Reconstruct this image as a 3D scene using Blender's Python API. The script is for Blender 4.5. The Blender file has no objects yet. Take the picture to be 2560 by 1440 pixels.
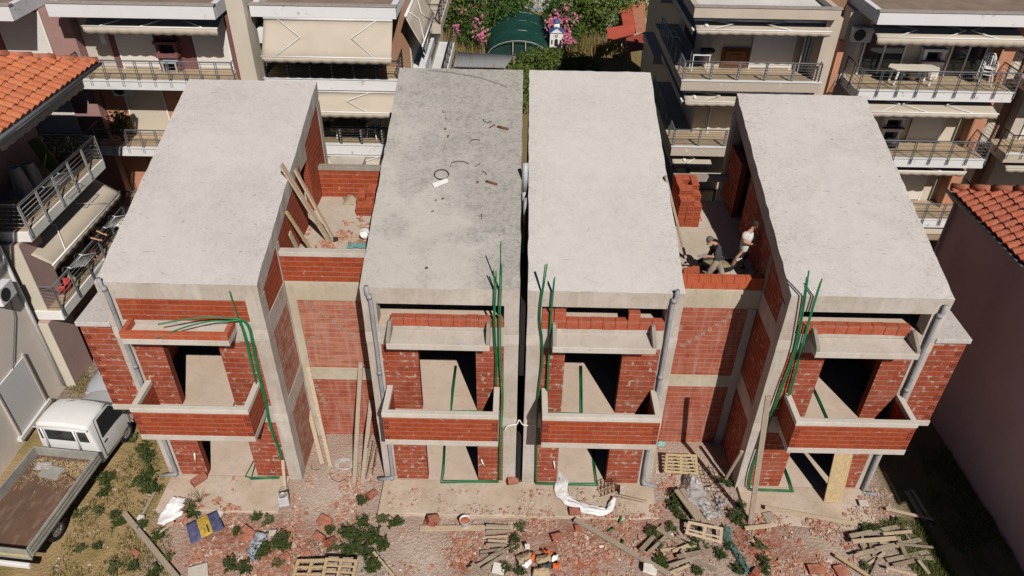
import bpy, math, random
from math import sin, cos, pi, radians, sqrt
from mathutils import Vector, Matrix, Euler, Quaternion
random.seed(7)
S = bpy.context.scene
C = S.collection
rnd = random.random
def ru(a, b): return a + (b - a) * rnd()

# ---------------------------------------------------------------- camera
CP = Vector((0.0, -15.030439847, 18.5216494))
PITCH, YAW, ROLL, FPX = 0.63297479, 0.00539915, 0.01624288, 1846.6164
RM = Matrix.Rotation(YAW, 3, 'Z') @ Matrix.Rotation(pi / 2 - PITCH, 3, 'X') @ Matrix.Rotation(ROLL, 3, 'Z')
cam = bpy.data.cameras.new('camera')
cam.sensor_width = 36.0
cam.lens = FPX / 2560 * 36
cam.clip_end = 500
co = bpy.data.objects.new('camera', cam)
C.objects.link(co)
co.matrix_world = Matrix.Translation(CP) @ RM.to_4x4()
S.camera = co
def at(px, py, ax, val):
    """survey point: where the sight line through a photo pixel meets the plane ax = val"""
    d = RM @ Vector(((px - 1280) / FPX, -(py - 720) / FPX, -1.0))
    i = 'xyz'.index(ax)
    return CP + d * ((val - CP[i]) / d[i])
def on_roof(px, py):
    d = RM @ Vector(((px - 1280) / FPX, -(py - 720) / FPX, -1.0))
    n = Vector((0, -.283, 1))
    return CP + d * (((Vector((0, 0, 7.43)) - CP) @ n) / (d @ n))

# ---------------------------------------------------------------- mesh builder
class MB:
    def __init__(s): s.v = []; s.f = []; s.m = []; s.sm = []; s.st = []
    def add(s, vs, fs, mi=0, smooth=False):
        o = len(s.v); s.st.append((o, len(s.f)))
        s.v += [Vector(p) for p in vs]
        for f in fs:
            s.f.append([i + o for i in f]); s.m.append(mi); s.sm.append(smooth)
        return s
    def box(s, x0, y0, z0, x1, y1, z1, mi=0):
        v = [(x0, y0, z0), (x1, y0, z0), (x1, y1, z0), (x0, y1, z0), (x0, y0, z1), (x1, y0, z1), (x1, y1, z1), (x0, y1, z1)]
        return s.add(v, [(0, 3, 2, 1), (4, 5, 6, 7), (0, 1, 5, 4), (1, 2, 6, 5), (2, 3, 7, 6), (3, 0, 4, 7)], mi)
    def obox(s, c, d, rot=(0, 0, 0), mi=0, jit=0):
        M = Euler(rot).to_matrix() if not isinstance(rot, Matrix) else rot
        c = Vector(c); v = []
        for z in (-1, 1):
            for x, y in ((-1, -1), (1, -1), (1, 1), (-1, 1)):
                p = Vector((x * d[0] / 2, y * d[1] / 2, z * d[2] / 2))
                if jit: p += Vector((ru(-jit, jit), ru(-jit, jit), ru(-jit, jit)))
                v.append(c + M @ p)
        return s.add(v, [(0, 3, 2, 1), (4, 5, 6, 7), (0, 1, 5, 4), (1, 2, 6, 5), (2, 3, 7, 6), (3, 0, 4, 7)], mi)
    def beam(s, a, b, w, h, up=(0, 0, 1), mi=0):
        a = Vector(a); b = Vector(b); t = (b - a); L = t.length; t.normalize()
        up = Vector(up)
        if abs(t.dot(up)) > .98: up = Vector((0, 1, 0))
        x = t.cross(up).normalized(); z = x.cross(t)
        M = Matrix((x, t, z)).transposed()
        return s.obox((a + b) / 2, (w, L, h), M, mi)
    def prism(s, poly, ax, a, b, mi=0):
        """poly in the two other axes (x,y for z; x,z for y; y,z for x), extruded from a to b"""
        n = len(poly)
        def P(p, t): return (p[0], p[1], t) if ax == 'z' else ((p[0], t, p[1]) if ax == 'y' else (t, p[0], p[1]))
        v = [P(p, a) for p in poly] + [P(p, b) for p in poly]
        fs = [list(range(n)), list(range(2 * n - 1, n - 1, -1))]
        for i in range(n):
            j = (i + 1) % n; fs.append([i, i + n, j + n, j])
        area = sum(poly[i][0] * poly[(i + 1) % n][1] - poly[(i + 1) % n][0] * poly[i][1] for i in range(n))
        flip = (area > 0) == (ax in 'zx') if b > a else (area > 0) != (ax in 'zx')
        if flip: fs = [f[::-1] for f in fs]
        return s.add(v, fs, mi)
    def quad(s, a, b, c, d, mi=0): return s.add([a, b, c, d], [(0, 1, 2, 3)], mi)
    def tube(s, path, r, n=8, mi=0, closed=False, cap=True):
        path = [Vector(p) for p in path]; N = len(path); v = []; fs = []
        rr = r if isinstance(r, (list, tuple)) else [r] * N
        prev = None
        for i, p in enumerate(path):
            if closed: t = path[(i + 1) % N] - path[i - 1]
            else: t = path[min(i + 1, N - 1)] - path[max(i - 1, 0)]
            if t.length < 1e-9: t = Vector((0, 0, 1))
            t.normalize()
            if prev is None:
                u = Vector((0, 0, 1)) if abs(t.z) < .9 else Vector((1, 0, 0))
                x = t.cross(u).normalized()
            else: x = (prev - t * prev.dot(t)).normalized()
            prev = x; y = t.cross(x)
            for k in range(n):
                a = 2 * pi * k / n; v.append(p + (x * cos(a) + y * sin(a)) * rr[i])
        R = N if closed else N - 1
        for i in range(R):
            for k in range(n):
                a = i * n + k; b = i * n + (k + 1) % n; j = ((i + 1) % N) * n
                fs.append((a, b, j + (k + 1) % n, j + k))
        if cap and not closed:
            fs.append(list(range(n - 1, -1, -1))); fs.append([(N - 1) * n + k for k in range(n)])
        return s.add(v, fs, mi, True)
    def lathe(s, prof, c=(0, 0, 0), n=16, mi=0, M=None):
        v = []; fs = []; c = Vector(c)
        for r, z in prof:
            for k in range(n):
                a = 2 * pi * k / n; p = Vector((r * cos(a), r * sin(a), z))
                v.append(c + (M @ p if M else p))
        for i in range(len(prof) - 1):
            for k in range(n):
                a = i * n + k; b = i * n + (k + 1) % n
                fs.append((a, b, b + n, a + n))
        return s.add(v, fs, mi, True)
    def grid(s, fn, nu, nv, mi=0, smooth=True):
        v = [fn(i / nu, j / nv) for j in range(nv + 1) for i in range(nu + 1)]
        fs = [(j * (nu + 1) + i, j * (nu + 1) + i + 1, (j + 1) * (nu + 1) + i + 1, (j + 1) * (nu + 1) + i) for j in range(nv) for i in range(nu)]
        return s.add(v, fs, mi, smooth)
    def each(s, name, mats, parent=None, **k):
        """every added shape becomes an object of its own"""
        e = s.st + [(len(s.v), len(s.f))]; out = []
        for (v0, f0), (v1, f1) in zip(e[:-1], e[1:]):
            q = MB(); q.v = s.v[v0:v1]; q.f = [[i - v0 for i in f] for f in s.f[f0:f1]]; q.m = s.m[f0:f1]; q.sm = s.sm[f0:f1]
            out.append(q.build(name, mats, parent, **k))
        return out
    def build(s, name, mats, parent=None, bevel=0, solid=0, label=None):
        if not isinstance(mats, (list, tuple)): mats = [mats]
        o = Vector((0, 0, 0)); p = parent
        while p is not None: o += p.location; p = p.parent
        me = bpy.data.meshes.new(name)
        me.from_pydata([tuple(p - o) for p in s.v], [], s.f)
        for m in mats: me.materials.append(m)
        me.polygons.foreach_set('material_index', s.m)
        me.polygons.foreach_set('use_smooth', s.sm)
        uvl = me.uv_layers.new(name='UVMap')
        uvs = []
        for poly in me.polygons:
            nx, ny, nz = map(abs, poly.normal)
            for li in poly.loop_indices:
                q = s.v[me.loops[li].vertex_index]
                if nx >= ny and nx >= nz: uvs += [q.y, q.z]
                elif ny >= nz: uvs += [q.x, q.z]
                else: uvs += [q.x, q.y]
        uvl.data.foreach_set('uv', uvs)
        me.update()
        ob = bpy.data.objects.new(name, me); C.objects.link(ob)
        if parent is not None: ob.parent = parent
        if solid:
            md = ob.modifiers.new('solid', 'SOLIDIFY'); md.thickness = solid; md.offset = 0
        if bevel:
            md = ob.modifiers.new('bevel', 'BEVEL'); md.width = bevel; md.segments = 2; md.limit_method = 'ANGLE'; md.angle_limit = radians(40)
        if label: ob['label'] = label
        return ob

def tag(o, label, cat, group=None, kind=None):
    if label: o['label'] = label
    if cat: o['category'] = cat
    if group: o['group'] = group
    if kind: o['kind'] = kind
    return o
def thing(name, label, cat, loc=(0, 0, 0), group=None):
    o = bpy.data.objects.new(name, None); C.objects.link(o)
    o.location = loc; o.empty_display_size = .2
    return tag(o, label, cat, group)
def struct(o): o['kind'] = 'structure'; return o
def dup(root, loc=None, rot=None, scale=None, label=None, group=None):
    r = root.copy(); C.objects.link(r)
    if loc is not None: r.location = loc
    if rot is not None: r.rotation_euler = rot
    if scale is not None: r.scale = scale
    if label: r['label'] = label
    if group: r['group'] = group
    for ch in list(root.children):
        c = ch.copy(); C.objects.link(c); c.parent = r
        for g in list(ch.children):
            d = g.copy(); C.objects.link(d); d.parent = c
    return r

# ---------------------------------------------------------------- materials
class NT:
    def __init__(s, name):
        m = bpy.data.materials.new(name); m.use_nodes = True
        s.mat = m; s.n = m.node_tree.nodes; s.l = m.node_tree.links
        s.b = s.n['Principled BSDF']; s.o = s.n['Material Output']
        s.tc = s.n.new('ShaderNodeTexCoord')
    def put(s, inp, val):
        if hasattr(val, 'is_output'): s.l.new(val, inp)
        elif isinstance(val, (tuple, list)) and len(val) == 3 and inp.type == 'RGBA': inp.default_value = (*val, 1)
        else: inp.default_value = val
    def map(s, src='Object', sc=(1, 1, 1), loc=(0, 0, 0), rot=(0, 0, 0)):
        m = s.n.new('ShaderNodeMapping'); s.l.new(s.tc.outputs[src], m.inputs[0])
        m.inputs['Scale'].default_value = sc; m.inputs['Location'].default_value = loc; m.inputs['Rotation'].default_value = rot
        return m.outputs[0]
    def noise(s, v, scale=5, detail=4, rough=.55, dist=0):
        t = s.n.new('ShaderNodeTexNoise'); s.l.new(v, t.inputs['Vector'])
        t.inputs['Scale'].default_value = scale; t.inputs['Detail'].default_value = detail
        t.inputs['Roughness'].default_value = rough; t.inputs['Distortion'].default_value = dist
        return t.outputs['Fac']
    def vor(s, v, scale=5, feat='F1', out='Distance', rand=1):
        t = s.n.new('ShaderNodeTexVoronoi'); s.l.new(v, t.inputs['Vector']); t.feature = feat
        t.inputs['Scale'].default_value = scale; t.inputs['Randomness'].default_value = rand
        return t.outputs[out]
    def ramp(s, fac, a, b, lo=0.0, hi=1.0):
        t = s.n.new('ShaderNodeMapRange'); t.clamp = True
        s.l.new(fac, t.inputs[0])
        for i, x in zip((1, 2, 3, 4), (a, b, lo, hi)): t.inputs[i].default_value = x
        return t.outputs[0]
    def mix(s, f, a, b, mode='MIX'):
        t = s.n.new('ShaderNodeMix'); t.data_type = 'RGBA'; t.blend_type = mode; t.clamp_factor = True
        s.put(t.inputs[0], f); s.put(t.inputs[6], a); s.put(t.inputs[7], b)
        return t.outputs[2]
    def math(s, op, a, b=0.5):
        t = s.n.new('ShaderNodeMath'); t.operation = op
        s.put(t.inputs[0], a); s.put(t.inputs[1], b)
        return t.outputs[0]
    def sep(s, v):
        t = s.n.new('ShaderNodeSeparateXYZ'); s.l.new(v, t.inputs[0]); return t.outputs
    def vadd(s, v, fac, amt):
        """shift a vector by (noise-.5)*amt"""
        a = s.n.new('ShaderNodeVectorMath'); a.operation = 'MULTIPLY_ADD'
        c = s.n.new('ShaderNodeCombineXYZ')
        t = s.math('MULTIPLY', s.math('SUBTRACT', fac, .5), amt)
        s.l.new(t, c.inputs[0]); s.l.new(t, c.inputs[1])
        d = s.n.new('ShaderNodeVectorMath'); d.operation = 'ADD'
        s.l.new(v, d.inputs[0]); s.l.new(c.outputs[0], d.inputs[1])
        return d.outputs[0]
    def fin(s, col, rough=.8, bump=None, bstr=.3, bdist=.02, spec=.3, metal=0):
        s.put(s.b.inputs['Base Color'], col); s.put(s.b.inputs['Roughness'], rough)
        s.b.inputs['Specular IOR Level'].default_value = spec; s.b.inputs['Metallic'].default_value = metal
        if bump is not None:
            t = s.n.new('ShaderNodeBump'); t.inputs['Strength'].default_value = bstr; t.inputs['Distance'].default_value = bdist
            s.l.new(bump, t.inputs['Height']); s.l.new(t.outputs[0], s.b.inputs['Normal'])
        return s.mat

def plain(name, col, rough=.6, var=.12, sc=6, spec=.3, metal=0, bstr=.15):
    t = NT(name); v = t.map()
    n = t.noise(v, sc, 5); n2 = t.noise(v, sc * 7, 3)
    c = t.mix(t.ramp(n, .3, .7), tuple(x * (1 - var) for x in col), tuple(min(1, x * (1 + var)) for x in col))
    c = t.mix(t.ramp(n2, .55, .75, 0, var), c, tuple(x * .55 for x in col))
    return t.fin(c, rough, n2, bstr, .01, spec, metal)

def brick_mat(name, c1, c2, mortar=(.46, .38, .31), wash=0.0, smear=.25, w=.34, h=.168, blobs=.55, ms=.008, dust=.42, jv=.5, lo=.60, wcol=(.46, .20, .135), wa=(.18, .80)):
    t = NT(name); uv = t.map('UV'); ob = t.map()
    wob = t.noise(uv, 2.2, 3); uvd = t.vadd(uv, wob, .022)
    def brick(msize, off=0):
        b = t.n.new('ShaderNodeTexBrick'); t.l.new(uvd, b.inputs['Vector'])
        b.offset = .5; b.inputs['Scale'].default_value = 1
        b.inputs['Brick Width'].default_value = w; b.inputs['Row Height'].default_value = h
        b.inputs['Mortar Size'].default_value = msize; b.inputs['Mortar Smooth'].default_value = .3
        b.inputs['Color1'].default_value = (*c1, 1); b.inputs['Color2'].default_value = (*c2, 1); b.inputs['Mortar'].default_value = (*((x + y) / 2 for x, y in zip(c1, c2)), 1)
        b.inputs['Bias'].default_value = -.1
        return b
    b1 = brick(ms); b2 = brick(.034)
    n = t.noise(uv, 9, 5, .6); n2 = t.noise(uv, 1.6, 4); n3 = t.noise(uv, 4.5, 3)
    col = b1.outputs['Color']
    col = t.mix(t.ramp(n, .35, .72, 0, .55), col, tuple(x * .62 for x in c2))
    col = t.mix(t.ramp(n2, .42, .72, 0, dust), col, (.40, .155, .10))
    col = t.mix(t.ramp(t.noise(t.map('UV', (1.2, 2.6, 1), (3, 1, 0)), 2.1, 4), .5, .75, 0, .45), col, tuple(x * .6 for x in c2))
    # row lines are strong, upright joints are mostly tight with scattered mortar blobs
    row = t.math('FRACT', t.math('DIVIDE', t.sep(uvd)[1], h))
    rowm = t.math('LESS_THAN', t.math('MINIMUM', row, t.math('SUBTRACT', 1.0, row)), ms / h * .75)
    joint = t.math('MULTIPLY', b1.outputs['Fac'], t.ramp(n3, .35, .62, .08, jv))
    m = t.math('MAXIMUM', joint, t.math('MULTIPLY', rowm, t.ramp(n2, .3, .6, .45, .85)))
    blob = t.math('MULTIPLY', b2.outputs['Fac'], t.ramp(n3, blobs, blobs + .06))
    m = t.math('MAXIMUM', m, blob)
    n4 = t.noise(t.map('UV', (2.2, 1.6, 1)), 1.9, 3, .6)
    m = t.math('MAXIMUM', m, t.math('MULTIPLY', t.ramp(n4, lo + .02, lo + .07), smear))
    if wash:
        cell = t.noise(t.map('UV', (.7, 2.2, 1), (5, 2, 0)), 2.2, 4)
        col = t.mix(t.ramp(cell, .36, .58, *wa), col, wcol)
        st = t.noise(t.map('UV', (4, .35, 1)), 1.6, 6, .7)
        m = t.math('MAXIMUM', m, t.math('MULTIPLY', t.ramp(st, .48, .70), wash))
    col = t.mix(m, col, t.mix(n, tuple(x * .8 for x in mortar), mortar))
    hgt = t.math('SUBTRACT', t.math('MULTIPLY', n, .25), b1.outputs['Fac'])
    return t.fin(col, .88, hgt, .35, .010, .2)

def hole_mat(name, c, n=5, cell=.05):
    """cut end of hollow brick: rows of square holes"""
    t = NT(name); uv = t.map('UV'); x, y, _ = t.sep(uv)
    def tri(a, s): 
        fr = t.math('FRACT', t.math('DIVIDE', a, s)); return t.math('ABSOLUTE', t.math('SUBTRACT', fr, .5))
    hx = t.math('LESS_THAN', tri(x, cell), .27); hy = t.math('LESS_THAN', tri(y, cell * 1.15), .26)
    h = t.math('MULTIPLY', hx, hy)
    nn = t.noise(uv, 8, 3)
    col = t.mix(h, t.mix(nn, tuple(q * .8 for q in c), c), (.035, .012, .008))
    return t.fin(col, .9, t.math('SUBTRACT', 1.0, h), 1, .03, .15)

def concrete(name, base, dark=.5, stain=.4, streak=.5, warm=(1.05, .98, .86), boards=0):
    t = NT(name); v = t.map(); uv = t.map('UV')
    a = t.noise(v, .9, 6, .6); b = t.noise(v, 6, 6, .65); g = t.noise(v, 45, 3, .6)
    dk = tuple(x * dark for x in base)
    col = t.mix(t.ramp(a, .38, .62, 0, stain * 1.3), base, tuple(x * w * .72 for x, w in zip(base, warm)))
    col = t.mix(t.ramp(b, .52, .74, 0, stain), col, dk)
    st = t.noise(t.map('UV', (7, .45, 1)), 1.6, 5, .6)
    col = t.mix(t.ramp(st, .55, .78, 0, streak), col, tuple(x * .66 for x in base))
    col = t.mix(t.ramp(t.noise(t.map('UV', (3, .4, 1), (4, 7, 0)), 1.2, 4), .56, .75, 0, streak * .8), col, tuple(min(1, x * 1.28) for x in base))
    col = t.mix(t.ramp(g, .62, .75, 0, .5), col, dk)
    vo = t.vor(v, 14)
    col = t.mix(t.math('MULTIPLY', t.ramp(vo, .03, .10, 1, 0), .6), col, tuple(x * .45 for x in base))
    return t.fin(col, .9, t.math('ADD', t.math('MULTIPLY', g, .5), b), .35, .015, .2)

def roof_mat(name, base, spots=.3, stain=.3, side=0.0, tint=(.95, .97, 1), edges=None, scr=.6, mott=0.0, ew=.28):
    """trowelled cement roof: pale skin, worn patches, pits and twig-like scratches"""
    t = NT(name); v = t.map(); x, y, z = t.sep(v)
    a = t.noise(v, .42, 5, .62, .4); b = t.noise(v, 2.6, 7, .72); g = t.noise(v, 15, 5, .8)
    fine = t.noise(v, 60, 3, .7)
    dk = tuple(q * .38 for q in base)
    big = t.math('ADD', t.math('ADD', a, t.math('MULTIPLY', t.math('SUBTRACT', x, 2.5), side)), t.math('MULTIPLY', t.math('SUBTRACT', y, 3.5), side * .35)) if side else a
    wear = t.ramp(big, .44, .62)
    if edges:
        d = t.math('MINIMUM', t.math('SUBTRACT', x, edges[0]), t.math('SUBTRACT', edges[1], x))
        em = t.math('MULTIPLY', t.ramp(t.math('ADD', d, t.math('MULTIPLY', b, -.45)), -.15, ew, 1, 0), .9)
    else: em = t.math('MULTIPLY', x, 0.0)
    col = t.mix(t.math('MULTIPLY', t.ramp(b, .3, .7), .34), base, tuple(p * q * .76 for p, q in zip(base, tint)))
    col = t.mix(t.ramp(t.noise(t.map('Object', (1, .7, 1)), .5, 5), .42, .7, 0, .22), col, tuple(min(1, q * 1.12) for q in base))
    col = t.mix(t.math('MULTIPLY', wear, stain), col, tuple(q * .58 for q in base))
    amt = t.math('ADD', t.math('ADD', t.math('MULTIPLY', wear, spots), spots * .30), t.math('MULTIPLY', em, .55))
    col = t.mix(t.math('MULTIPLY', t.ramp(g, .54, .64), amt), col, dk)
    if mott:
        mo = t.noise(v, 3.4, 10, .86, .6); mo2 = t.noise(t.map('Object', (1, 1, 1), (9, 3, 0)), 9, 8, .85)
        col = t.mix(t.math('MULTIPLY', t.ramp(mo, .50, .60), t.math('ADD', t.math('MULTIPLY', wear, mott), .12)), col, tuple(q * .50 for q in base))
        col = t.mix(t.math('MULTIPLY', t.ramp(mo2, .53, .60), t.math('ADD', t.math('MULTIPLY', wear, mott), .15)), col, tuple(q * .40 for q in base))
    pitm = t.math('MAXIMUM', t.ramp(t.noise(v, 1.1, 3), .5, .62), em)
    pit = t.math('MULTIPLY', t.ramp(t.vor(v, 6.5), .05, .12, 1, 0), pitm)
    col = t.mix(t.math('MULTIPLY', pit, min(1, spots * 1.6 + .2)), col, tuple(q * .3 for q in base))
    for k, (ang, sx, sy) in enumerate(((.5, 2.6, 11), (-.9, 3.2, 13), (1.9, 2.2, 12))):
        mp = t.vadd(t.map('Object', (sx, sy, 1), (k * 3.1, k * 1.7, 0), (0, 0, ang)), t.noise(v, .9, 3), 9.0)
        vd = t.vor(mp, 1); vc = t.sep(t.vor(mp, 1, 'F1', 'Color'))[0]
        mk = t.math('MULTIPLY', t.ramp(vd, .12, .19, 1, 0), t.math('GREATER_THAN', vc, .80))
        mk = t.math('MULTIPLY', mk, t.ramp(t.noise(v, .9 + .3 * k, 3), .42, .6))
        col = t.mix(t.math('MULTIPLY', mk, scr), col, tuple(q * .36 for q in base))
    col = t.mix(t.ramp(fine, .55, .8, 0, .35), col, dk)
    hgt = t.math('ADD', t.math('MULTIPLY', b, .25), t.math('MULTIPLY', g, .5))
    return t.fin(col, .9, hgt, .4, .02, .2)

def leaf_mat(name, cols, rough=.55):
    t = NT(name)
    oi = t.n.new('ShaderNodeNewGeometry')
    r = oi.outputs['Random Per Island']
    cr = t.n.new('ShaderNodeValToRGB'); t.l.new(r, cr.inputs[0])
    el = cr.color_ramp.elements
    while len(el) < len(cols): el.new(.5)
    for i, c in enumerate(cols):
        el[i].position = i / max(1, len(cols) - 1); el[i].color = (*c, 1)
    m = t.fin(cr.outputs[0], rough, spec=.25)
    tr = t.n.new('ShaderNodeBsdfTranslucent'); t.l.new(cr.outputs[0], tr.inputs[0])
    mx = t.n.new('ShaderNodeMixShader'); mx.inputs[0].default_value = .25
    t.l.new(t.b.outputs[0], mx.inputs[1]); t.l.new(tr.outputs[0], mx.inputs[2]); t.l.new(mx.outputs[0], t.o.inputs[0])
    return m
def island_mat(name, cols, rough=.85, bump=True):
    t = NT(name)
    r = t.n.new('ShaderNodeNewGeometry').outputs['Random Per Island']
    cr = t.n.new('ShaderNodeValToRGB'); t.l.new(r, cr.inputs[0]); el = cr.color_ramp.elements
    while len(el) < len(cols): el.new(.5)
    for i, c in enumerate(cols):
        el[i].position = i / max(1, len(cols) - 1); el[i].color = (*c, 1)
    v = t.map(); n = t.noise(v, 14, 4)
    col = t.mix(t.ramp(n, .4, .7, 0, .35), cr.outputs[0], (.40, .33, .28))
    return t.fin(col, rough, n, .4, .01, .2)
def wood_mat(name, c, grey=.3):
    t = NT(name); v = t.map()
    g = t.noise(t.map('Object', (14, 14, 2)), 2.2, 5, .65); n = t.noise(v, 2.5, 4)
    col = t.mix(t.ramp(g, .35, .7), c, tuple(x * .6 for x in c))
    col = t.mix(t.ramp(n, .45, .7, 0, grey), col, (.30, .27, .24))
    return t.fin(col, .8, g, .3, .008, .2)

BR1, BR2 = (.375, .074, .033), (.27, .052, .025)
M = dict(
    brick=brick_mat('brick_weathered', BR1, BR2, smear=.55, h=.19, dust=.5, blobs=.57, mortar=(.44, .38, .32)),
    brick_front=brick_mat('brick_balcony', (.39, .070, .024), (.315, .053, .019), smear=.12, blobs=.66, dust=.15, jv=.35),
    brick_wash=brick_mat('brick_cement_washed', (.34, .075, .045), (.28, .06, .038), mortar=(.56, .42, .35), wash=.55, smear=.3, jv=.12, blobs=.74, w=.5, h=.18),
    brick_wash2=brick_mat('brick_lightly_washed', (.37, .075, .04), (.29, .055, .032), mortar=(.56, .43, .36), wash=.42, smear=.35, jv=.15, blobs=.70, w=.45, h=.18, wcol=(.42, .14, .085), wa=(.05, .5)),
    brick_dirty=brick_mat('brick_smeared', (.31, .072, .045), (.26, .06, .036), mortar=(.46, .40, .345), wash=.6, smear=.7, h=.18, jv=.25, lo=.54),
    brick_new=brick_mat('brick_new', (.50, .115, .05), (.44, .095, .042), smear=.05, blobs=.8, ms=.007, h=.24),
    brick_row=brick_mat('brick_upright_course', (.46, .105, .052), (.38, .085, .042), smear=.12, blobs=.75, h=.28, w=.32, ms=.006),
    holes=hole_mat('brick_holes', (.42, .095, .045)),
    holes_old=hole_mat('brick_holes_weathered', (.30, .07, .04), cell=.066),
    conc=concrete('concrete_frame', (.515, .47, .43), stain=.55, streak=.8),
    conc_l=concrete('concrete_pale', (.57, .525, .48), stain=.4, streak=.35),
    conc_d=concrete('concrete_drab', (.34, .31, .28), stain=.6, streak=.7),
    conc_y=concrete('concrete_fresh', (.52, .46, .37), stain=.4, streak=.6),
    floor=concrete('concrete_floor', (.60, .49, .41), stain=.35, streak=0),
    apron=concrete('concrete_apron', (.58, .48, .395), stain=.6, streak=0),
    roof1=roof_mat('roof_cement_a', (.59, .552, .537), .30, .16, edges=(-5.38, -1.26), scr=.65, mott=.06, ew=.35),
    roof2=roof_mat('roof_cement_worn', (.515, .49, .452), .45, .50, .075, edges=(1.35, 5.41), scr=.6, mott=.7),
    roof3=roof_mat('roof_cement_clean', (.60, .57, .55), .16, .08, edges=(-5.37, -1.39), scr=.4, mott=.04, ew=.3),
    roof4=roof_mat('roof_cement_pitted', (.595, .56, .54), .36, .13, edges=(1.29, 5.39), scr=.85, mott=.12, ew=.55),
    pvc=plain('pvc_grey', (.29, .30, .325), .5, .22, 2.2, .35),
    pipe_lt=plain('pvc_light', (.42, .45, .47), .4, .1),
    green=plain('conduit_green', (.010, .18, .065), .5, .3, 3, .4),
    wire=plain('wire_dark', (.06, .05, .045), .6),
    rust=plain('rusty_steel', (.16, .075, .04), .85, .3, 20),
    white=plain('white_paint', (.78, .77, .75), .6, .05, 2),
    white_old=plain('white_paint_weathered', (.70, .70, .71), .7, .1, 1.5),
    cream=plain('cream_render', (.58, .52, .43), .85, .06, 1.2),
    beige=plain('beige_render', (.52, .45, .37), .85, .07, 1.2),
    greyren=plain('grey_render', (.50, .445, .40), .85, .08, .8),
    plum=plain('plum_render', (.20, .085, .085), .85, .08, 1.2),
    mauve=plain('mauve_render', (.33, .20, .185), .85, .08, 1.2),
    plumdark=plain('plum_side_render', (.50, .375, .40), .9, .10, .7),
    salmon=plain('salmon_render', (.50, .24, .15), .85, .08, 1.2),
    brown=plain('brown_render', (.30, .17, .11), .85, .08, 1.2),
    shutter=None, awning=None,
    rail=plain('railing_grey', (.14, .145, .155), .5, .1, 5, .4),
    rail_l=plain('railing_pale_grey', (.33, .33, .335), .45, .1, 5, .4),
    rail_d=plain('railing_black', (.035, .035, .04), .5, .1, 5, .4),
    steel=plain('galvanised', (.40, .39, .37), .5, .15, 6, .4, .3),
    wood=wood_mat('raw_plank', (.62, .49, .35), .2),
    wood_grey=wood_mat('weathered_plank', (.44, .36, .275), .4),
    wood_y=wood_mat('pallet_wood', (.58, .44, .25), .25),
    ply=wood_mat('shuttering_board', (.60, .45, .25), .2),
    glass=None, black=plain('black_rubber', (.018, .018, .02), .7, .1),
    dark=plain('dark_interior', (.035, .03, .03), .8, .1),
    tile_floor=None,
    plastic=plain('white_plastic', (.74, .74, .74), .35, .05, 2, .5),
)
def shutter_mat(name, base):
    t = NT(name); x, y, z = t.sep(t.map()); fr = t.math('FRACT', t.math('DIVIDE', z, .055))
    ln = t.ramp(fr, .0, .22, .6, 0)
    n = t.noise(t.map(), 2, 3)
    return t.fin(t.mix(ln, t.mix(n, tuple(q * .95 for q in base), base), tuple(q * .7 for q in base)), .5, t.ramp(fr, 0, .3), .4, .01, .3)
M['shutter'] = shutter_mat('roller_shutter', (.72, .69, .66)); M['shutter_b'] = shutter_mat('roller_shutter_beige', (.62, .55, .45))
def awning_mat():
    t = NT('awning_canvas'); v = t.map(); n = t.noise(v, 1.2, 5); w = t.noise(t.map('Object', (30, 30, 30)), 6, 2)
    return t.fin(t.mix(t.ramp(n, .35, .7), (.52, .455, .38), (.47, .41, .335)), .85, w, .08, .004, .15)
M['awning'] = awning_mat()
def glass_mat(name, c=(.02, .022, .025), r=.08):
    t = NT(name); n = t.noise(t.map(), 1.5, 2)
    return t.fin(t.mix(n, c, tuple(x * 1.8 for x in c)), r, spec=.6)
M['glass'] = glass_mat('window_glass')
def tile_floor():
    t = NT('balcony_tiles'); b = t.n.new('ShaderNodeTexBrick'); t.l.new(t.map('UV'), b.inputs[0]); b.offset = 0
    b.inputs['Scale'].default_value = 1; b.inputs['Brick Width'].default_value = .34; b.inputs['Row Height'].default_value = .34; b.inputs['Mortar Size'].default_value = .012
    for k, c in (('Color1', (.50, .38, .25)), ('Color2', (.44, .33, .21)), ('Mortar', (.34, .27, .19))): b.inputs[k].default_value = (*c, 1)
    n = t.noise(t.map(), 2, 4)
    return t.fin(t.mix(t.ramp(n, .4, .7, 0, .3), b.outputs[0], (.36, .28, .2)), .5, spec=.4)
M['tile_floor'] = tile_floor()
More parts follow.
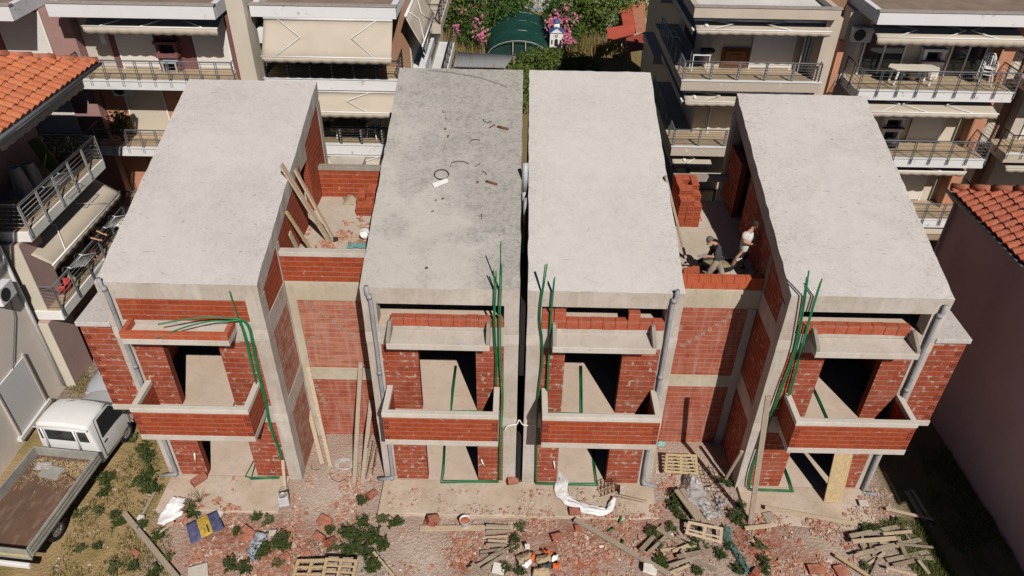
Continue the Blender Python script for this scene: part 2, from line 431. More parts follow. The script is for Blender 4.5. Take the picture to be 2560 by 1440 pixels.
# ================================================================ the two unfinished blocks
SL = .28
def roof_z(y): return 7.43 + SL * y
def roof_slab(root, x0, x1, D, mat, th=.51, seed=1):
    r = random.Random(seed); b = MB(); NU, NV = 16, 30
    def J(a): return r.uniform(-a, a)
    top = {}; bot = {}
    for j in range(NV + 1):
        for i in range(NU + 1):
            x = x0 + (x1 - x0) * i / NU; y = D * j / NV
            ex = i in (0, NU); ey = j in (0, NV)
            jx = J(.016) if ex else 0; jy = J(.014) if ey else 0
            top[i, j] = (x + jx, y + jy, roof_z(y) + J(.0012) - (J(.008) + .008 if ex or ey else 0))
            bot[i, j] = (x, y, roof_z(y) - th)
    v = []; idx = {}
    for k, d in (('t', top), ('b', bot)):
        for key, p in d.items(): idx[k, key] = len(v); v.append(p)
    f = []
    for j in range(NV):
        for i in range(NU):
            f.append([idx['t', q] for q in ((i, j), (i + 1, j), (i + 1, j + 1), (i, j + 1))])
    b.add(v, f, 0, False)
    o2 = len(b.v); b.v += [Vector(q) for q in v]; idx = {k: i_ + o2 for k, i_ in idx.items()}
    sd = []
    for i in range(NU):
        sd.append([idx['b', (i, 0)], idx['b', (i + 1, 0)], idx['t', (i + 1, 0)], idx['t', (i, 0)]])
        sd.append([idx['b', (i + 1, NV)], idx['b', (i, NV)], idx['t', (i, NV)], idx['t', (i + 1, NV)]])
    for j in range(NV):
        sd.append([idx['b', (0, j + 1)], idx['b', (0, j)], idx['t', (0, j)], idx['t', (0, j + 1)]])
        sd.append([idx['b', (NU, j)], idx['b', (NU, j + 1)], idx['t', (NU, j + 1)], idx['t', (NU, j)]])
    sd.append([idx['b', q] for q in ((0, 0), (0, NV), (NU, NV), (NU, 0))])
    for f_ in sd: b.f.append(f_); b.m.append(1); b.sm.append(False)
    return b.build('roof_slab', [mat, M['conc']], root)

def house(root, x0, x1, D, roofm, doors, attic, left_open=False, seed=0, right_cols=()):
    """doors: ((gx0,gx1),(ux0,ux1)); attic: 'brick' or number of upright sill bricks pattern"""
    roof_slab(root, x0, x1, D, roofm, seed=seed)
    cl, cr = x0 + .375, x1 - .395
    fr = MB(); cols = MB()
    for a, b_ in ((x0, cl), (cr, x1)):
        cols.box(a, 0, -.3, b_, .42, 6.95)
        h = roof_z(D - .4) - .5
        cols.box(a, D - .36, -.3, b_, D - .004, h)
    fr.box(x0 - .004, -.004, 2.43, x1 + .004, .30, 3.098)
    fr.box(x0 - .004, -.004, 5.54, x1 + .004, .30, 6.198)
    for xs in ((x0 - .004, x0 + .25), (x1 - .25, x1 + .004)):
        fr.box(xs[0], .301, 2.43, xs[1], D, 3.098); fr.box(xs[0], .301, 5.54, xs[1], D, 6.198)
    for y in right_cols:
        cols.box(x1 - .26, y, -.3, x1 + .002, y + .26, roof_z(y) - .5)
    fr.each('beam', M['conc'], root, bevel=.012); cols.each('column', M['conc'], root, bevel=.012)
    # construction joints poured in a paler mix at the beam ends
    jt = MB()
    for xs in ((x0 - .007, cl + .02), (cr - .02, x1 + .007)):
        jt.box(xs[0], -.008, 5.62, xs[1], .1, 5.95); jt.box(xs[0], -.008, 2.5, xs[1], .1, 2.8)
    jt.each('pour_joint', M['conc_l'], root, bevel=.008)
    fl = MB()
    for z, e in ((.02, .0), (3.1, .0), (6.2, .0)):
        fl.box(x0 + .21, .012, z - .12, x1 - .21, D - .27, z + .001)
    fl.each('floor_slab', M['floor'], root)
    (ga, gb), (ua, ub) = doors
    for (p, q), (z0, z1) in (((ga, gb), (-.2, 2.43)), ((ua, ub), (3.1, 5.54))):
        for a, b_ in ((cl, p), (q, cr)):
            if b_ - a > .1:
                w = MB().box(a, .014, z0, b_, .232, z1)
                w.build('brick_wall', M['brick'], root)
        if q < cr - .1 or True:
            h = MB(); z0_ = max(z0, 0)
            h.quad((p + .003, .02, z0_), (p + .003, .226, z0_), (p + .003, .226, z1), (p + .003, .02, z1))
            h.quad((q - .003, .226, z0_), (q - .003, .02, z0_), (q - .003, .02, z1), (q - .003, .226, z1))
            h.each('door_jamb', M['holes_old'], root)
    # back and side walls
    MB().box(x0 + .21, D - .26, -.2, x1 - .21, D - .06, roof_z(D - .3) - .52).build('rear_wall', M['brick_dirty'], root)
    def side(xa, xb, y0, y1, z0, slope=True, z1=None, mat='brick', nm='side_wall'):
        if slope: poly = [(y0, z0), (y1, z0), (y1, roof_z(y1) - .515), (y0, roof_z(y0) - .515)]
        else: poly = [(y0, z0), (y1, z0), (y1, z1), (y0, z1)]
        MB().prism(poly, 'x', xa, xb).build(nm, M[mat], root)
    side(x0 + .012, x0 + .205, .42, D - .36, -.2, False, 6.15, 'brick')
    side(x1 - .205, x1 - .012, .42, D - .36, -.2, False, 6.15, 'brick_dirty' if right_cols else 'brick')
    return side, cl, cr

def sill_bricks(root, a, b_, y0=-.012, gaps=(), tall=()):
    """upright loose-laid course on the attic sill, each brick its own block in one wall"""
    m = MB(); n = round((b_ - a) / .325); w = (b_ - a) / n
    for i in range(n):
        if i in gaps: continue
        j = random.uniform(-.012, .012)
        m.box(a + i * w + .004, y0 + j, 6.2, a + (i + 1) * w - .004, y0 + .2 + j, 6.475 + random.uniform(-.008, .008))
        if i in tall: m.box(a + i * w + .006, y0 + j + .01, 6.476, a + (i + 1) * w - .012, y0 + .19 + j, 6.74)
    return m.each('sill_brick', M['brick_row'], root, bevel=.006)

def ushape(a, b_, y0, y1, t):
    return [(a, y0), (b_, y0), (b_, y1), (b_ - t, y1), (b_ - t, y0 + t), (a + t, y0 + t), (a + t, y1), (a, y1)]
def canopy(root, a, b_, kerb=False, seed=1):
    c = MB().box(a, -.62, 5.9, b_, -.005, 6.085).build('canopy', M['conc_l'], root, bevel=.012)
    k = MB()
    if kerb:
        k.prism(ushape(a, b_, -.62, -.005, .12), 'z', 6.086, 6.29)
        k.build('brick_kerb', M['brick_new'], c, bevel=.006)
    else:
        for x in (a, b_ - .10):
            k.prism([(-.60, 6.086), (-.005, 6.086), (-.005, 6.42), (-.12, 6.43), (-.58, 6.19)], 'x', x, x + .10)
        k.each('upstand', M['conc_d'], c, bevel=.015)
    return c

def balcony(root, a, b_, brick='brick_front'):
    Y = -1.1
    MB().box(a + .145, Y + .145, 3.021, b_ - .145, -.006, 3.097).build('balcony_floor', M['floor'], root)
    s = MB().box(a, Y, 2.82, b_, -.006, 3.02)
    s = s.build('balcony', M['conc_l'], root, bevel=.01)
    p = MB()
    p.prism(ushape(a + .008, b_ - .008, Y + .008, -.006, .13), 'z', 3.021, 3.90)
    p.build('parapet', M[brick], s)
    h = MB()
    for i, z in enumerate((3.06, 3.44, 3.62)):
        for xs in ((a + .02, a + .17), (b_ - .17, b_ - .02)):
            h.quad((xs[0], Y + .004, z), (xs[1], Y + .004, z), (xs[1], Y + .004, z + .13), (xs[0], Y + .004, z + .13))
    h.each('open_brick_end', M['holes_old'], s)
    c = MB()
    c.prism(ushape(a - .01, b_ + .01, Y - .012, -.007, .162), 'z', 3.901, 4.055)
    c.build('coping', M['white_cop'], s, bevel=.012)
    return s
M['white_cop'] = concrete('cement_coping', (.62, .585, .54), stain=.3, streak=.2)

def downpipe(root, top, bot, out, side):
    """grey drain: stub with socket above, long drop, elbow and outlet along the ground"""
    top = Vector(top); bot = Vector(bot)
    p = [top + Vector((-.07 * side, 0, .33)), top + Vector((-.07 * side, 0, .10)), top + Vector((-.02 * side, 0, .0)), top + Vector((0, 0, -.14))]
    n = 8
    for i in range(1, n + 1): p.append(top.lerp(bot, i / n) + Vector((ru(-.008, .008), 0, 0)))
    o = Vector(out)
    p += [bot + Vector((0, -.01, -.06)) + (o - bot).normalized() * .05, o]
    m = MB().tube(p, .058, 10)
    d = m.build('downpipe', M['pvc'], root)
    k = MB()
    for q in (p[2], p[6], p[9], p[-2]): k.tube([q + Vector((0, 0, .06)), q - Vector((0, 0, .06))], .070, 10)
    k.each('pipe_socket', M['pvc'], d)
    return d

def conduit(root, pts, r=.017, nm='conduit', mat='green'):
    # smooth a polyline through its points
    P = [Vector(p) for p in pts]; out = []
    for i in range(len(P) - 1):
        a = P[max(i - 1, 0)]; b_ = P[i]; c_ = P[i + 1]; d = P[min(i + 2, len(P) - 1)]
        for k in range(5):
            t = k / 5
            out.append(.5 * ((2 * b_) + (c_ - a) * t + (2 * a - 5 * b_ + 4 * c_ - d) * t * t + (3 * b_ - a - 3 * c_ + d) * t ** 3))
    out.append(P[-1])
    return MB().tube(out, r, 7).build(nm, M[mat], root)
def ppts(y, *px): return [at(x, yy, 'y', y) for x, yy in px]

def wing(root, xa, xb, left):
    Y = 1.875
    fr = MB()
    fr.box(xa + .004, Y - .006, 5.54, xb - .004, Y + .25, 6.198)
    fr.box(xa + .004, Y - .006, 2.43, xb - .004, Y + .25, 2.92)
    fr.box(xa + .006, Y - .012, -.3, xa + .25, Y + .24, 5.53)
    fr.each('wing_beam', M['conc_y'], root, bevel=.01)
    MB().box(xa + .01, Y + .012, -.3, xb - .01, Y + .22, 2.43).build('wing_wall', M['brick_wash2'], root)
    MB().box(xa + .01, Y + .012, 2.92, xb - .01, Y + .22, 5.54).build('wing_wall', M['brick_wash' if left else 'brick_wash2'], root)
    MB().box(xa + .006, Y + .001, 6.05, xb - .006, 6.95, 6.201).build('terrace_floor', M['conc_tf'], root)
    MB().box(xa + .01, 6.6, -.3, xb - .01, 6.9, 6.049).build('wing_rear_wall', M['brick'], root)
M['conc_tf'] = concrete('terrace_screed', (.54, .475, .40), stain=.35, streak=0)

# ---------------------------------------------------------------- left block
X1a, X1b, X2a, X2b = -10.682, -6.557, -3.95, .117
A = thing('unfinished_house', 'raw brick and concrete house pair on the left, one of its roofs strewn with wire', 'house', (-5.3, 0, 0), 'unfinished twin houses')
side1, cl1, cr1 = house(A, X1a, X1b, 8.09, M['roof1'], ((-9.48, -7.93), (-9.52, -7.99)), 'brick', seed=3, right_cols=(1.82,))
MB().box(cl1, .014, 6.2, cr1, .232, 6.93).build('attic_wall', M['brick_front'], A)
side1(X1b - .205, X1b - .014, .42, 1.82, 6.2, nm='attic_side_wall', mat='brick_front')
side1(X1b - .205, X1b - .014, 2.08, 5.0, 6.2, nm='attic_side_wall', mat='brick_front')
side1(X1b - .205, X1b - .014, 5.82, 7.73, 6.2, nm='attic_side_wall', mat='brick_front')
MB().prism([(5.0, 8.05), (5.82, 8.05), (5.82, roof_z(5.82) - .515), (5.0, roof_z(5.0) - .515)], 'x', X1b - .21, X1b - .01).build('lintel', M['conc_y'], A)
MB().quad((X1b - .02, 5.817, 6.2), (X1b - .2, 5.817, 6.2), (X1b - .2, 5.817, 8.04), (X1b - .02, 5.817, 8.04)).build('door_jamb', M['holes'], A)
side1(X1a + .014, X1a + .205, .42, 7.73, 6.2, nm='attic_side_wall')
house(A, X2a, X2b, 8.88, M['roof2'], ((-2.6, -1.035), (-2.6, -1.03)), 'sill', seed=5)
for xs in ((X2a + .014, X2a + .205), (X2b - .205, X2b - .014)):
    MB().prism([(.42, 6.2), (8.52, 6.2), (8.52, roof_z(8.52) - .515), (.42, roof_z(.42) - .515)], 'x', *xs).build('attic_side_wall', M['brick'], A)
sill_bricks(A, X2a + .38, X2b - .40, gaps=(0,))
canopy(A, -10.13, -7.35, True)
canopy(A, -3.30, -.63)
balcony(A, -10.30, -7.12); balcony(A, -3.52, -.39)
wing(A, X1b, X2a, True)
MB().box(X1b + .01, 1.885, 6.2, X2a - .01, 2.06, 7.06).build('terrace_parapet', M['brick_front'], A)
MB().box(X1b + .008, 1.86, 7.061, X2a - .008, 2.09, 7.205).build('parapet_coping', M['conc_l'], A, bevel=.01)
MB().box(X1b + .01, 6.75, 6.2, X2a - .01, 6.93, 7.2).build('terrace_parapet', M['brick_front'], A)
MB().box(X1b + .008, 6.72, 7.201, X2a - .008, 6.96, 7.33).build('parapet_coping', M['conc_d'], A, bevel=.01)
# tray balcony behind the terrace
t_ = MB(); t_.box(-6.5, 7.0, 6.2, -5.3, 8.3, 6.35); t_.box(-6.5, 8.15, 6.351, -5.3, 8.3, 6.95); t_.box(-5.45, 7.0, 6.351, -5.3, 8.149, 6.95)
t_.each('rear_balcony', M['conc_l'], A, bevel=.01)
# projecting bay at first-floor height
MB().box(-11.55, .02, 3.05, X1a - .006, 2.3, 5.97).build('bay_wall', M['brick'], A)
MB().box(-11.58, -.01, 2.85, X1a - .006, 2.33, 3.049).build('bay_slab', M['conc_l'], A, bevel=.01)
MB().box(-11.62, -.03, 5.971, X1a - .006, 2.4, 6.12).build('bay_roof', M['roof1'], A, bevel=.015)
h_ = MB()
for k in range(7):
    z = 3.1 + k * .4; h_.quad((-11.54, .016, z), (-11.36, .016, z), (-11.36, .016, z + .16), (-11.54, .016, z + .16))
h_.each('open_brick_end', M['holes_old'], A)
def stair_holes(root, pts):
    m = MB()
    for p in pts:
        q = at(*p, 'y', 1.88); q = Vector((q.x, 1.883, q.z)); s = .062
        m.quad(q + Vector((-s, 0, -s)), q + Vector((s, 0, -s)), q + Vector((s, 0, s)), q + Vector((-s, 0, s)))
    m.each('open_brick_end', M['holes_pale'], root)
M['holes_pale'] = hole_mat('brick_holes_pale', (.52, .36, .28), cell=.043)
stair_holes(A, [(640 + x * .4444, 600 + y * .4444) for x, y in ((280, 353), (322, 380), (360, 407), (398, 432), (438, 460), (472, 486), (505, 511), (545, 535), (288, 575), (315, 548), (330, 597), (340, 820), (352, 845), (365, 870), (378, 895), (392, 918))])
# insulation sheets standing in the joint between the blocks
MB().box(X2b + .02, -.02, -.1, X2b + .15, .35, 1.9).box(X2b + .03, .0, 4.5, X2b + .16, 2.5, 6.9).each('insulation_board', M['black'], A)
downpipe(A, at(262, 722, 'y', -.075), at(441, 1180, 'y', -.075), at(404, 1189, 'z', .06), 1)
downpipe(A, at(925, 742, 'y', -.075), at(983, 1190, 'y', -.075), at(946, 1198, 'z', .06), 1)
# green conduits
conduit(A, ppts(-.10, (1252, 604), (1251, 660), (1249, 720), (1247, 790), (1248, 880), (1252, 950), (1254, 1000), (1251, 1060), (1249, 1130), (1248, 1200)))
conduit(A, ppts(-.13, (1254, 660), (1253, 720), (1251, 790), (1252, 880), (1256, 950), (1258, 1000), (1255, 1060), (1252, 1130), (1251, 1200)))
conduit(A, ppts(-.10, (1234, 675), (1236, 720), (1234, 790), (1236, 850), (1240, 900), (1238, 965)))
conduit(A, ppts(-.13, (1240, 678), (1240, 720), (1237, 790), (1239, 850), (1243, 900), (1241, 965)))
def floor_run(root, z, *px):
    conduit(root, [at(x, y, 'z', z + .03) for x, y in px], .02)
def straight(root, pts, r=.02):
    for a, b_ in zip(pts[:-1], pts[1:]): pass
    return MB().tube(pts, r, 6).build('conduit', M['green'], root)
straight(A, [at(x, y, 'z', .05) for x, y in ((1247, 1206), (1160, 1206), (1102, 1207), (1104, 1196), (1108, 1150), (1110, 1110))])
straight(A, [at(x, y, 'z', .05) for x, y in ((1247, 1202), (1160, 1202), (1107, 1202), (1110, 1180), (1113, 1110))])
straight(A, [at(x, y, 'z', 3.13) for x, y in ((1207, 1027), (1129, 1027), (1134, 975), (1141, 915))])
straight(A, [at(x, y, 'z', 3.13) for x, y in ((1207, 1031), (1127, 1030), (1130, 975), (1138, 915))])
# house one: a bundle that bends over the canopy
y1 = -.14
tail = [(608, 800), (625, 820), (634, 860), (645, 920), (655, 960), (667, 1010), (674, 1050), (686, 1090), (698, 1120), (706, 1148)]
base_pts = ppts(y1, *tail)
conduit(A, [at(395, 811, 'y', -.62), at(460, 799, 'y', -.50), at(520, 793, 'y', -.38), at(570, 796, 'y', -.25)] + base_pts, .02)
conduit(A, [at(393, 846, 'y', -.62), at(450, 822, 'y', -.55), at(520, 804, 'y', -.40), at(575, 803, 'y', -.27)] + [p + Vector((-.035, -.02, 0)) for p in base_pts], .02)
conduit(A, ppts(-.10, (574, 728), (583, 760), (596, 800), (605, 822), (618, 870), (630, 920), (641, 960)), .018)
conduit(A, ppts(-.10, (600, 800), (616, 845), (628, 900), (639, 950)), .018)
straight(A, [at(x, y, 'z', .05) for x, y in ((699, 1192), (626, 1195), (613, 1191), (634, 1152))])
straight(A, [at(x, y, 'z', .05) for x, y in ((698, 1196), (626, 1198), (630, 1190), (638, 1160))])
straight(A, [at(x, y, 'z', 3.13) for x, y in ((628, 1018), (586, 1018), (584, 1012), (588, 1004))])
MB().tube([at(486, 1132, 'y', -.03), at(487, 1142, 'y', -.08), at(488, 1155, 'y', -.05)], .025, 7).build('conduit_stub', M['white'], A)
MB().tube([at(1203, 1148, 'y', -.03), at(1206, 1156, 'y', -.08), at(1211, 1164, 'y', -.05)], .022, 7).build('conduit_stub', M['white'], A)

# ---------------------------------------------------------------- right block
X3a, X3b, X4a, X4b = .326, 4.312, 6.983, 11.091
Bk = thing('unfinished_house', 'raw brick and concrete house pair on the right, two men laying bricks on its terrace', 'house', (5.7, 0, 0), 'unfinished twin houses')
house(Bk, X3a, X3b, 8.88, M['roof3'], ((1.40, 2.93), (1.38, 2.93)), 'sill', seed=8)
for xs in ((X3a + .014, X3a + .205), (X3b - .205, X3b - .014)):
    MB().prism([(.42, 6.2), (8.52, 6.2), (8.52, roof_z(8.52) - .515), (.42, roof_z(.42) - .515)], 'x', *xs).build('attic_side_wall', M['brick'], Bk)
sill_bricks(Bk, X3a + .38, X3b - .40, tall=(0, 1, 7))
side4, cl4, cr4 = house(Bk, X4a, X4b, 7.876, M['roof4'], ((8.34, 10.16), (8.38, 9.93)), 'sill', seed=11)
sill_bricks(Bk, X4a + .40, X4b - .45, gaps=(9,))
side4(X4a + .014, X4a + .205, .42, 1.75, 6.2, nm='attic_side_wall', mat='brick')
side4(X4a + .014, X4a + .205, 1.98, 4.9, 6.2, nm='attic_side_wall', mat='brick')
side4(X4a + .014, X4a + .205, 5.9, 7.3, 6.2, False, 8.1, nm='attic_side_wall', mat='brick')
MB().box(X4a + .0, 1.751, 6.2, X4a + .22, 1.979, 7.42).box(X4a, 7.301, 6.2, X4a + .25, 7.55, 8.99).each('attic_column', M['conc_d'], Bk)
MB().quad((X4a + .02, 5.897, 6.2), (X4a + .2, 5.897, 6.2), (X4a + .2, 5.897, 8.1), (X4a + .02, 5.897, 8.1)).build('door_jamb', M['holes_old'], Bk)
MB().prism([(.42, 6.2), (7.5, 6.2), (7.5, roof_z(7.5) - .515), (.42, roof_z(.42) - .515)], 'x', X4b - .205, X4b - .014).build('attic_side_wall', M['brick'], Bk)
canopy(Bk, .99, 3.66); canopy(Bk, 7.75, 10.42)
balcony(Bk, .80, 3.985); balcony(Bk, 7.60, 10.86)
wing(Bk, X3b, X4a, False)
fr_ = MB(); fr_.box(X4a - .25, 1.862, -.3, X4a - .006, 2.1, 5.53).build('wing_column', M['conc'], Bk, bevel=.01)
# fresh two-course parapet the men are laying
pm = MB(); n_ = 8; w_ = (X4a - X3b - .03) / n_
for k in range(2):
    for i in range(n_ + 1):
        a_ = X3b + .015 + (i - .5 * k) * w_; b_ = a_ + w_ - .008
        a_ = max(a_, X3b + .012); b_ = min(b_, X4a - .012)
        if b_ - a_ > .05: pm.box(a_, 1.885, 6.202 + k * .205, b_, 2.07, 6.40 + k * .205)
pm.each('parapet_brick', plain('brick_fresh', (.46, .105, .048), .85, .12, 5), Bk, bevel=.006)
MB().box(X4b + .006, .02, 3.05, 11.97, 2.3, 5.97).build('bay_wall', M['brick'], Bk)
MB().box(X4b + .006, -.01, 2.85, 12.0, 2.33, 3.049).build('bay_slab', M['conc_l'], Bk, bevel=.01)
MB().box(X4b + .006, -.03, 5.971, 12.03, 2.4, 6.12).build('bay_roof', M['roof4'], Bk, bevel=.015)
h_ = MB()
for k in range(7):
    z = 3.1 + k * .4; h_.quad((11.78, .016, z), (11.96, .016, z), (11.96, .016, z + .16), (11.78, .016, z + .16))
h_.each('open_brick_end', M['holes_old'], Bk)
stair_holes(Bk, [(1640 + x * .4444, 680 + y * .4444) for x, y in ((460, 222), (420, 250), (380, 275), (342, 298), (303, 322), (265, 346), (227, 370), (187, 393), (150, 413))])
downpipe(Bk, at(1683, 752, 'y', -.075), at(1607, 1203, 'y', -.075), at(1641, 1217, 'z', .06), -1)
downpipe(Bk, at(2347, 790, 'y', -.075), at(2157, 1226, 'y', -.075), at(2192, 1236, 'z', .06), -1)
conduit(Bk, ppts(-.10, (1363, 662), (1356, 720), (1351, 760), (1349, 800), (1354, 850), (1355, 900), (1348, 960), (1343, 1010), (1341, 1080), (1340, 1140), (1339, 1208)))
conduit(Bk, ppts(-.13, (1368, 660), (1359, 720), (1353, 760), (1351, 800), (1356, 850), (1357, 900), (1350, 960), (1345, 1010), (1343, 1080), (1342, 1140), (1341, 1208)))
conduit(Bk, ppts(-.10, (1387, 693), (1381, 760), (1377, 830), (1373, 900), (1370, 960), (1367, 1030)))
conduit(Bk, ppts(-.13, (1385, 698), (1379, 760), (1375, 830), (1371, 900), (1368, 960), (1365, 1030)))
straight(Bk, [at(x, y, 'z', .05) for x, y in ((1339, 1210), (1420, 1213), (1494, 1214), (1487, 1160), (1484, 1120))])
straight(Bk, [at(x, y, 'z', .05) for x, y in ((1341, 1206), (1420, 1209), (1489, 1209), (1483, 1160), (1480, 1120))])
straight(Bk, [at(x, y, 'z', 3.13) for x, y in ((1367, 1034), (1410, 1035), (1456, 1036), (1455, 960), (1454, 915))])
straight(Bk, [at(x, y, 'z', 3.13) for x, y in ((1367, 1031), (1410, 1032), (1451, 1033), (1451, 960), (1450, 915))])
conduit(Bk, ppts(-.10, (2022, 677), (2014, 740), (2006, 790), (1995, 850), (1982, 900), (1963, 950), (1945, 1000), (1915, 1080), (1880, 1180), (1874, 1225)), .02)
conduit(Bk, ppts(-.14, (2017, 693), (2010, 740), (2002, 790), (1991, 850), (1978, 900), (1959, 950), (1941, 1000), (1911, 1080), (1877, 1180), (1871, 1225)), .02)
conduit(Bk, ppts(-.10, (2055, 697), (2042, 740), (2030, 780), (2014, 840), (1998, 900), (1985, 950), (1970, 1005)), .02)
conduit(Bk, ppts(-.14, (2051, 706), (2038, 745), (2026, 785), (2010, 845), (1994, 905), (1981, 950), (1966, 1005)), .02)
straight(Bk, [at(x, y, 'z', .05) for x, y in ((1876, 1226), (1930, 1228), (1984, 1230), (1975, 1200), (1962, 1168))])
straight(Bk, [at(x, y, 'z', .05) for x, y in ((1876, 1222), (1930, 1224), (1978, 1226), (1970, 1200), (1959, 1168))])
straight(Bk, [at(x, y, 'z', 3.13) for x, y in ((1984, 1049), (2072, 1050), (2050, 1000), (2035, 970))])
straight(Bk, [at(x, y, 'z', 3.13) for x, y in ((1984, 1046), (2066, 1047), (2046, 1000), (2032, 970))])
MB().tube([at(1384, 1152, 'y', -.03), at(1386, 1162, 'y', -.08), at(1387, 1172, 'y', -.05)], .022, 7).build('conduit_stub', M['white'], Bk)
# beams of the rear frame seen through the open attic
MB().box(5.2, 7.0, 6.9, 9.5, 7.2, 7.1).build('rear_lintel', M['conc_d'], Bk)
# white flexible cable pulled across the joint between the blocks
conduit(A, ppts(-.08, (1262, 1076), (1268, 1066), (1281, 1062), (1292, 1060), (1297, 1050)), .022, 'cable', 'white')
conduit(Bk, ppts(-.08, (1299, 1050), (1304, 1058), (1308, 1062), (1322, 1064), (1335, 1063)), .016, 'cable', 'white')
# ================================================================ ground
from mathutils import noise as mn
MOUNDS = [(-6.4, -2.6, 1.6, .16), (-8.2, -2.5, 1.2, .12), (1.9, -2.6, 1.5, .14), (4.6, -2.3, 1.5, .16), (7.9, -2.5, 1.8, .22), (-5.2, 1.2, 1.1, .14), (5.6, 1.0, 1.0, .08), (-.3, -3.4, 1.4, .12), (10.2, -3.0, 1.5, .15)]
def gz(x, y):
    z = -.13 + .05 * mn.noise((x * .6, y * .6, 0)) + .025 * mn.noise((x * 2.1, y * 2.1, 5))
    for mx, my, r, h in MOUNDS:
        d = ((x - mx) ** 2 + (y - my) ** 2) / (r * r)
        if d < 4: z += h * math.exp(-d * 1.3)
    z += .018 * mn.noise((x * 6, y * 6, 9))
    if x < -10.5: z = min(z, -.06)
    return z
APRONS = ((-10.62, -6.95, -1.32), (-3.98, 4.40, -1.28), (7.05, 10.9, -1.45))
def gzz(x, y):
    return .008 if any(a <= x <= b and f <= y <= .3 for a, b, f in APRONS) else gz(x, y)
def ground_at(px, py):
    p = at(px, py, 'z', -.1)
    for _ in range(3): p = at(px, py, 'z', gzz(p.x, p.y))
    return p
def lin(a, b, n): return [a + (b - a) * i / n for i in range(n)]
xs = [-300, -120, -60, -35, -22] + lin(-18, 16, 240) + [16, 20, 26, 34, 50, 80, 140, 300]
ys = [-120, -60, -30, -14, -8] + lin(-5, 3, 62) + lin(3, 12, 12) + lin(12, 62, 25) + [62, 80, 120, 200, 320]
g = MB(); vv = [(x, y, gz(x, y) if -9 < y < 12 and -19 < x < 17 else -.13) for y in ys for x in xs]
nx = len(xs)
g.add(vv, [(j * nx + i, j * nx + i + 1, (j + 1) * nx + i + 1, (j + 1) * nx + i) for j in range(len(ys) - 1) for i in range(nx - 1)], 0, True)
def ground_mat():
    t = NT('ground'); v = t.map(); x, y, z = t.sep(v)
    n1 = t.noise(v, .8, 6, .62); n2 = t.noise(v, 4.5, 6, .7); n3 = t.noise(v, 22, 5, .75); vo = t.vor(v, 13, 'F1', 'Color'); vd = t.vor(v, 13)
    soil = t.mix(n2, (.47, .325, .165), (.33, .235, .125)); soil = t.mix(t.ramp(n1, .45, .65, 0, .75), soil, (.24, .20, .075))
    rub = t.mix(n2, (.56, .42, .345), (.40, .29, .24)); rub = t.mix(t.ramp(n3, .45, .7, 0, .8), rub, (.27, .17, .13)); rub = t.mix(t.ramp(t.noise(v, 48, 3), .52, .66, 0, .7), rub, (.62, .50, .43))
    rub = t.mix(t.ramp(n1, .5, .72, 0, .6), rub, (.43, .40, .36))
    red = t.mix(t.ramp(n3, .35, .65), (.44, .18, .11), (.33, .10, .055))
    pale = None
    for cx, cy, r in ((-5.5, -.9, 1.5), (-2.5, -2.8, 1.1), (1.7, -2.0, .7), (9.2, -2.5, 1.0), (5.4, .6, 1.2), (4.9, -2.0, .8)):
        d = t.n.new('ShaderNodeVectorMath'); d.operation = 'DISTANCE'; t.l.new(v, d.inputs[0]); d.inputs[1].default_value = (cx, cy, 0)
        q = t.ramp(d.outputs['Value'], r * .3, r, 1, 0); pale = q if pale is None else t.math('MAXIMUM', pale, q)
    rub = t.mix(t.math('MULTIPLY', pale, t.ramp(n2, .35, .6, .3, .9)), rub, (.60, .50, .425))
    mask = None
    for cx, cy, r, k in ((-6.4, -2.6, 1.5, .9), (-8.2, -2.5, 1.4, .9), (-1.4, -2.75, .55, 1.6), (.2, -1.9, .8, .7), (1.9, -2.4, 1.6, 1), (4.4, -2.1, 1.3, .8), (7.2, -2.0, 1.2, 1), (8.4, -3.2, 1.4, .8), (-5.0, -1.6, .9, .7)):
        d = t.n.new('ShaderNodeVectorMath'); d.operation = 'DISTANCE'; t.l.new(v, d.inputs[0]); d.inputs[1].default_value = (cx, cy, 0)
        q = t.ramp(d.outputs['Value'], r * .35, r, k, 0); mask = q if mask is None else t.math('MAXIMUM', mask, q)
    mask = t.math('MULTIPLY', mask, t.ramp(t.math('ADD', n2, t.math('MULTIPLY', n3, .3)), .52, .68))
    rub = t.mix(mask, rub, red)
    lf = t.ramp(t.math('ADD', x, t.math('MULTIPLY', n1, 2.4)), -9.4, -8.6, 1, 0)
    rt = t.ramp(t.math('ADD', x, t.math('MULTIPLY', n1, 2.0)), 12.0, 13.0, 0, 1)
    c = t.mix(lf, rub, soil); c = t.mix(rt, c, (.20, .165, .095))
    far = t.ramp(t.math('ADD', y, t.math('MULTIPLY', n1, 1.5)), 11.0, 12.4, 0, 1)
    c = t.mix(far, c, t.mix(n2, (.30, .22, .11), (.16, .14, .06)))
    pv = t.math('MULTIPLY', t.ramp(x, -12.2, -11.9, 1, 0), t.ramp(y, 2.8, 3.4, 0, 1))
    b = t.n.new('ShaderNodeTexBrick'); t.l.new(v, b.inputs[0]); b.inputs['Scale'].default_value = 1; b.inputs['Brick Width'].default_value = .3; b.inputs['Row Height'].default_value = .2; b.inputs['Mortar Size'].default_value = .015
    for k, cc in (('Color1', (.33, .26, .20)), ('Color2', (.28, .22, .17)), ('Mortar', (.14, .12, .07))): b.inputs[k].default_value = (*cc, 1)
    c = t.mix(t.math('MULTIPLY', pv, t.ramp(y, 11, 12, 1, 0)), c, b.outputs[0])
    return t.fin(c, .95, t.math('ADD', n3, t.math('MULTIPLY', vd, .6)), .8, .05, .1)
struct(g.build('ground', ground_mat()))
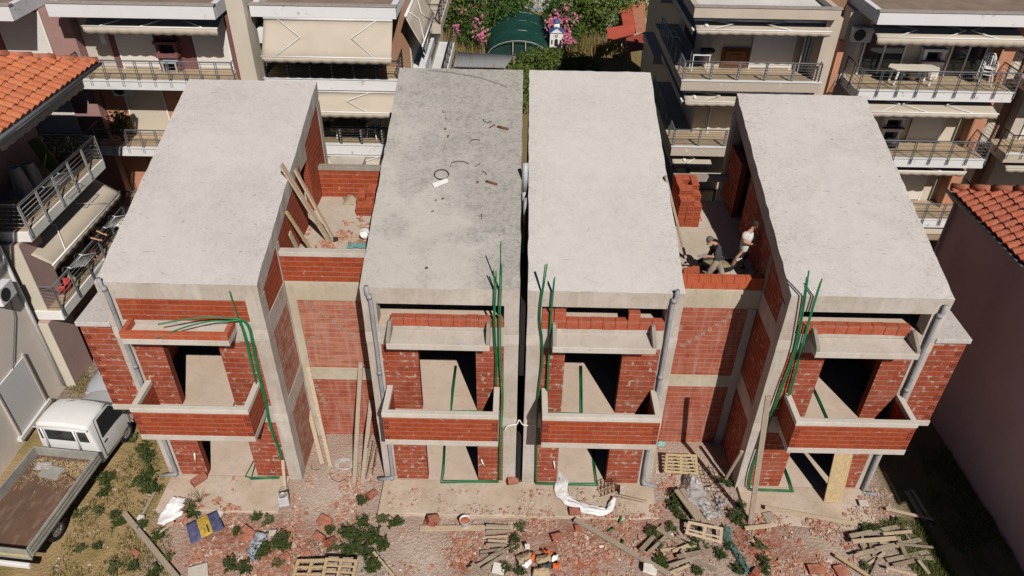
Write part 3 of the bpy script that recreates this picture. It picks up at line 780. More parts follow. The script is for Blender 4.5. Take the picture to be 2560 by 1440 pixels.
# concrete aprons before each pair of doors
for a_, b_, f_ in ((-10.62, -6.95, -1.32), (-3.98, 4.40, -1.28), (7.05, 10.9, -1.45)):
    n = 24; r = random.Random(int(b_ * 10)); poly = [(a_, 0), (a_, f_)] + [(a_ + (b_ - a_) * i / n, f_ + r.uniform(-.02, .02)) for i in range(1, n)] + [(b_, f_), (b_, 0)]
    struct(MB().prism(poly, 'z', -.3, .005).build('concrete_apron', M['apron'], bevel=.02))
# sandy path by the pale wall at far right
struct(MB().box(11.2, 7.5, -.2, 30, 11.4, .0).build('path', plain('sandy_path', (.44, .36, .25), .95, .2, 2)))

# ---------------------------------------------------------------- broken masonry lying about (uncountable)
def inpoly(p, poly):
    c = False; n = len(poly)
    for i in range(n):
        a, b = poly[i], poly[(i + 1) % n]
        if (a[1] > p[1]) != (b[1] > p[1]) and p[0] < (b[0] - a[0]) * (p[1] - a[1]) / (b[1] - a[1]) + a[0]: c = not c
    return c
def scatter(name, label, regions, mat, smin, smax, flat=.5, sides=False):
    m = MB(); m.mdat = None
    for poly, n, z in regions:
        W = [at(px, py, 'z', -.05 if z is None else z) for px, py in poly]; pl = [(p.x, p.y) for p in W]
        x0 = min(p[0] for p in pl); x1 = max(p[0] for p in pl); y0 = min(p[1] for p in pl); y1 = max(p[1] for p in pl); k = 0; tries = 0
        while k < n and tries < n * 12:
            tries += 1; x = ru(x0, x1); y = ru(y0, y1)
            if not inpoly((x, y), pl): continue
            if mn.noise((x * 1.1, y * 1.1, 3)) + .55 * mn.noise((x * 3.1, y * 3.1, 8)) < ru(-.18, .28): continue
            s = smin + (smax - smin) * rnd() ** 4
            zz = (gz(x, y) if z is None else z)
            if z is None and any(a <= x <= b and f <= y <= 0 for a, b, f in ((-10.62, -6.95, -1.32), (-3.98, 4.40, -1.28), (7.05, 10.9, -1.45))): zz = .01
            h = s * ru(.2, flat)
            m.obox((x, y, zz + h * .35), (s, s * ru(.4, .9), h), (ru(-.4, .4), ru(-.4, .4), ru(0, 6.3)), 0, s * .16); k += 1
    o = m.build(name, mat); tag(o, label, 'rubble', kind='stuff'); return o
RED = island_mat('brick_shards', [(.44, .17, .105), (.36, .115, .068), (.48, .25, .17), (.40, .15, .095), (.50, .34, .26), (.46, .30, .225), (.42, .125, .06)])
GRY = island_mat('mortar_shards', [(.54, .43, .35), (.44, .35, .29), (.58, .49, .42), (.40, .29, .23), (.50, .36, .28)])
scatter('brick_rubble', 'crushed red brick strewn over the ground before the houses', [
    ([(400, 1300), (520, 1240), (640, 1290), (820, 1290), (760, 1490), (480, 1490), (420, 1380)], 2550, None),
    ([(700, 1230), (890, 1200), (950, 1230), (930, 1330), (760, 1330)], 520, None),
    ([(740, 1150), (900, 1150), (945, 1210), (780, 1250)], 255, None),
    ([(1000, 1300), (1330, 1300), (1320, 1490), (960, 1490)], 380, None),
    ([(1120, 1320), (1230, 1320), (1230, 1490), (1140, 1490)], 935, None),
    ([(1320, 1290), (1620, 1290), (1720, 1490), (1300, 1490)], 3230, None),
    ([(1600, 1240), (1690, 1180), (1690, 1290), (1640, 1340)], 442, None),
    ([(1880, 1290), (2080, 1300), (2160, 1380), (2100, 1490), (1860, 1490)], 2550, None),
    ([(960, 1225), (1640, 1225), (1640, 1290), (950, 1290)], 221, None),
    ([(2050, 1240), (2240, 1220), (2260, 1300), (2150, 1330)], 204, None),
    ([(430, 1200), (690, 1200), (680, 1290), (420, 1290)], 27, None)], RED, .025, .115)
scatter('mortar_rubble', 'pale mortar and concrete crumbs mixed in with the broken brick', [
    ([(400, 1290), (700, 1290), (860, 1300), (800, 1490), (440, 1490)], 1360, None),
    ([(720, 1160), (950, 1160), (950, 1330), (740, 1330)], 1530, None),
    ([(960, 1300), (1330, 1300), (1310, 1490), (940, 1490)], 2040, None),
    ([(1320, 1290), (1660, 1280), (1760, 1490), (1300, 1490)], 2040, None),
    ([(1630, 1120), (1800, 1120), (1860, 1290), (1650, 1330)], 1190, None),
    ([(1880, 1290), (2200, 1320), (2300, 1490), (1840, 1490)], 2210, None),
    ([(2060, 1230), (2260, 1200), (2340, 1320), (2180, 1330)], 850, None),
    ([(950, 1225), (1640, 1225), (1640, 1295), (950, 1295)], 714, None),
    ([(120, 1150), (400, 1180), (420, 1490), (90, 1490)], 442, None)], GRY, .018, .085)
WHT = island_mat('plaster_shards', [(.74, .71, .66), (.62, .57, .5), (.8, .78, .75)], .8)
scatter('plaster_rubble', 'white plaster chips scattered among the red rubble', [
    ([(430, 1290), (560, 1290), (700, 1400), (520, 1490), (440, 1400)], 60, None),
    ([(700, 1220), (950, 1200), (930, 1330)], 30, None), ([(1000, 1330), (1700, 1330), (1700, 1490), (1000, 1490)], 90, None),
    ([(1880, 1320), (2150, 1330), (2150, 1490), (1880, 1490)], 80, None)], WHT, .03, .13, .4)
scatter('terrace_rubble', 'red brick splinters littering the left terrace floor', [
    ([(860, 570), (930, 560), (915, 610), (850, 630), (790, 615)], 420, 6.2), ([(760, 560), (920, 540), (900, 630), (720, 630)], 130, 6.2)], RED, .02, .15)
scatter('terrace_mortar', 'pale mortar crumbs on the right terrace beside the fresh bricks', [
    ([(1745, 680), (1830, 680), (1830, 705), (1745, 705)], 90, 6.2)], GRY, .02, .12)

# dry grass between the weeds
def grass(name, label, regions, cols, h0, h1, w=.012):
    m = MB()
    for poly, n in regions:
        pl = [(p.x, p.y) for p in (at(px, py, 'z', -.1) for px, py in poly)]
        x0 = min(p[0] for p in pl); x1 = max(p[0] for p in pl); y0 = min(p[1] for p in pl); y1 = max(p[1] for p in pl); k = 0; tr = 0
        while k < n and tr < n * 10:
            tr += 1; x = ru(x0, x1); y = ru(y0, y1)
            if not inpoly((x, y), pl) or mn.noise((x * .9, y * .9, 1)) + .5 * mn.noise((x * 2.6, y * 2.6, 4)) < ru(-.35, .45): continue
            k += 1; z = gz(x, y) if y < 12 else -.13
            for _ in range(3):
                a = ru(0, 6.3); h = ru(h0, h1); l = ru(.1, .7) * h; ww = w * ru(.7, 1.4) * (1 + h)
                bx, by = x + ru(-.05, .05), y + ru(-.05, .05)
                m.add([(bx - ww * sin(a), by + ww * cos(a), z - .02), (bx + ww * sin(a), by - ww * cos(a), z - .02), (bx + l * cos(a), by + l * sin(a), z + h)], [(0, 1, 2)])
    o = m.build(name, leaf_mat(name + '_blades', cols, .8)); tag(o, label, 'grass', kind='stuff')
DRY = [(.36, .29, .12), (.28, .23, .09), (.15, .15, .04), (.42, .34, .17)]
grass('dry_grass', 'sparse dry yellow grass along the left strip beside the truck', [([(100, 1490), (170, 1330), (330, 1110), (390, 1120), (420, 1260), (440, 1490)], 1500), ([(300, 1040), (345, 1030), (400, 1120), (330, 1110)], 200), ([(160, 965), (215, 930), (260, 960), (200, 985)], 260)], DRY, .03, .14)
grass('green_grass', 'soft green grass tufts at the foot of the plum side wall', [([(2200, 1300), (2300, 1290), (2420, 1490), (2330, 1490), (2240, 1370)], 1500), ([(2290, 1090), (2380, 1130), (2560, 1400), (2480, 1490), (2330, 1290)], 1500)], [(.12, .17, .04), (.18, .22, .06), (.26, .25, .09), (.09, .12, .03)], .05, .19, .011)

grass('weed_cover', 'low green seedlings dotted over the left strip of dry soil', [([(100, 1490), (170, 1330), (330, 1110), (390, 1120), (420, 1260), (440, 1490)], 420), ([(700, 1330), (960, 1300), (960, 1490), (700, 1490)], 240), ([(1600, 1330), (1880, 1300), (1900, 1490), (1600, 1490)], 260)], [(.05, .08, .02), (.08, .115, .03), (.11, .13, .045)], .03, .10, .018)
# ================================================================ single loose things on the plot
def plank(a, b, w=.12, th=.035, mat='wood', label=None, group=None, name='plank', up=(0, 0, 1), cat='plank'):
    m = MB().beam(a, b, w, th, up)
    o = m.build(name, M[mat] if isinstance(mat, str) else mat, bevel=.004); return tag(o, label, cat, group)
def gplank(pa, pb, w=.12, th=.035, mat='wood', label=None, group=None, lift=.05, lb=None, **k):
    a = ground_at(*pa); b = ground_at(*pb); a.z += lift; b.z += lift if lb is None else lb
    return plank(a, b, w, th, mat, label, group, **k)
gplank((1050, 1324), (1300, 1321), .17, .05, 'wood', 'long pale plank lying flat in front of the white rubble bucket', lift=.05)
gplank((1436, 1306), (1672, 1444), .15, .08, 'wood_grey', 'long squared timber slanting across the red rubble right of the orange sack', lift=.14)
gplank((314, 1290), (445, 1450), .15, .08, 'wood_grey', 'long weathered timber lying among weeds left of the blue and yellow bag', lift=.10)
gplank((1910, 1276), (2140, 1318), .12, .05, 'wood', 'slim pale plank lying across the right apron edge', lift=.14)
gplank((1860, 1327), (1925, 1320), .12, .05, 'wood', 'short pale board end at the apron edge right of the round bush', lift=.12)
gplank((2265, 1230), (2310, 1305), .13, .05, 'wood_grey', 'left one of two parallel boards lying near the shadow edge', lift=.06)
gplank((2278, 1228), (2322, 1300), .08, .05, 'wood', 'right one of two parallel boards lying near the shadow edge', lift=.07)
gplank((2212, 1278), (2330, 1305), .09, .035, 'wood', 'thin board crossing below the two parallel boards', lift=.12)
gplank((439, 1315), (401, 1343), .07, .03, 'wood', 'thin lath lying in the rubble just left of the blue bag', lift=.2)
gplank((388, 1232), (345, 1312), .09, .03, 'wood_grey', 'thin grey lath beside the left apron corner', lift=.05)
gplank((1180, 1415), (1215, 1450), .10, .06, 'wood_grey', 'short grey post lying left of the white square tile', lift=.12)
gplank((935, 1390), (985, 1450), .07, .04, 'wood', 'reddish broken rail beside the yellow pallet', lift=.2)
gplank((2085, 1395), (2170, 1450), .10, .04, 'wood_y', 'fresh yellow board sticking out at the lower right rubble', lift=.15)
gplank((1910, 1296), (1935, 1291), .3, .03, 'wood_grey', 'wide flat board end lying near the foot of the long leaning plank', lift=.04)
# heaps of sawn offcuts
M['wood_old'] = wood_mat('old_plank', (.35, .275, .205), .5)
HEAPS = [
  ('offcuts heaped at lower right beside the green grass', [(2120, 1350, 2245, 1320), (2125, 1365, 2240, 1352), (2170, 1345, 2185, 1395), (2140, 1392, 2230, 1370), (2185, 1380, 2300, 1352), (2215, 1405, 2320, 1380), (2240, 1350, 2265, 1400), (2250, 1395, 2330, 1400), (2195, 1400, 2175, 1442), (2150, 1352, 2160, 1390), (2230, 1420, 2330, 1392), (2260, 1340, 2290, 1372), (2205, 1340, 2275, 1335), (2210, 1430, 2290, 1440), (2235, 1370, 2330, 1375), (2195, 1362, 2260, 1372), (2160, 1420, 2210, 1385), (2290, 1410, 2320, 1440), (2130, 1400, 2180, 1372)]),
  ('offcuts scattered between the weeds left of the green netting', [(1600, 1385, 1660, 1315), (1620, 1392, 1680, 1330), (1640, 1330, 1700, 1360), (1680, 1385, 1720, 1368), (1690, 1345, 1740, 1365), (1700, 1385, 1730, 1415), (1650, 1380, 1740, 1370), (1720, 1395, 1790, 1432), (1670, 1425, 1750, 1396), (1690, 1400, 1780, 1378), (1625, 1425, 1700, 1440), (1735, 1335, 1760, 1390), (1680, 1310, 1710, 1352), (1600, 1400, 1640, 1440), (1660, 1440, 1720, 1420)]),
  ('offcuts lying in layers below the white square tile', [(1215, 1335, 1280, 1332), (1205, 1348, 1270, 1345), (1220, 1360, 1268, 1355), (1215, 1372, 1265, 1366), (1200, 1384, 1260, 1378), (1195, 1420, 1250, 1380), (1205, 1430, 1262, 1388), (1170, 1430, 1240, 1392), (1225, 1400, 1290, 1365), (1200, 1395, 1225, 1388), (1240, 1440, 1245, 1415), (1215, 1325, 1275, 1322)])]
for gname, L_ in HEAPS:
    for i, (x0, y0, x1, y1) in enumerate(L_):
        gplank((x0, y0), (x1, y1), ru(.05, .13), ru(.02, .05), random.choice(['wood', 'wood_grey', 'wood_old', 'wood_old', 'wood_grey']), 'sawn board among the ' + gname, gname, lift=ru(.03, .22), lb=ru(.02, .14), name='offcut', cat='offcut')
# props and boards leaning on the houses
def lean(pa, axa, va, pb, w, th, mat, label, zb=None, dz=0, up=(0, -1, 0), **k):
    a = at(*pa, axa, va); b = ground_at(*pb) if zb is None else at(*pb, 'z', zb)
    return plank(a, b, w, th, mat, label, up=up, **k)
lean((770, 916), 'y', 1.83, (826, 1165), .12, .035, 'wood', 'pale board leaning in the left wing corner, right one of the pair')
lean((773, 1028), 'y', 1.80, (806, 1160), .14, .035, 'wood', 'shorter pale board leaning in the left wing corner beside the longer one')
lean((902, 905), 'y', 1.80, (886, 1206), .13, .09, 'wood_grey', 'grey timber prop leaning on the left wing wall, left of two', name='timber_prop', cat='timber')
lean((928, 1000), 'y', 1.80, (906, 1210), .13, .09, 'wood_grey', 'shorter grey timber prop leaning on the left wing wall in the shade edge', name='timber_prop', cat='timber')
lean((1921, 990), 'y', -1.16, (1876, 1305), .15, .06, 'wood_grey', 'tall grey plank leaning against the left corner of the rightmost balcony', name='timber_prop', cat='timber')
lean((1855, 1128), 'y', -.07, (1812, 1200), .10, .06, 'wood_grey', 'short grey prop leaning on the shaded column of the rightmost house', name='timber_prop', cat='timber')
lean((707, 1150), 'y', -.05, (714, 1232), .09, .05, 'wood', 'stub of pale board leaning on the column behind the white can')
for (pa, pb) in (((938, 1105), (915, 1195)), ((945, 1120), (930, 1190)), ((930, 1080), (905, 1165))):
    lean(pa, 'y', .8, pb, .03, .03, 'rust', 'thin rusty stick leaning in the shade beside the left wing props', name='stick', cat='stick')['group'] = 'rusty sticks in the wing corner'
# board set against the pier of the right doorway
b_ = MB(); p0 = at(2060, 1254, 'z', .03); p1 = at(2103, 1256, 'z', .03)
b_.add([p0, p1, Vector((p1.x + .02, -.02, 2.42)), Vector((p0.x - .02, -.02, 2.42)), p0 + Vector((0, .05, 0)), p1 + Vector((0, .05, 0)), Vector((p1.x + .02, .012, 2.42)), Vector((p0.x - .02, .012, 2.42))],
       [(0, 1, 2, 3), (7, 6, 5, 4), (0, 4, 5, 1), (1, 5, 6, 2), (2, 6, 7, 3), (3, 7, 4, 0)])
tag(b_.build('shuttering_board', M['ply']), 'yellow shuttering board leaning upright in the ground doorway of the rightmost house', 'board')
# planks on the left terrace
lean((703, 412), 'z', 8.9, (822, 600), .23, .05, 'wood', 'widest pale plank leaning from the terrace up to the left roof edge', 6.23, up=(1, 0, 0))
lean((737, 424), 'z', 8.46, (834, 598), .17, .05, 'wood', 'narrower plank leaning just right of the widest terrace plank', 6.23, up=(1, 0, 0))
lean((716, 530), 'x', X1b + .06, (783, 632), .10, .06, 'wood_y', 'thin squared batten leaning on the left terrace brick wall', 6.25, up=(1, 0, 0))
lean((724, 582), 'x', X1b + .06, (752, 640), .18, .04, 'wood', 'short broad board leaning at the near corner of the left terrace', 6.25, up=(1, 0, 0))
lean((1664, 440), 'z', 8.66, (1714, 644), .13, .07, 'wood_grey', 'long timber leaning from the right terrace onto the neighbouring roof edge', 6.24, up=(1, 0, 0), name='timber_prop', cat='timber')

# pallets
def pallet(name, label, corners, cat='pallet', slats=7, mat='wood_y', group=None, broken=()):
    a, b, c, d = [Vector(p) for p in corners]      # near-left, near-right, far-right, far-left
    o = (a + b + c + d) / 4; root = thing(name, label, cat, (o.x, o.y, min(p.z for p in (a, b, c, d))), group)
    n = (b - a).cross(d - a).normalized()
    def P(u, v): return a.lerp(b, u).lerp(d.lerp(c, u), v)
    for u in (.03, .5, .97):
        MB().beam(P(u, 0) + n * .05, P(u, 1) + n * .05, .09, .09, n).build('bearer', M[mat], root, bevel=.004)
    for i in range(slats):
        if i in broken: continue
        v = (i + .3) / (slats - .4)
        MB().beam(P(-.0, v) + n * .11, P(1.0, v) + n * .112, .055 + .03 * (i in (0, slats - 1)), .02, n).build('slat', M[mat], root, bevel=.003)
    return root
G = lambda px, py, z=.1: at(px, py, 'z', z)
pallet('pallet', 'light wooden pallet lying under the right wing wall', [G(1659, 1184, .05), G(1744, 1191, .05), G(1740, 1141, .22), G(1664, 1138, .22)], slats=6)
pallet('pallet', 'yellow wooden pallet at the bottom edge, left one of the pair', [G(726, 1462, .1), G(806, 1466, .1), G(820, 1400, .16), G(746, 1402, .16)], slats=4)
pallet('pallet', 'yellow wooden pallet at the bottom edge, overlapping its twin on the right', [G(800, 1470, .2), G(880, 1472, .2), G(895, 1403, .3), G(816, 1398, .3)], slats=5)
pallet('broken_pallet', 'broken pale pallet half buried among weeds below the wrapped boards', [G(1712, 1336, .12), G(1802, 1362, .12), G(1806, 1322, .25), G(1720, 1306, .25)], slats=4, mat='wood', broken=(2,))
t_ = thing('board_stack', 'dark weathered boards on edge under torn clear plastic near the right wing', 'boards', tuple(G(1745, 1270, 0)))
for i, (x0, y0, x1, y1) in enumerate(((1690, 1225, 1745, 1300), (1704, 1222, 1760, 1304), (1745, 1232, 1795, 1296), (1757, 1226, 1806, 1290), (1722, 1228, 1778, 1300))):
    a = G(x0, y0, .22); b = G(x1, y1, .22); MB().beam(a, b, .16, .06).build('board', M['wood_grey'], t_, bevel=.005)
# film torn over them
def film_mat(name, c, alpha):
    t = NT(name); n = t.noise(t.map(), 7, 5, .7)
    t.put(t.b.inputs['Alpha'], t.ramp(n, .3, .7, alpha * .45, alpha)); return t.fin(t.mix(n, c, tuple(min(1, q * 1.25) for q in c)), .25, n, .8, .05, .6)
M['film'] = film_mat('clear_film', (.60, .58, .58), .7); M['filmgreen'] = film_mat('green_film', (.10, .20, .18), .95)
M['sheet'] = plain('white_sheet', (.80, .79, .80), .5, .04, 3, .35)
def cloth(name, label, cat, rows, mat, wr=.05, seed=1, nu=26, nv=10, lift=.03):
    """rows: list of (left_px, right_px) ground points along its length"""
    R_ = [(ground_at(*a), ground_at(*b)) for a, b in rows]; r = random.Random(seed)
    def fn(u, v):
        f = u * (len(R_) - 1); i = min(int(f), len(R_) - 2); t = f - i
        a = R_[i][0].lerp(R_[i + 1][0], t); b = R_[i][1].lerp(R_[i + 1][1], t); p = a.lerp(b, v)
        h = wr * (1.1 * abs(mn.noise((u * 9, v * 3.2, seed))) + .5 * abs(mn.noise((u * 21, v * 8, seed + 3)))) + wr * .8 * sin(pi * v)
        return (p.x + wr * mn.noise((u * 7, v * 5, seed + 9)), p.y + wr * mn.noise((u * 7, v * 5, seed + 19)), p.z + lift + h)
    o = MB().grid(fn, nu, nv).build(name, mat, solid=.006); return tag(o, label, cat)
cloth('plastic_sheet', 'twisted white sheet trailing from a doorway over the middle apron', 'sheet', [((1391, 1170), (1400, 1176)), ((1386, 1215), (1422, 1205)), ((1392, 1245), (1420, 1235)), ((1410, 1262), (1435, 1250)), ((1460, 1286), (1478, 1266)), ((1508, 1294), (1512, 1274)), ((1532, 1280), (1514, 1274)), ((1541, 1246), (1526, 1252))], M['sheet'], .07, 4, 60, 12)
cloth('plastic_film', 'torn translucent plastic film draped over the dark boards', 'plastic film', [((1722, 1208), (1736, 1208)), ((1712, 1240), (1752, 1232)), ((1712, 1262), (1765, 1262)), ((1748, 1295), (1770, 1285)), ((1762, 1318), (1800, 1312))], M['film'], .10, 7, 30, 14, .30)
cloth('plastic_film', 'crumpled white plastic rag right of the dark boards', 'plastic film', [((1778, 1258), (1790, 1256)), ((1780, 1285), (1800, 1275)), ((1785, 1305), (1815, 1262))], M['film'], .16, 8, 16, 10, .2)
cloth('netting_scrap', 'long strip of green and clear netting lying among boards at lower right', 'netting', [((1800, 1320), (1822, 1322)), ((1805, 1345), (1828, 1350)), ((1820, 1370), (1840, 1375)), ((1835, 1392), (1858, 1395)), ((1848, 1412), (1866, 1415)), ((1852, 1440), (1885, 1440))], M['filmgreen'], .10, 11, 40, 8)
cloth('sack', 'empty white sack with grey stripes lying at the corner of the left apron', 'sack', [((432, 1245), (466, 1248)), ((418, 1262), (464, 1265)), ((400, 1290), (455, 1290)), ((392, 1312), (410, 1316))], M['sheet'], .05, 13, 20, 14)
cloth('sack', 'crumpled grey blue plastic sack half under a weed', 'sack', [((640, 1340), (672, 1336)), ((622, 1368), (660, 1360)), ((622, 1392), (640, 1395)), ((628, 1410), (640, 1408))], plain('sack_blue', (.36, .40, .47), .5, .15), .12, 17, 18, 12)
# orange and tan torn sack with cloth
root = thing('torn_sack', 'torn orange and tan sack spilling dark cloth in the front rubble', 'sack', tuple(ground_at(1340, 1400)))
ORG = plain('sack_orange', (.62, .13, .03), .6, .2, 9); TAN = plain('sack_tan', (.40, .30, .19), .8, .15, 5)
for nm, rows, mt, sd in (('flap', [((1288, 1395), (1325, 1382)), ((1295, 1415), (1330, 1395)), ((1300, 1425), (1320, 1420))], TAN, 3), ('flap', [((1340, 1395), (1374, 1388)), ((1338, 1412), (1378, 1402)), ((1350, 1420), (1376, 1418))], TAN, 5), ('lining', [((1326, 1392), (1338, 1386)), ((1328, 1415), (1337, 1405))], ORG, 6), ('lining', [((1350, 1383), (1378, 1385)), ((1362, 1388), (1381, 1400))], ORG, 8), ('lining', [((1380, 1415), (1398, 1415)), ((1382, 1428), (1400, 1426))], ORG, 9), ('rag', [((1345, 1418), (1380, 1412)), ((1350, 1430), (1378, 1428))], M['rail_d'], 12), ('flap', [((1335, 1425), (1370, 1420)), ((1330, 1448), (1375, 1445))], TAN, 14), ('paper', [((1300, 1420), (1325, 1404)), ((1312, 1432), (1330, 1412))], M['sheet'], 15), ('paper', [((1380, 1400), (1398, 1390)), ((1378, 1412), (1392, 1404))], M['sheet'], 16)):
    R_ = [(ground_at(*a), ground_at(*b)) for a, b in rows]
    def fn(u, v):
        f = v * (len(R_) - 1); i = min(int(f), len(R_) - 2); t = f - i
        p = R_[i][0].lerp(R_[i + 1][0], t).lerp(R_[i][1].lerp(R_[i + 1][1], t), u)
        return (p.x, p.y, p.z + .10 + .16 * sin(pi * min(1, v * 1.2)) * (.4 + abs(mn.noise((u * 4, v * 4, sd)))) + .05 * mn.noise((u * 9, v * 9, sd)))
    MB().grid(fn, 12, 10).build(nm, mt, root, solid=.008)
# blue and yellow paper bag
root = thing('cement_bag', 'flat blue cement bag with a yellow middle band lying on the red rubble', 'bag', tuple(ground_at(510, 1326)))
a, b, c, d = [ground_at(*p) + Vector((0, 0, .12)) for p in ((480, 1366), (562, 1326), (545, 1282), (467, 1318))]
def bagf(u0, u1, dz):
    def fn(u, v):
        U = u0 + (u1 - u0) * u; p = a.lerp(b, U).lerp(d.lerp(c, U), v)
        return (p.x, p.y, p.z + dz + .05 * sin(pi * U) * sin(pi * v) + .02 * mn.noise((U * 5, v * 5, 2)))
    return fn
BLU = plain('bag_blue', (.095, .10, .20), .85, .4, 7); YEL = plain('bag_yellow', (.56, .37, .06), .85, .25, 7); PRT = plain('bag_print', (.05, .05, .05), .7)
MB().grid(bagf(0, 1, 0), 20, 10).build('bag_body', BLU, root, solid=.02)
MB().grid(bagf(.33, .68, .014), 10, 10).build('printed_band', YEL, root)
for (u0, u1, v0, v1) in ((.55, .60, .10, .36), (.545, .605, .36, .46), (.44, .49, .36, .38), (.44, .49, .29, .31), (.47, .485, .31, .36), (.44, .49, .23, .245), (.44, .455, .15, .20), (.475, .49, .15, .20)):
    def fn(u, v, u0=u0, u1=u1, v0=v0, v1=v1): return bagf(0, 1, .02)(u0 + (u1 - u0) * u, v0 + (v1 - v0) * v)
    MB().grid(fn, 2, 2).build('print_mark', PRT, root)
# buckets and cans
def bucket(name, label, loc, r, h, mat, fill=None, fillz=.7, tilt=(0, 0, 0), handle=True, cat='bucket'):
    root = thing(name, label, cat, (0, 0, 0))
    prof = [(0, .004), (r * .82, .004), (r * .86, .02), (r, h), (r * 1.05, h + .005), (r * 1.05, h - .02), (r * .96, h - .022), (r * .80, .02), (0, .02)]
    MB().lathe(prof, n=20).build('body', mat, root)
    if fill: MB().lathe([(0, h * fillz + .03), (r * .5, h * fillz + .02), (r * .93, h * fillz)], n=16).build('contents', fill, root)
    if handle: MB().tube([(r * 1.03 * cos(t), r * .35 * sin(t) - .0, h - .03 - .05 * sin(t)) for t in [pi * i / 10 for i in range(11)]], .006, 5).build('handle', M['wire'], root)
    root.location = loc; root.rotation_euler = tilt; return root
bucket('bucket', 'white plastic bucket filled with red brick bits on the middle apron edge', ground_at(1163, 1316), .155, .33, M['plastic'], plain('brick_bits', (.46, .16, .09), .9, .4, 20), .85)
bucket('bucket', 'white plastic bucket lying tipped by the brick splinters on the left terrace', (at(912, 586, 'z', 6.3)), .15, .30, M['plastic'], None, tilt=(radians(50), radians(20), 0))
root = thing('paint_can', 'square white metal can with round lid standing on the left apron corner', 'can', tuple(at(712, 1260, 'z', .01)))
q = at(712, 1258, 'z', .01)
MB().obox((q.x, q.y, .19), (.30, .26, .36), (0, 0, .25)).build('body', plain('tin', (.55, .57, .60), .4, .12, 4, .5), root, bevel=.02)
MB().lathe([(0, .372), (.10, .372), (.105, .39), (.115, .39), (.118, .37)], (q.x, q.y, 0), 18).build('lid', M['steel'], root)
MB().tube([(q.x - .12, q.y, .37), (q.x - .13, q.y + .12, .47), (q.x, q.y + .16, .49), (q.x + .13, q.y + .12, .47), (q.x + .12, q.y, .37)], .008, 5).build('handle', M['wire'], root)
# loose hollow bricks
def hollow(name, label, loc, rot, d=(.34, .20, .20), mat=None, group=None, cat='brick'):
    root = thing(name, label, cat, (0, 0, 0), group)
    x, y, z = d[0] / 2, d[1] / 2, d[2] / 2
    MB().box(-x, -y, -z, x, y, z).build('body', mat, root, bevel=.008)
    for s in (-1, 1):
        xx = s * (x + .003)
        q = [(xx, -y * .9, -z * .9), (xx, y * .9, -z * .9), (xx, y * .9, z * .9), (xx, -y * .9, z * .9)]
        MB().quad(*(q if s > 0 else q[::-1])).build('perforated_end', M['holes'], root)
    root.location = loc; root.rotation_euler = rot; return root
BLOCK = plain('hollow_block', (.40, .10, .05), .88, .25, 7)
BLOCK_D = plain('dusty_block', (.34, .135, .09), .92, .35, 9)
def gb(px, py, rz, label, tilt=(0, 0), d=(.34, .20, .20), z=None, lift=None, group=None):
    if lift is None: lift = .09 if z is not None else .035
    p = ground_at(px, py) if z is None else at(px, py, 'z', z); p.z += lift
    return hollow('hollow_brick', label, p, (tilt[0], tilt[1], rz), d, BLOCK if z == 6.2 else BLOCK_D, group)
gb(499, 1203, .9, 'single red brick lying at the left pier of the leftmost doorway', (.1, 0), (.46, .2, .2), .02)
gb(1281, 1207, .3, 'broken brick with open holes between the two middle houses', (.5, .2), z=.02)
gb(1083, 1303, .4, 'pale red half brick on the apron edge left of the white bucket', (.2, .3), z=.02)
gb(1076, 1312, -.3, 'lower brick lump on the apron edge left of the white bucket', (.1, -.3))
gb(1392, 1346, .35, 'whole red brick in the rubble left of the slanting timber', (.1, .1))
gb(1436, 1282, .1, 'flat red brick beside the lower end of the white sheet', (.15, .1))
gb(618, 1340, -.5, 'flat brown tile of brick by the crumpled grey blue sack', (.15, .2), (.5, .42, .06))
gb(930, 1240, .9, 'red brick at the left edge of the middle apron', (.3, .2))
gb(812, 1305, -.4, 'pinkish brick slab lying between two weeds left of the middle apron', (.2, .25), (.4, .3, .08))
gb(800, 1345, -.5, 'upper one of two red bricks under the leafy weed left of the pallets', (.4, .1))
gb(828, 1358, 1.1, 'lower one of two red bricks under the leafy weed left of the pallets', (.2, .5))
gb(706, 1400, .9, 'orange red brick lying left of the yellow pallets', (.2, .1), (.42, .18, .14))
gb(340, 1384, -.4, 'red brick shard lying right of the left weathered timber foot', (.1, .2), (.26, .14, .1))
gb(1890, 1432, .9, 'orange red brick at the bottom edge right of the green netting', (.2, .4), (.46, .2, .16))
gb(2040, 1425, .1, 'flat orange brick at the bottom edge below the right rubble', (.1, .1), (.5, .26, .1))
gb(2100, 1428, .3, 'square orange brick piece at the bottom edge right of the flat one', (.15, .1), (.36, .3, .1))
gb(1450, 1322, .2, 'dusty red brick piece left of the slanting timber top', (.2, .2), (.34, .16, .12))
for px, py, l, d in ((683, 1340, 'pale mortar lump by the round weed', (.2, .18, .1)), (1247, 1432 - 7, 'white square tile lying on boards at the bottom edge', (.34, .32, .03)), (1318, 1375, 'small white tile standing above the orange sack', (.14, .03, .2)), (549, 1290, 'white plaster lump right of the blue bag', (.22, .18, .08)), (355, 1388 - 88, 'white stone lying in the dry grass beside the weathered timber', (.16, .13, .1)), (1624, 1430, 'white stone block beside the slanting timber at the bottom', (.38, .24, .14)), (1555, 1213 + 22, 'small pale concrete block standing on the middle apron edge', (.14, .16, .22)), (1775, 1228, 'pale short board off-cut beside the plastic film', (.36, .14, .08)), (2157, 1262, 'pale square tile piece on the rubble below the right drain outlet', (.26, .2, .05)), (497, 1434, 'pale slab corner sticking out at the bottom left rubble', (.5, .4, .06))):
    p = ground_at(px, py); m = MB().obox((p.x, p.y, p.z + d[2] * .6 + .05), d, (ru(-.15, .15), ru(-.15, .15), ru(-.4, .4)), 0, min(d) * .12)
    tag(m.build('stone_block' if 'tile' not in l else 'tile', M['conc_l'] if 'white' not in l else plain('plaster_white', (.72, .69, .64), .8)), l, 'tile' if 'tile' in l else 'stone')
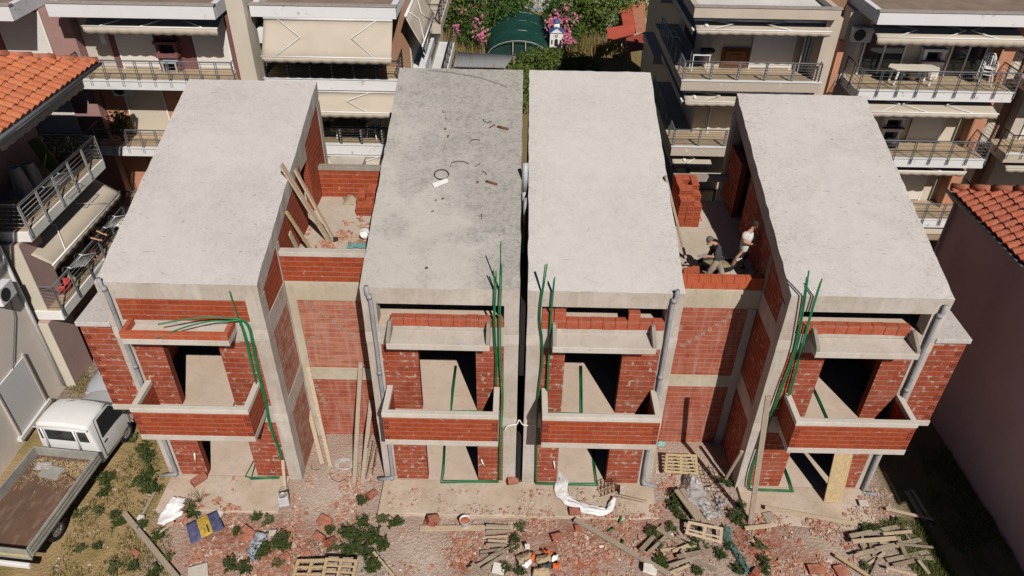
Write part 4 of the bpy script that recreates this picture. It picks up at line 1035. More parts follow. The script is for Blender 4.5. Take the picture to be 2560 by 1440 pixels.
# steel mesh cage and bars on the middle apron
root = thing('rebar_cage', 'small rusty reinforcing cage lying on the middle apron right of the white sheet', 'rebar cage', tuple(at(1525, 1225, 'z', 0)))
for i in range(5):
    o = at(1502 + i * 9, 1232 - i * 3, 'z', .02)
    MB().tube([o + Vector(p) for p in ((0, -.12, 0), (.0, .22, 0), (.0, .22, .25), (0, -.12, .25))], .010, 5, closed=True).build('stirrup', M['rust'], root)
for dy, dz in ((-.12, .0), (.22, 0), (.22, .25), (-.12, .25)):
    a = at(1498, 1234, 'z', .02) + Vector((0, dy, dz)); b = at(1545, 1217, 'z', .02) + Vector((0, dy, dz)); MB().tube([a, b], .011, 5).build('bar', M['rust'], root)
for k, (p0, p1) in enumerate((((1540, 1234), (1618, 1252)), ((1536, 1240), (1610, 1256)))):
    tag(MB().tube([at(*p0, 'z', .03), at(*p1, 'z', .03)], .011, 5).build('steel_bar', M['rust']), ('upper', 'lower')[k] + ' rusty bar running right from the rebar cage', 'steel bar')
# mesh sheet in the right wing yard
root = thing('steel_mesh', 'rusty welded steel mesh lying in the right wing yard beside the pallet', 'steel mesh', tuple(G(1765, 1190, .1)))
for i in range(6): MB().tube([G(1744 + i * 9, 1160 + i * 1.5, .1), G(1760 + i * 11, 1230 + i * 1, .1)], .008, 5).build('bar', M['rust'], root)
for j in range(7): MB().tube([G(1744 + j * 2.6, 1166 + j * 10, .11), G(1792 + j * 4, 1172 + j * 10, .11)], .008, 5).build('bar', M['rust'], root)
# scribbles of tie wire in the left wing yard
root = thing('wire_coil', 'loose coil of pale cable lying under the left wing wall', 'cable', tuple(ground_at(862, 1165)))
p = ground_at(862, 1165)
for k in range(4): MB().tube([(p.x + (.2 + .03 * k) * cos(t), p.y + (.17 + .02 * k) * sin(t), p.z + .03 + .03 * k + .02 * sin(3 * t)) for t in [2 * pi * i / 24 for i in range(24)]], .009, 5, closed=True).build('loop', M['white_old'], root)
for k, (px, py) in enumerate(((835, 1185), (900, 1170), (925, 1175), (1720, 1215), (780, 1165))):
    p = ground_at(px, py); a0 = ru(0, 6)
    tag(MB().tube([(p.x + .5 * t * cos(a0 + t * 2.2), p.y + .5 * t * sin(a0 + t * 2.2), p.z + .03 + .06 * abs(sin(t * 4))) for t in [i / 14 for i in range(15)]], .008, 5).build('wire', M['rust']), 'curl of rusty tie wire on the rubble ' + ('by the cable coil', 'between the leaning props', 'right of the leaning props', 'near the wrapped boards', 'at the foot of the pale boards')[k], 'wire')
for px, py, l in ((1652, 1118, 'turquoise plastic scrap by the right wing wall'),):
    p = ground_at(px, py); tag(MB().grid(lambda u, v: (p.x + .3 * u - .15, p.y + .2 * v, p.z + .04 + .1 * abs(mn.noise((u * 3, v * 3, 1)))), 8, 8).build('plastic_scrap', plain('turq', (.25, .50, .48), .5), solid=.005), l, 'plastic')
for px, py, l, r in ((1527, 1330, 'green conduit scrap lying flat in the red rubble', 0.4), (1550, 1305, 'green conduit scrap nearest the white sheet end', 1.3), (1555, 1365, 'smallest green conduit scrap beside the slanting timber', 1.2)):
    p = ground_at(px, py); tag(MB().tube([(p.x - .12 * cos(r), p.y - .12 * sin(r), p.z + .09), (p.x + .12 * cos(r), p.y + .12 * sin(r), p.z + .13)], .028, 7).build('conduit_scrap', M['green']), l, 'pipe')

# ---------------------------------------------------------------- on the worn roof
def rtube(name, label, cat, pts, r, mat, lift=.02, closed=False):
    P = [on_roof(*p) + Vector((0, 0, lift)) for p in pts]
    return tag(MB().tube(P, r, 6, closed=closed).build(name, mat), label, cat)
root = thing('cable_coil', 'dark cable coil lying on the worn roof', 'cable', tuple(on_roof(1104, 438)))
for k in range(3):
    MB().tube([on_roof(1104 + (17 + k * .8) * cos(t), 438 + (12.5 - k * .3) * sin(t)) + Vector((0, 0, .015 + .010 * k)) for t in [2 * pi * i / 28 for i in range(28)]], .008, 5, closed=True).build('loop', M['wire'], root)
a, b, c, d = [on_roof(*p) for p in ((1086, 471), (1121, 457), (1118, 448), (1080, 462))]
n = Vector((0, -SL, 1)).normalized()
tag(MB().add([p + n * .01 for p in (a, b, c, d)] + [p + n * .05 for p in (a, b, c, d)], [(3, 2, 1, 0), (4, 5, 6, 7), (0, 1, 5, 4), (1, 2, 6, 5), (2, 3, 7, 6), (3, 0, 4, 7)]).build('board_scrap', M['white'], bevel=.004), 'small white board beside the cable coil on the worn roof', 'board')
for pts, l in (([(1244, 318), (1271, 325)], 'rusty rod on the worn roof, far one near the right edge'), ([(1215, 455), (1243, 463)], 'rusty rod on the worn roof, near one right of the cable coil'), ([(1223, 321), (1238, 314)], 'thin short rusty twig beside the far rod on the worn roof')):
    rtube('steel_rod', l, 'rod', pts, .035 if 'twig' not in l else .014, M['rust'], .03)
for pts, l in (([(1208, 298), (1210, 304), (1218, 308), (1230, 305)], 'hooked wire scrap near the far rusty rod'), ([(1172, 360), (1180, 351), (1190, 349), (1200, 352)], 'arched wire scrap in the middle of the worn roof'), ([(1126, 418), (1130, 407), (1145, 404), (1160, 405), (1172, 411)], 'looped wire scrap just above the cable coil'), ([(1204, 548), (1205, 540), (1205, 537)], 'short upright twig of wire near the front of the worn roof'), ([(1070, 176), (1140, 184), (1200, 195), (1252, 212), (1268, 220)], 'long thin wire curving over the far end of the worn roof'), ([(1188, 418), (1201, 409)], 'straight dark wire bit right of the cable coil'), ([(1205, 430), (1213, 432), (1217, 438)], 'bent dark wire bit above the near rusty rod')):
    rtube('wire_scrap', l, 'wire', pts, .006 if 'long' in l else .009, M['wire'])
for i, (px, py) in enumerate(((1090, 502), (1107, 498), (1082, 530), (1066, 672), (1201, 541), (1195, 457), (1110, 280), (1114, 323), (1116, 296), (1120, 342))):
    p = on_roof(px, py); tag(MB().obox(p + Vector((0, 0, .03)), (.06, .045, .035), (ru(-.3, .3), ru(-.3, .3), ru(0, 3)), 0, .015).build('brick_chip', M['rust' if i % 2 else 'conc_d']), 'small dark chip of debris on the worn roof', 'debris', 'chips of debris on the worn roof')
# drain pipes rising from the joint between the roofs
tag(MB().tube([(.22, 3.75, 8.2), (.222, 3.85, 9.05)], .075, 12).tube([(.22, 3.75, 7.0), (.22, 3.75, 8.199)], .07, 10).build('vent_pipe', M['pipe_lt']), 'pale grey pipe standing up in the joint between the two middle roofs', 'pipe')
tag(MB().tube([(.23, 3.1, 7.3), (.235, 3.15, 8.32)], .05, 10).build('vent_pipe', M['pvc']), 'shorter dark pipe in front of the pale one between the middle roofs', 'pipe')

# ---------------------------------------------------------------- bricks stacked on the terraces
def brick_stack(name, label, x0, y0, z0, nx_, ny_, nz_, d=(.34, .22, .21), skip=(), mat=None):
    root = thing(name, label, 'brick stack', (x0, y0, z0))
    for k in range(nz_):
        for j in range(ny_):
            for i in range(nx_):
                if (i, j, k) in skip: continue
                jx, jy = ru(-.012, .012), ru(-.012, .012)
                a = (x0 + i * d[0] + jx, y0 + j * d[1] + jy, z0 + k * d[2] + .002); b = (a[0] + d[0] - .008, a[1] + d[1] - .008, a[2] + d[2] - .006)
                br = MB().box(*a, *b).build('brick', BLOCK, root, bevel=.006)
                if j == 0 or (i, j - 1, k) in skip:
                    MB().quad((a[0] + .015, a[1] - .003, a[2] + .015), (b[0] - .015, a[1] - .003, a[2] + .015), (b[0] - .015, a[1] - .003, b[2] - .015), (a[0] + .015, a[1] - .003, b[2] - .015)).build('perforated_end', M['holes'], br)
    return root
p = at(890, 540, 'z', 6.2)
brick_stack('brick_stack', 'orange red brick stack against the worn roof on the left terrace', p.x, p.y, 6.2, 3, 4, 3, (.26, .33, .17), skip=((0, 0, 2), (2, 0, 2), (1, 0, 2), (1, 1, 2), (0, 3, 2)))
p = at(1699, 567, 'z', 6.2)
brick_stack('brick_stack', 'tall orange red brick stack by the clean roof on the right terrace', p.x - .1, p.y, 6.2, 3, 4, 6, (.235, .36, .19), skip=((2, 0, 5), (1, 0, 5), (0, 0, 5), (2, 0, 4), (2, 1, 5), (1, 2, 5)))
gb(1725, 690, 1.4, 'left one of two new bricks on the right terrace behind the fresh wall', z=6.2, lift=.12)
gb(1737, 688, 1.4, 'right one of two new bricks on the right terrace behind the fresh wall', z=6.2, lift=.12)
gb(1715, 692, 1.4, 'new brick at the left end behind the fresh wall under the roof edge', z=6.2, lift=.11)
p = at(875, 496, 'z', 6.3)
tag(MB().grid(lambda u, v: (p.x - .25 + .5 * u + .05 * sin(v * 5), p.y - .25 + .5 * v, 6.21 + .2 * sin(pi * u) * sin(pi * v) + .05 * mn.noise((u * 5, v * 5, 2))), 12, 12).build('cement_bag', plain('paper_brown', (.34, .27, .19), .85)), 'half empty brown paper bag slumped beside the brick stack', 'bag')
p = at(892, 618, 'z', 6.2)
tag(MB().grid(lambda u, v: (p.x - .28 + .56 * u, p.y - .13 + .26 * v, 6.22 + .08 * abs(mn.noise((u * 6, v * 4, 2))) + .03), 16, 10).build('plastic_film', plain('teal_film', (.16, .33, .33), .3, .3, 12, .6)), 'teal plastic film lying by the front wall of the left terrace', 'plastic film')
for px, py, l in ((840, 598, 'dark lump beside the foot of the big terrace plank'), (745, 560 - 4, 'dark gloves dropped at the foot of the left terrace wall')):
    p = at(px, py, 'z', 6.25); tag(MB().obox(p, (.16, .12, .1), (.1, .2, .5), 0, .03).build('rubble_lump' if 'lump' in l else 'glove', M['rail_d'], bevel=.03), l, 'debris' if 'lump' in l else 'glove')
root = thing('spirit_level', 'pink spirit level leaning on the tall brick stack', 'tool', tuple(at(1750, 548, 'z', 6.2)))
a = at(1751, 551, 'z', 6.23); b = at(1738, 520, 'z', 6.75)
MB().beam(a, b, .05, .03, (1, 0, 0)).build('body', plain('level_grey', (.5, .48, .46), .4), root)
MB().beam(a + Vector((.035, 0, 0)), b + Vector((.035, 0, 0)), .035, .034, (1, 0, 0)).build('grip_edge', plain('pink', (.62, .06, .13), .5), root)
# mortar tub
p = at(1790, 672, 'z', 6.2); root = thing('mortar_tub', 'oval mortar tub with fresh mortar behind the kneeling mason', 'tub', (p.x, p.y, 6.2))
MB().lathe([(0, .0), (.34, .0), (.40, .04), (.47, .24), (.50, .24), (.50, .22), (.44, .05), (0, .03)], (p.x, p.y, 6.2), 24, 0, Matrix.Diagonal((1.15, .62, 1))).build('body', M['black'], root)
MB().lathe([(0, .19), (.3, .18), (.455, .14)], (p.x, p.y, 6.2), 20, 0, Matrix.Diagonal((1.15, .62, 1))).build('mortar', plain('wet_mortar', (.30, .25, .15), .7, .2, 8), root)
# ================================================================ weeds
WEED = leaf_mat('weed_leaves', [(.045, .072, .018), (.072, .105, .028), (.03, .048, .013), (.11, .135, .045), (.055, .085, .02)])
WEED2 = leaf_mat('weed_leaves_pale', [(.10, .125, .045), (.14, .155, .06), (.075, .10, .035), (.19, .17, .08)])
STEM = plain('weed_stem', (.12, .15, .05), .8)
def weed_mesh(seed, n, R_, H, leaf, spiky):
    """leaves in whorls up several stems"""
    r = random.Random(seed); m = MB(); st = MB()
    for s in range(n):
        a = r.uniform(0, 6.28); q = r.random() ** .6; sx, sy = R_ * .55 * q * cos(a), R_ * .55 * q * sin(a)
        h = H * r.uniform(.55, 1.05) * (1 - .35 * q); tipx, tipy = sx * 1.9 + r.uniform(-.04, .04), sy * 1.9 + r.uniform(-.04, .04)
        st.tube([(sx * .4, sy * .4, 0), (sx, sy, h * .5), (tipx, tipy, h)], [.010, .008, .004], 4)
        for k in range(r.randint(9, 14)):
            t = r.uniform(.15, 1); b = Vector((sx * .4 + (tipx - sx * .4) * t, sy * .4 + (tipy - sy * .4) * t, h * t))
            aa = r.uniform(0, 6.28); up = r.uniform(-.1, .75); L = leaf * r.uniform(.6, 1.2) * (1.15 - .5 * t); w = L * (.16 if spiky else .34)
            d = Vector((cos(aa) * cos(up), sin(aa) * cos(up), sin(up))); sd = Vector((-sin(aa), cos(aa), r.uniform(-.3, .3)))
            m.add([b, b + d * L * .45 + sd * w, b + d * L + Vector((0, 0, -.25 * L)), b + d * L * .45 - sd * w], [(0, 1, 2, 3)])
    return m, st
PROTO = []
for i, (n, R_, H, lf, sp) in enumerate(((16, .30, .42, .17, True), (20, .36, .32, .15, False), (9, .22, .30, .14, True), (26, .42, .55, .18, True), (7, .18, .2, .12, False))):
    a, b = weed_mesh(40 + i, n, R_, H, lf, sp); PROTO.append((a, b))
WL = [  # px, py, kind, scale, label
 (362, 1128, 1, 1.0, 'bushy weed nearest the truck cab'), (372, 1150, 0, 1.05, 'tall weed at the wall foot right of the truck cab'), (330, 1100, 4, 1.2, 'small weed by the truck front wheel'),
 (268, 1205, 3, .95, 'dense weed clump beside the truck bed'), (262, 1232, 1, .7, 'low part of the weed clump beside the truck bed'), (365, 1195, 1, 1.1, 'leafy weed left of the outlet pipe of the leftmost drain'), (375, 1225, 3, .9, 'dark leafy weed at the left apron corner'), (395, 1225, 0, .8, 'weed overhanging the left apron edge'), (340, 1215, 4, 1.1, 'small weed between the truck clump and the apron'),
 (250, 1280, 2, 1.2, 'pale weed behind the rear wheel of the truck'), (290, 1290, 0, .8, 'weed in the dry grass above the weathered timber'), (195, 1285, 4, 1.4, 'low weed by the rear wheel'), (300, 1310, 1, .7, 'leafy weed at the top end of the weathered timber'), (355, 1318, 3, .7, 'weed growing over the middle of the weathered timber'), (395, 1345, 0, .9, 'grey green weed between timber and blue bag'), (200, 1375, 2, 1.3, 'spiky weed in the lower left dry grass'), (245, 1370, 3, .55, 'round weed in the lower left dry grass'), (290, 1422, 2, 1.4, 'weed at the lower left edge, left of two'), (335, 1420, 3, .7, 'weed at the lower left edge, right of two'), (385, 1440, 1, 1.0, 'dark leafy weed at the bottom beside the timber'), (420, 1397, 2, 1.1, 'small spiky weed below the blue bag'),
 (487, 1285, 0, 1.0, 'dry looking weed above the blue bag'), (478, 1268, 2, 1.3, 'brownish weed at the apron edge above the blue bag'), (595, 1335, 3, .58, 'round spiky weed right of the blue bag'), (640, 1298, 0, .9, 'weed at the left apron front edge'), (668, 1305, 4, 1.3, 'low weed right of the one at the apron front edge'), (705, 1365, 3, 1.05, 'large dark thistle by the crumpled sack'), (655, 1385, 0, 1.15, 'thistle left of the large dark one'), (578, 1415, 1, .9, 'weed at the bottom below the red rubble'), (615, 1425, 0, .9, 'dark weed at the bottom left of the pallets'), (825, 1330, 3, .55, 'narrow weed beside the two red bricks'), (835, 1375, 4, 1.3, 'tiny weed above the yellow pallets'), (695, 1410, 2, 1.3, 'thin weed beside the orange red brick left of the pallets'),
 (905, 1258, 3, .72, 'spiky round weed left of the middle apron'), (865, 1335, 0, 1.2, 'tall weed in the big patch, left one'), (895, 1350, 3, 1.0, 'tall weed in the big patch, middle one'), (930, 1345, 1, 1.2, 'leafy weed in the big patch by the apron corner'), (920, 1385, 0, 1.2, 'weed in the big patch above the broken rail'), (880, 1375, 1, 1.1, 'low weed in the big patch beside the pallets'), (935, 1420, 3, .9, 'dark weed at the right end of the pallets'), (990, 1310, 1, .8, 'leafy weed below the middle apron corner'), (955, 1300, 2, 1.3, 'thin weed right at the middle apron corner'), (905, 1310, 0, .9, 'weed at the top of the big patch'), (955, 1365, 1, .9, 'right edge weed of the big patch'),
 (1302, 1325, 2, 1.2, 'weed at the right end of the long pale plank'), (1285, 1350, 0, .75, 'weed above the layered offcuts'), (1265, 1425, 3, .7, 'dark weed left of the orange sack'), (1300, 1432, 3, .6, 'weed at the bottom under the orange sack'), (1285, 1375, 4, 1.2, 'small weed right of the layered offcuts'),
 (1690, 1250, 1, 1.15, 'leafy weed left of the dark wrapped boards'), (1682, 1275, 0, 1.0, 'tall weed left of the dark wrapped boards'), (1705, 1295, 0, .9, 'weed just below the dark wrapped boards'), (1842, 1300, 3, 1.05, 'round dense bush beside the foot of the long leaning plank'), (1850, 1265, 0, .7, 'upright weed behind the round bush'), (1805, 1205, 1, .7, 'leafy weed in the right wing yard shade, left one'), (1825, 1212, 1, .7, 'leafy weed in the right wing yard shade, right one'), (1635, 1335, 0, .85, 'grey green weed among boards right of the slanting timber'), (1650, 1365, 2, 1.1, 'small weed at the board ends'), (1675, 1325, 2, 1.2, 'thin weed above the scattered boards'), (1740, 1365, 1, .95, 'leafy weed by the broken pale pallet'), (1745, 1318, 2, 1.1, 'weed growing through the broken pale pallet'), (1800, 1392, 3, .8, 'dark weed left of the green netting'), (1820, 1370, 0, .7, 'weed touching the green netting'), (1655, 1408, 1, 1.0, 'weed at the bottom beside the slanting timber'), (1745, 1430, 0, .8, 'weed at the bottom edge among the boards'), (1840, 1425, 0, .8, 'weed at the bottom left of the netting end'), (1910, 1405, 3, .6, 'spiky weed in the right red rubble'), (1915, 1430, 0, .7, 'weed at the bottom edge right of the netting'), (1900, 1365, 4, 1.2, 'tiny weed on the right rubble slope'),
 (2155, 1325, 0, 1.0, 'spiky weed at the right apron corner, left one'), (2185, 1322, 1, .8, 'dark leafy weed at the right apron corner, right one'), (2240, 1310, 2, 1.4, 'grassy weed near the crossing boards'), (2160, 1420, 2, 1.2, 'small weed left of the lower right offcuts'), (2320, 1300, 4, 1.2, 'small weed at the shadow line')]
done = {}
for px, py, k, sc, l in WL:
    p = ground_at(px, py)
    if k not in done:
        root = thing('weed', l, 'weed', (0, 0, 0), 'green weeds on the building plot')
        PROTO[k][0].build('leaves', WEED2 if k in (2, 4) else WEED, root); PROTO[k][1].build('stems', STEM, root); done[k] = root
        r_ = root
    else: r_ = dup(done[k], label=l)
    r_.location = p; r_.scale = (sc * ru(.72, .95),) * 2 + (sc * ru(.7, .95),); r_.rotation_euler = (0, 0, ru(0, 6.28))
# bare dried stalks
for px, py, l in ((500, 1255, 'bare brown thistle stalks behind the white striped sack'), (470, 1280, 'dead brown stalks above the blue bag')):
    p = ground_at(px, py); m = MB()
    for i in range(16):
        a = ru(0, 6.28); q = ru(.1, .35); m.tube([(p.x, p.y, p.z), (p.x + q * .5 * cos(a), p.y + q * .5 * sin(a), p.z + ru(.15, .25)), (p.x + q * cos(a + .3), p.y + q * sin(a + .3), p.z + ru(.25, .5))], .006, 4)
    tag(m.build('dry_stalks', plain('dry_stalk', (.26, .18, .10), .9)), l, 'weed')
# ================================================================ apartment blocks behind
def railing(parent, pts, z0, h, mat, style=0, sp=1.0, bars=5, out=0.0):
    """posts, wires and handrail along a line of floor points; one part of its balcony"""
    rail = post = wires = MB(); P = [Vector((p[0], p[1], z0)) for p in pts]
    rail.tube([p + Vector((0, 0, h)) for p in P], .028, 6)
    for i in range(len(P) - 1):
        a, b = P[i], P[i + 1]; L = (b - a).length; n = max(1, round(L / sp)); t = (b - a).normalized(); nn = Vector((t.y, -t.x, 0))
        for k in range(n + 1 if i == len(P) - 2 else n):
            q = a.lerp(b, k / n)
            if style == 0:      # twin flat posts bolted to the slab face, leaning out
                for s in (-.035, .035): post.beam(q + t * s + nn * .05 + Vector((0, 0, -.24)), q + t * s + Vector((0, 0, h)), .018, .035, nn)
            else:               # perforated flat post
                post.beam(q + Vector((0, 0, -.02)), q + Vector((0, 0, h)), .10, .02, nn)
                for j in range(5): post.obox(q + nn * .012 + Vector((0, 0, .1 + j * (h - .15) / 4.6)), (.05, .05, .05), (0, 0, math.atan2(t.y, t.x)), 1)
        for j in range(bars):
            z = .10 + (h - .18) * j / (bars - 1) if bars > 1 else h * .5
            wires.tube([a + Vector((0, 0, z)), b + Vector((0, 0, z))], .009, 5)
    return rail.build('railing', [mat, M['steel']], parent)
def awning(parent, x0, x1, yb, zb, yf, zf, drop=.22, arms=(.12, .88), folded=False, axis='x'):
    """canvas from the housing to the front bar with a scalloped valance and folding arms (x0..x1 along the facade)"""
    def X(u, y, z): return (x0 + (x1 - x0) * u, y, z) if axis == 'x' else (y, x0 + (x1 - x0) * u, z)
    n = max(16, int(abs(x1 - x0) * 6)); sc = max(4, round(abs(x1 - x0) / .42))
    m = MB()
    m.grid(lambda u, v: X(u, yb + (yf - yb) * v, zb + (zf - zb) * v - .03 * sin(pi * v)), n, 4)
    c = m.build('awning', M['awning'], parent, solid=.006)
    v_ = MB(); v_.grid(lambda u, v: X(u, yf + (yf - yb) / max(.01, abs(yf - yb)) * .01, zf - v * (drop - .05 * (1 - abs(sin(pi * u * sc))))), sc * 6, 1)
    v_.build('valance', M['awning'], c, solid=.005)
    MB().tube([X(-.005, yf, zf), X(1.005, yf, zf)], .028, 6).build('front_bar', M['white'], c)
    MB().tube([X(0, yb, zb + .05), X(1, yb, zb + .05)], .06, 8).build('roller_case', M['white_old'], c)
    for k, u in enumerate(arms):
        s = 1 if u < .5 else -1; d = abs(x1 - x0)
        e = u + s * min(.24 * (.9 if not folded else 1.2), .9 / d)
        off = Vector((0, 0, .05))
        MB().tube([Vector(X(u, yb, zb)) + off, Vector(X(e, yb + (yf - yb) * .52, zb + (zf - zb) * .52)) + off * 1.4, Vector(X(u + s * .06 / d, yf, zf)) + off * .6], .020, 6).build('arm', M['white'], c)
    return c
def shutter(parent, x0, x1, y, z0, z1, mat='shutter', name='shutter'):
    f = MB().box(x0, y - .03, z0, x1, y, z1).build(name, M[mat], parent)
    MB().box(x0 - .06, y - .045, z0 - .04, x0 - .001, y, z1 + .05).box(x1 + .001, y - .045, z0 - .04, x1 + .06, y, z1 + .05).each('frame', M['white'], f)
    return f
def glassdoor(parent, x0, x1, y, z0, z1):
    f = MB().prism([(x0, z0), (x1, z0), (x1, z1), (x0, z1)], 'y', y - .02, y).build('balcony_door', M['glass'], parent)
    fr = MB(); t = .07
    for xx in (x0, (x0 + x1) / 2, x1): fr.box(xx - t / 2, y - .05, z0, xx + t / 2, y - .021, z1)
    fr.box(x0, y - .048, z1 - t, x1, y - .022, z1)
    fr.each('frame', M['white'], f); return f
def fireplace(parent, x, y, z, col='white', tiles=True):
    w = .85
    b = MB().box(x - w / 2, y - .42, z + .55, x + w / 2, y - .0, z + .68).build('grill_fireplace', M[col], parent, bevel=.01)
    MB().box(x - w / 2 + .04, y - .34, z, x - w / 2 + .16, y - .002, z + .549).box(x + w / 2 - .16, y - .34, z, x + w / 2 - .04, y - .002, z + .549).each('pier', M[col], b)
    MB().box(x - w / 2 + .02, y - .30, z + .681, x - w / 2 + .14, y - .002, z + 1.05).box(x + w / 2 - .14, y - .30, z + .681, x + w / 2 - .02, y - .002, z + 1.05).each('jamb', M[col], b)
    MB().box(x - w / 2 - .03, y - .36, z + 1.051, x + w / 2 + .03, y - .001, z + 1.16).build('mantel', M[col], b, bevel=.01)
    MB().box(x - w / 2 + .16, y - .03, z + .69, x + w / 2 - .16, y - .004, z + 1.04).build('firebox', M['dark'], b)
    MB().box(x - w / 2 + .17, y - .03, z + .02, x + w / 2 - .17, y - .004, z + .54).build('recess', M['dark'], b)
    if tiles: MB().box(x - w / 2 - .02, y - .435, z + .685, x + w / 2 + .02, y - .305, z + .72).build('tile_edge', M['brick'], b)
    MB().box(x - .32, y - .07, z + 1.161, x + .32, y - .002, z + 2.6).build('flue_breast', M[col if col != 'white' else 'beige'], b)
    return b
def balcony_slab(parent, x0, x1, y0, y1, z, mat, th=.34):
    s = MB().box(x0, y0, z - th, x1, y1, z).build('balcony', M[mat], parent, bevel=.01)
    MB().box(x0 + .03, y0 + .03, z + .002, x1 - .03, y1, z + .008).build('floor_tiles', M['tile_floor'], s)
    MB().box(x0 - .02, y0 - .03, z + .0085, x1 + .02, y0 + .12, z + .04).build('edge_trim', M['white_old'], s)
    return s
def flat_roof(parent, x0, x1, y0, y1, z0, z1, mat='white_old', inner='roofdeck'):
    r = MB()
    t = .22
    MB().box(x0 + t, y0 + t, z0, x1 - t, y1 - t, z1 - .22).build('roof_deck', M[inner], parent)
    f = MB().box(x0, y0, z0, x1, y0 + t - .002, z1).build('roof_parapet', M[mat], parent, bevel=.01)
    MB().box(x0, y0 + t, z0, x0 + t - .002, y1, z1).box(x1 - t + .002, y0 + t, z0, x1, y1, z1).each('roof_parapet', M[mat], parent, bevel=.01)
    MB().box(x0 - .03, y0 - .03, z1 + .001, x1 + .03, y0 + t, z1 + .045).build('coping', M['steel_drab'], f)
    return r
M['roofdeck'] = plain('roof_felt', (.24, .18, .14), .95, .2, 1.2)
M['roofdeck_w'] = plain('roof_white', (.66, .64, .61), .9, .1, .8)
M['steel_drab'] = plain('roof_coping', (.34, .30, .28), .8, .15)
M['peel'] = None
def peel_mat(name, base, under):
    t = NT(name); v = t.map(); n = t.noise(v, 3.5, 6, .7); n2 = t.noise(v, 1.0, 3)
    m = t.math('MULTIPLY', t.ramp(n, .60, .63), t.ramp(n2, .42, .55))
    return t.fin(t.mix(m, t.mix(n2, base, tuple(x * .92 for x in base)), under), .75, m, .4, .01, .25)
M['peel'] = peel_mat('peeling_white_paint', (.74, .74, .76), (.42, .36, .33))
M['peel_b'] = peel_mat('peeling_beige_paint', (.50, .43, .36), (.62, .57, .5))
def ac_unit(parent, x, y, z, rz=0):
    b = MB().obox((x, y, z), (.75, .28, .55), (0, 0, rz)).build('air_conditioner', M['white_old'], parent, bevel=.02)
    Mx = Euler((0, 0, rz)).to_matrix()
    m = MB(); c = Vector((x, y, z)) + Mx @ Vector((-.1, -.143, 0))
    m.lathe([(0, .0), (.2, .0), (.22, .004)], c, 20, 0, Mx @ Euler((pi / 2, 0, 0)).to_matrix()); m.build('fan_grille', M['rail_d'], b); return b

# -------- block B: plum back wall, white slabs (upper left)
r = thing('apartment_building', 'plum and white flat roofed block with brown grill niche, upper left', 'building', (-13.8, 13.5, 0), 'apartment blocks behind the plot')
yb = 13.45
MB().box(-16.9, yb, -.2, -10.6, 24, 10.45).build('wall', M['plum'], r)
for z0, z1, m_ in ((8.06, 10.44, 'plum'), (5.27, 7.7, 'salmon'), (2.5, 4.9, 'brown')):
    MB().box(-16.88, yb - .02, z0, -15.9, yb - .001, z1).build('wall_panel', M['greyren' if z0 > 8 else 'salmon'], r)
    if z0 < 8: MB().box(-15.899, yb - .02, z0, -10.62, yb - .001, z1).build('wall_panel', M[m_], r)
flat_roof(r, -16.95, -10.95, 11.9, 24, 10.45, 10.93, 'peel')
for z, th in ((8.06, .33), (5.27, .33), (2.5, .33)):
    s = balcony_slab(r, -16.9, -10.75, 12.0, yb - .03, z, 'white_old', th)
    railing(s, [(-16.85, 12.05), (-10.8, 12.05), (-10.8, yb - .1)], z + .04, .74, M['rail'], 0, .62, 5)
shutter(r, -15.55, -14.2, yb - .03, 8.1, 10.35); shutter(r, -12.55, -11.3, yb - .03, 8.1, 10.35)
shutter(r, -15.9, -14.4, yb - .03, 5.31, 7.6, 'shutter_b')
fireplace(r, -13.62, yb - .02, 8.07, 'plum', False); fireplace(r, -13.4, yb - .02, 5.28, 'salmon', False)
MB().box(-10.79, 12.4, -.2, -10.60, yb - .001, 10.44).build('side_wall', M['plum'], r)
awning(r, -16.05, -11.1, 13.0, 10.30, 12.22, 10.05, .3, (.12, .42, .9), True)
MB().box(-16.2, yb - .06, 9.0, -16.0, yb - .03, 10.44).build('pipe_chase', M['white_old'], r)
ac_unit(r, -15.75, 13.1, 7.35)
t_ = thing('balcony_table', 'pale blue little table under the plum grill niche', 'table', (-13.55, 13.1, 8.08))
MB().box(-13.85, 12.85, 8.48, -13.25, 13.2, 8.53).build('table_top', plain('pale_blue', (.45, .58, .62), .6), t_, bevel=.008)
for x in (-13.8, -13.3):
    for y in (12.9, 13.15): MB().box(x - .025, y - .025, 8.08, x + .025, y + .025, 8.479).build('leg', M['pipe_lt'], t_)
b_ = MB()
for i in range(420):
    a = ru(0, 6.28); q = ru(0, .45); p = Vector((-16.1 + q * cos(a), 12.75 + q * sin(a) * .7, 5.5 + 1.0 * rnd())); d = Vector((ru(-1, 1), ru(-1, 1), ru(-1, 1))).normalized(); e = d.orthogonal().normalized()
    b_.add([p, p + d * .07 + e * .03, p + d * .14, p + d * .07 - e * .03], [(0, 1, 2, 3)])
pl_ = thing('potted_shrub', 'bushy green pot plant on the left balcony corner of the plum block', 'plant', (-16.1, 12.75, 5.3)); b_.build('foliage', WEED, pl_); MB().lathe([(0, 0), (.13, 0), (.18, .3), (0, .29)], (-16.1, 12.75, 5.3), 14).build('pot', M['brick'], pl_)

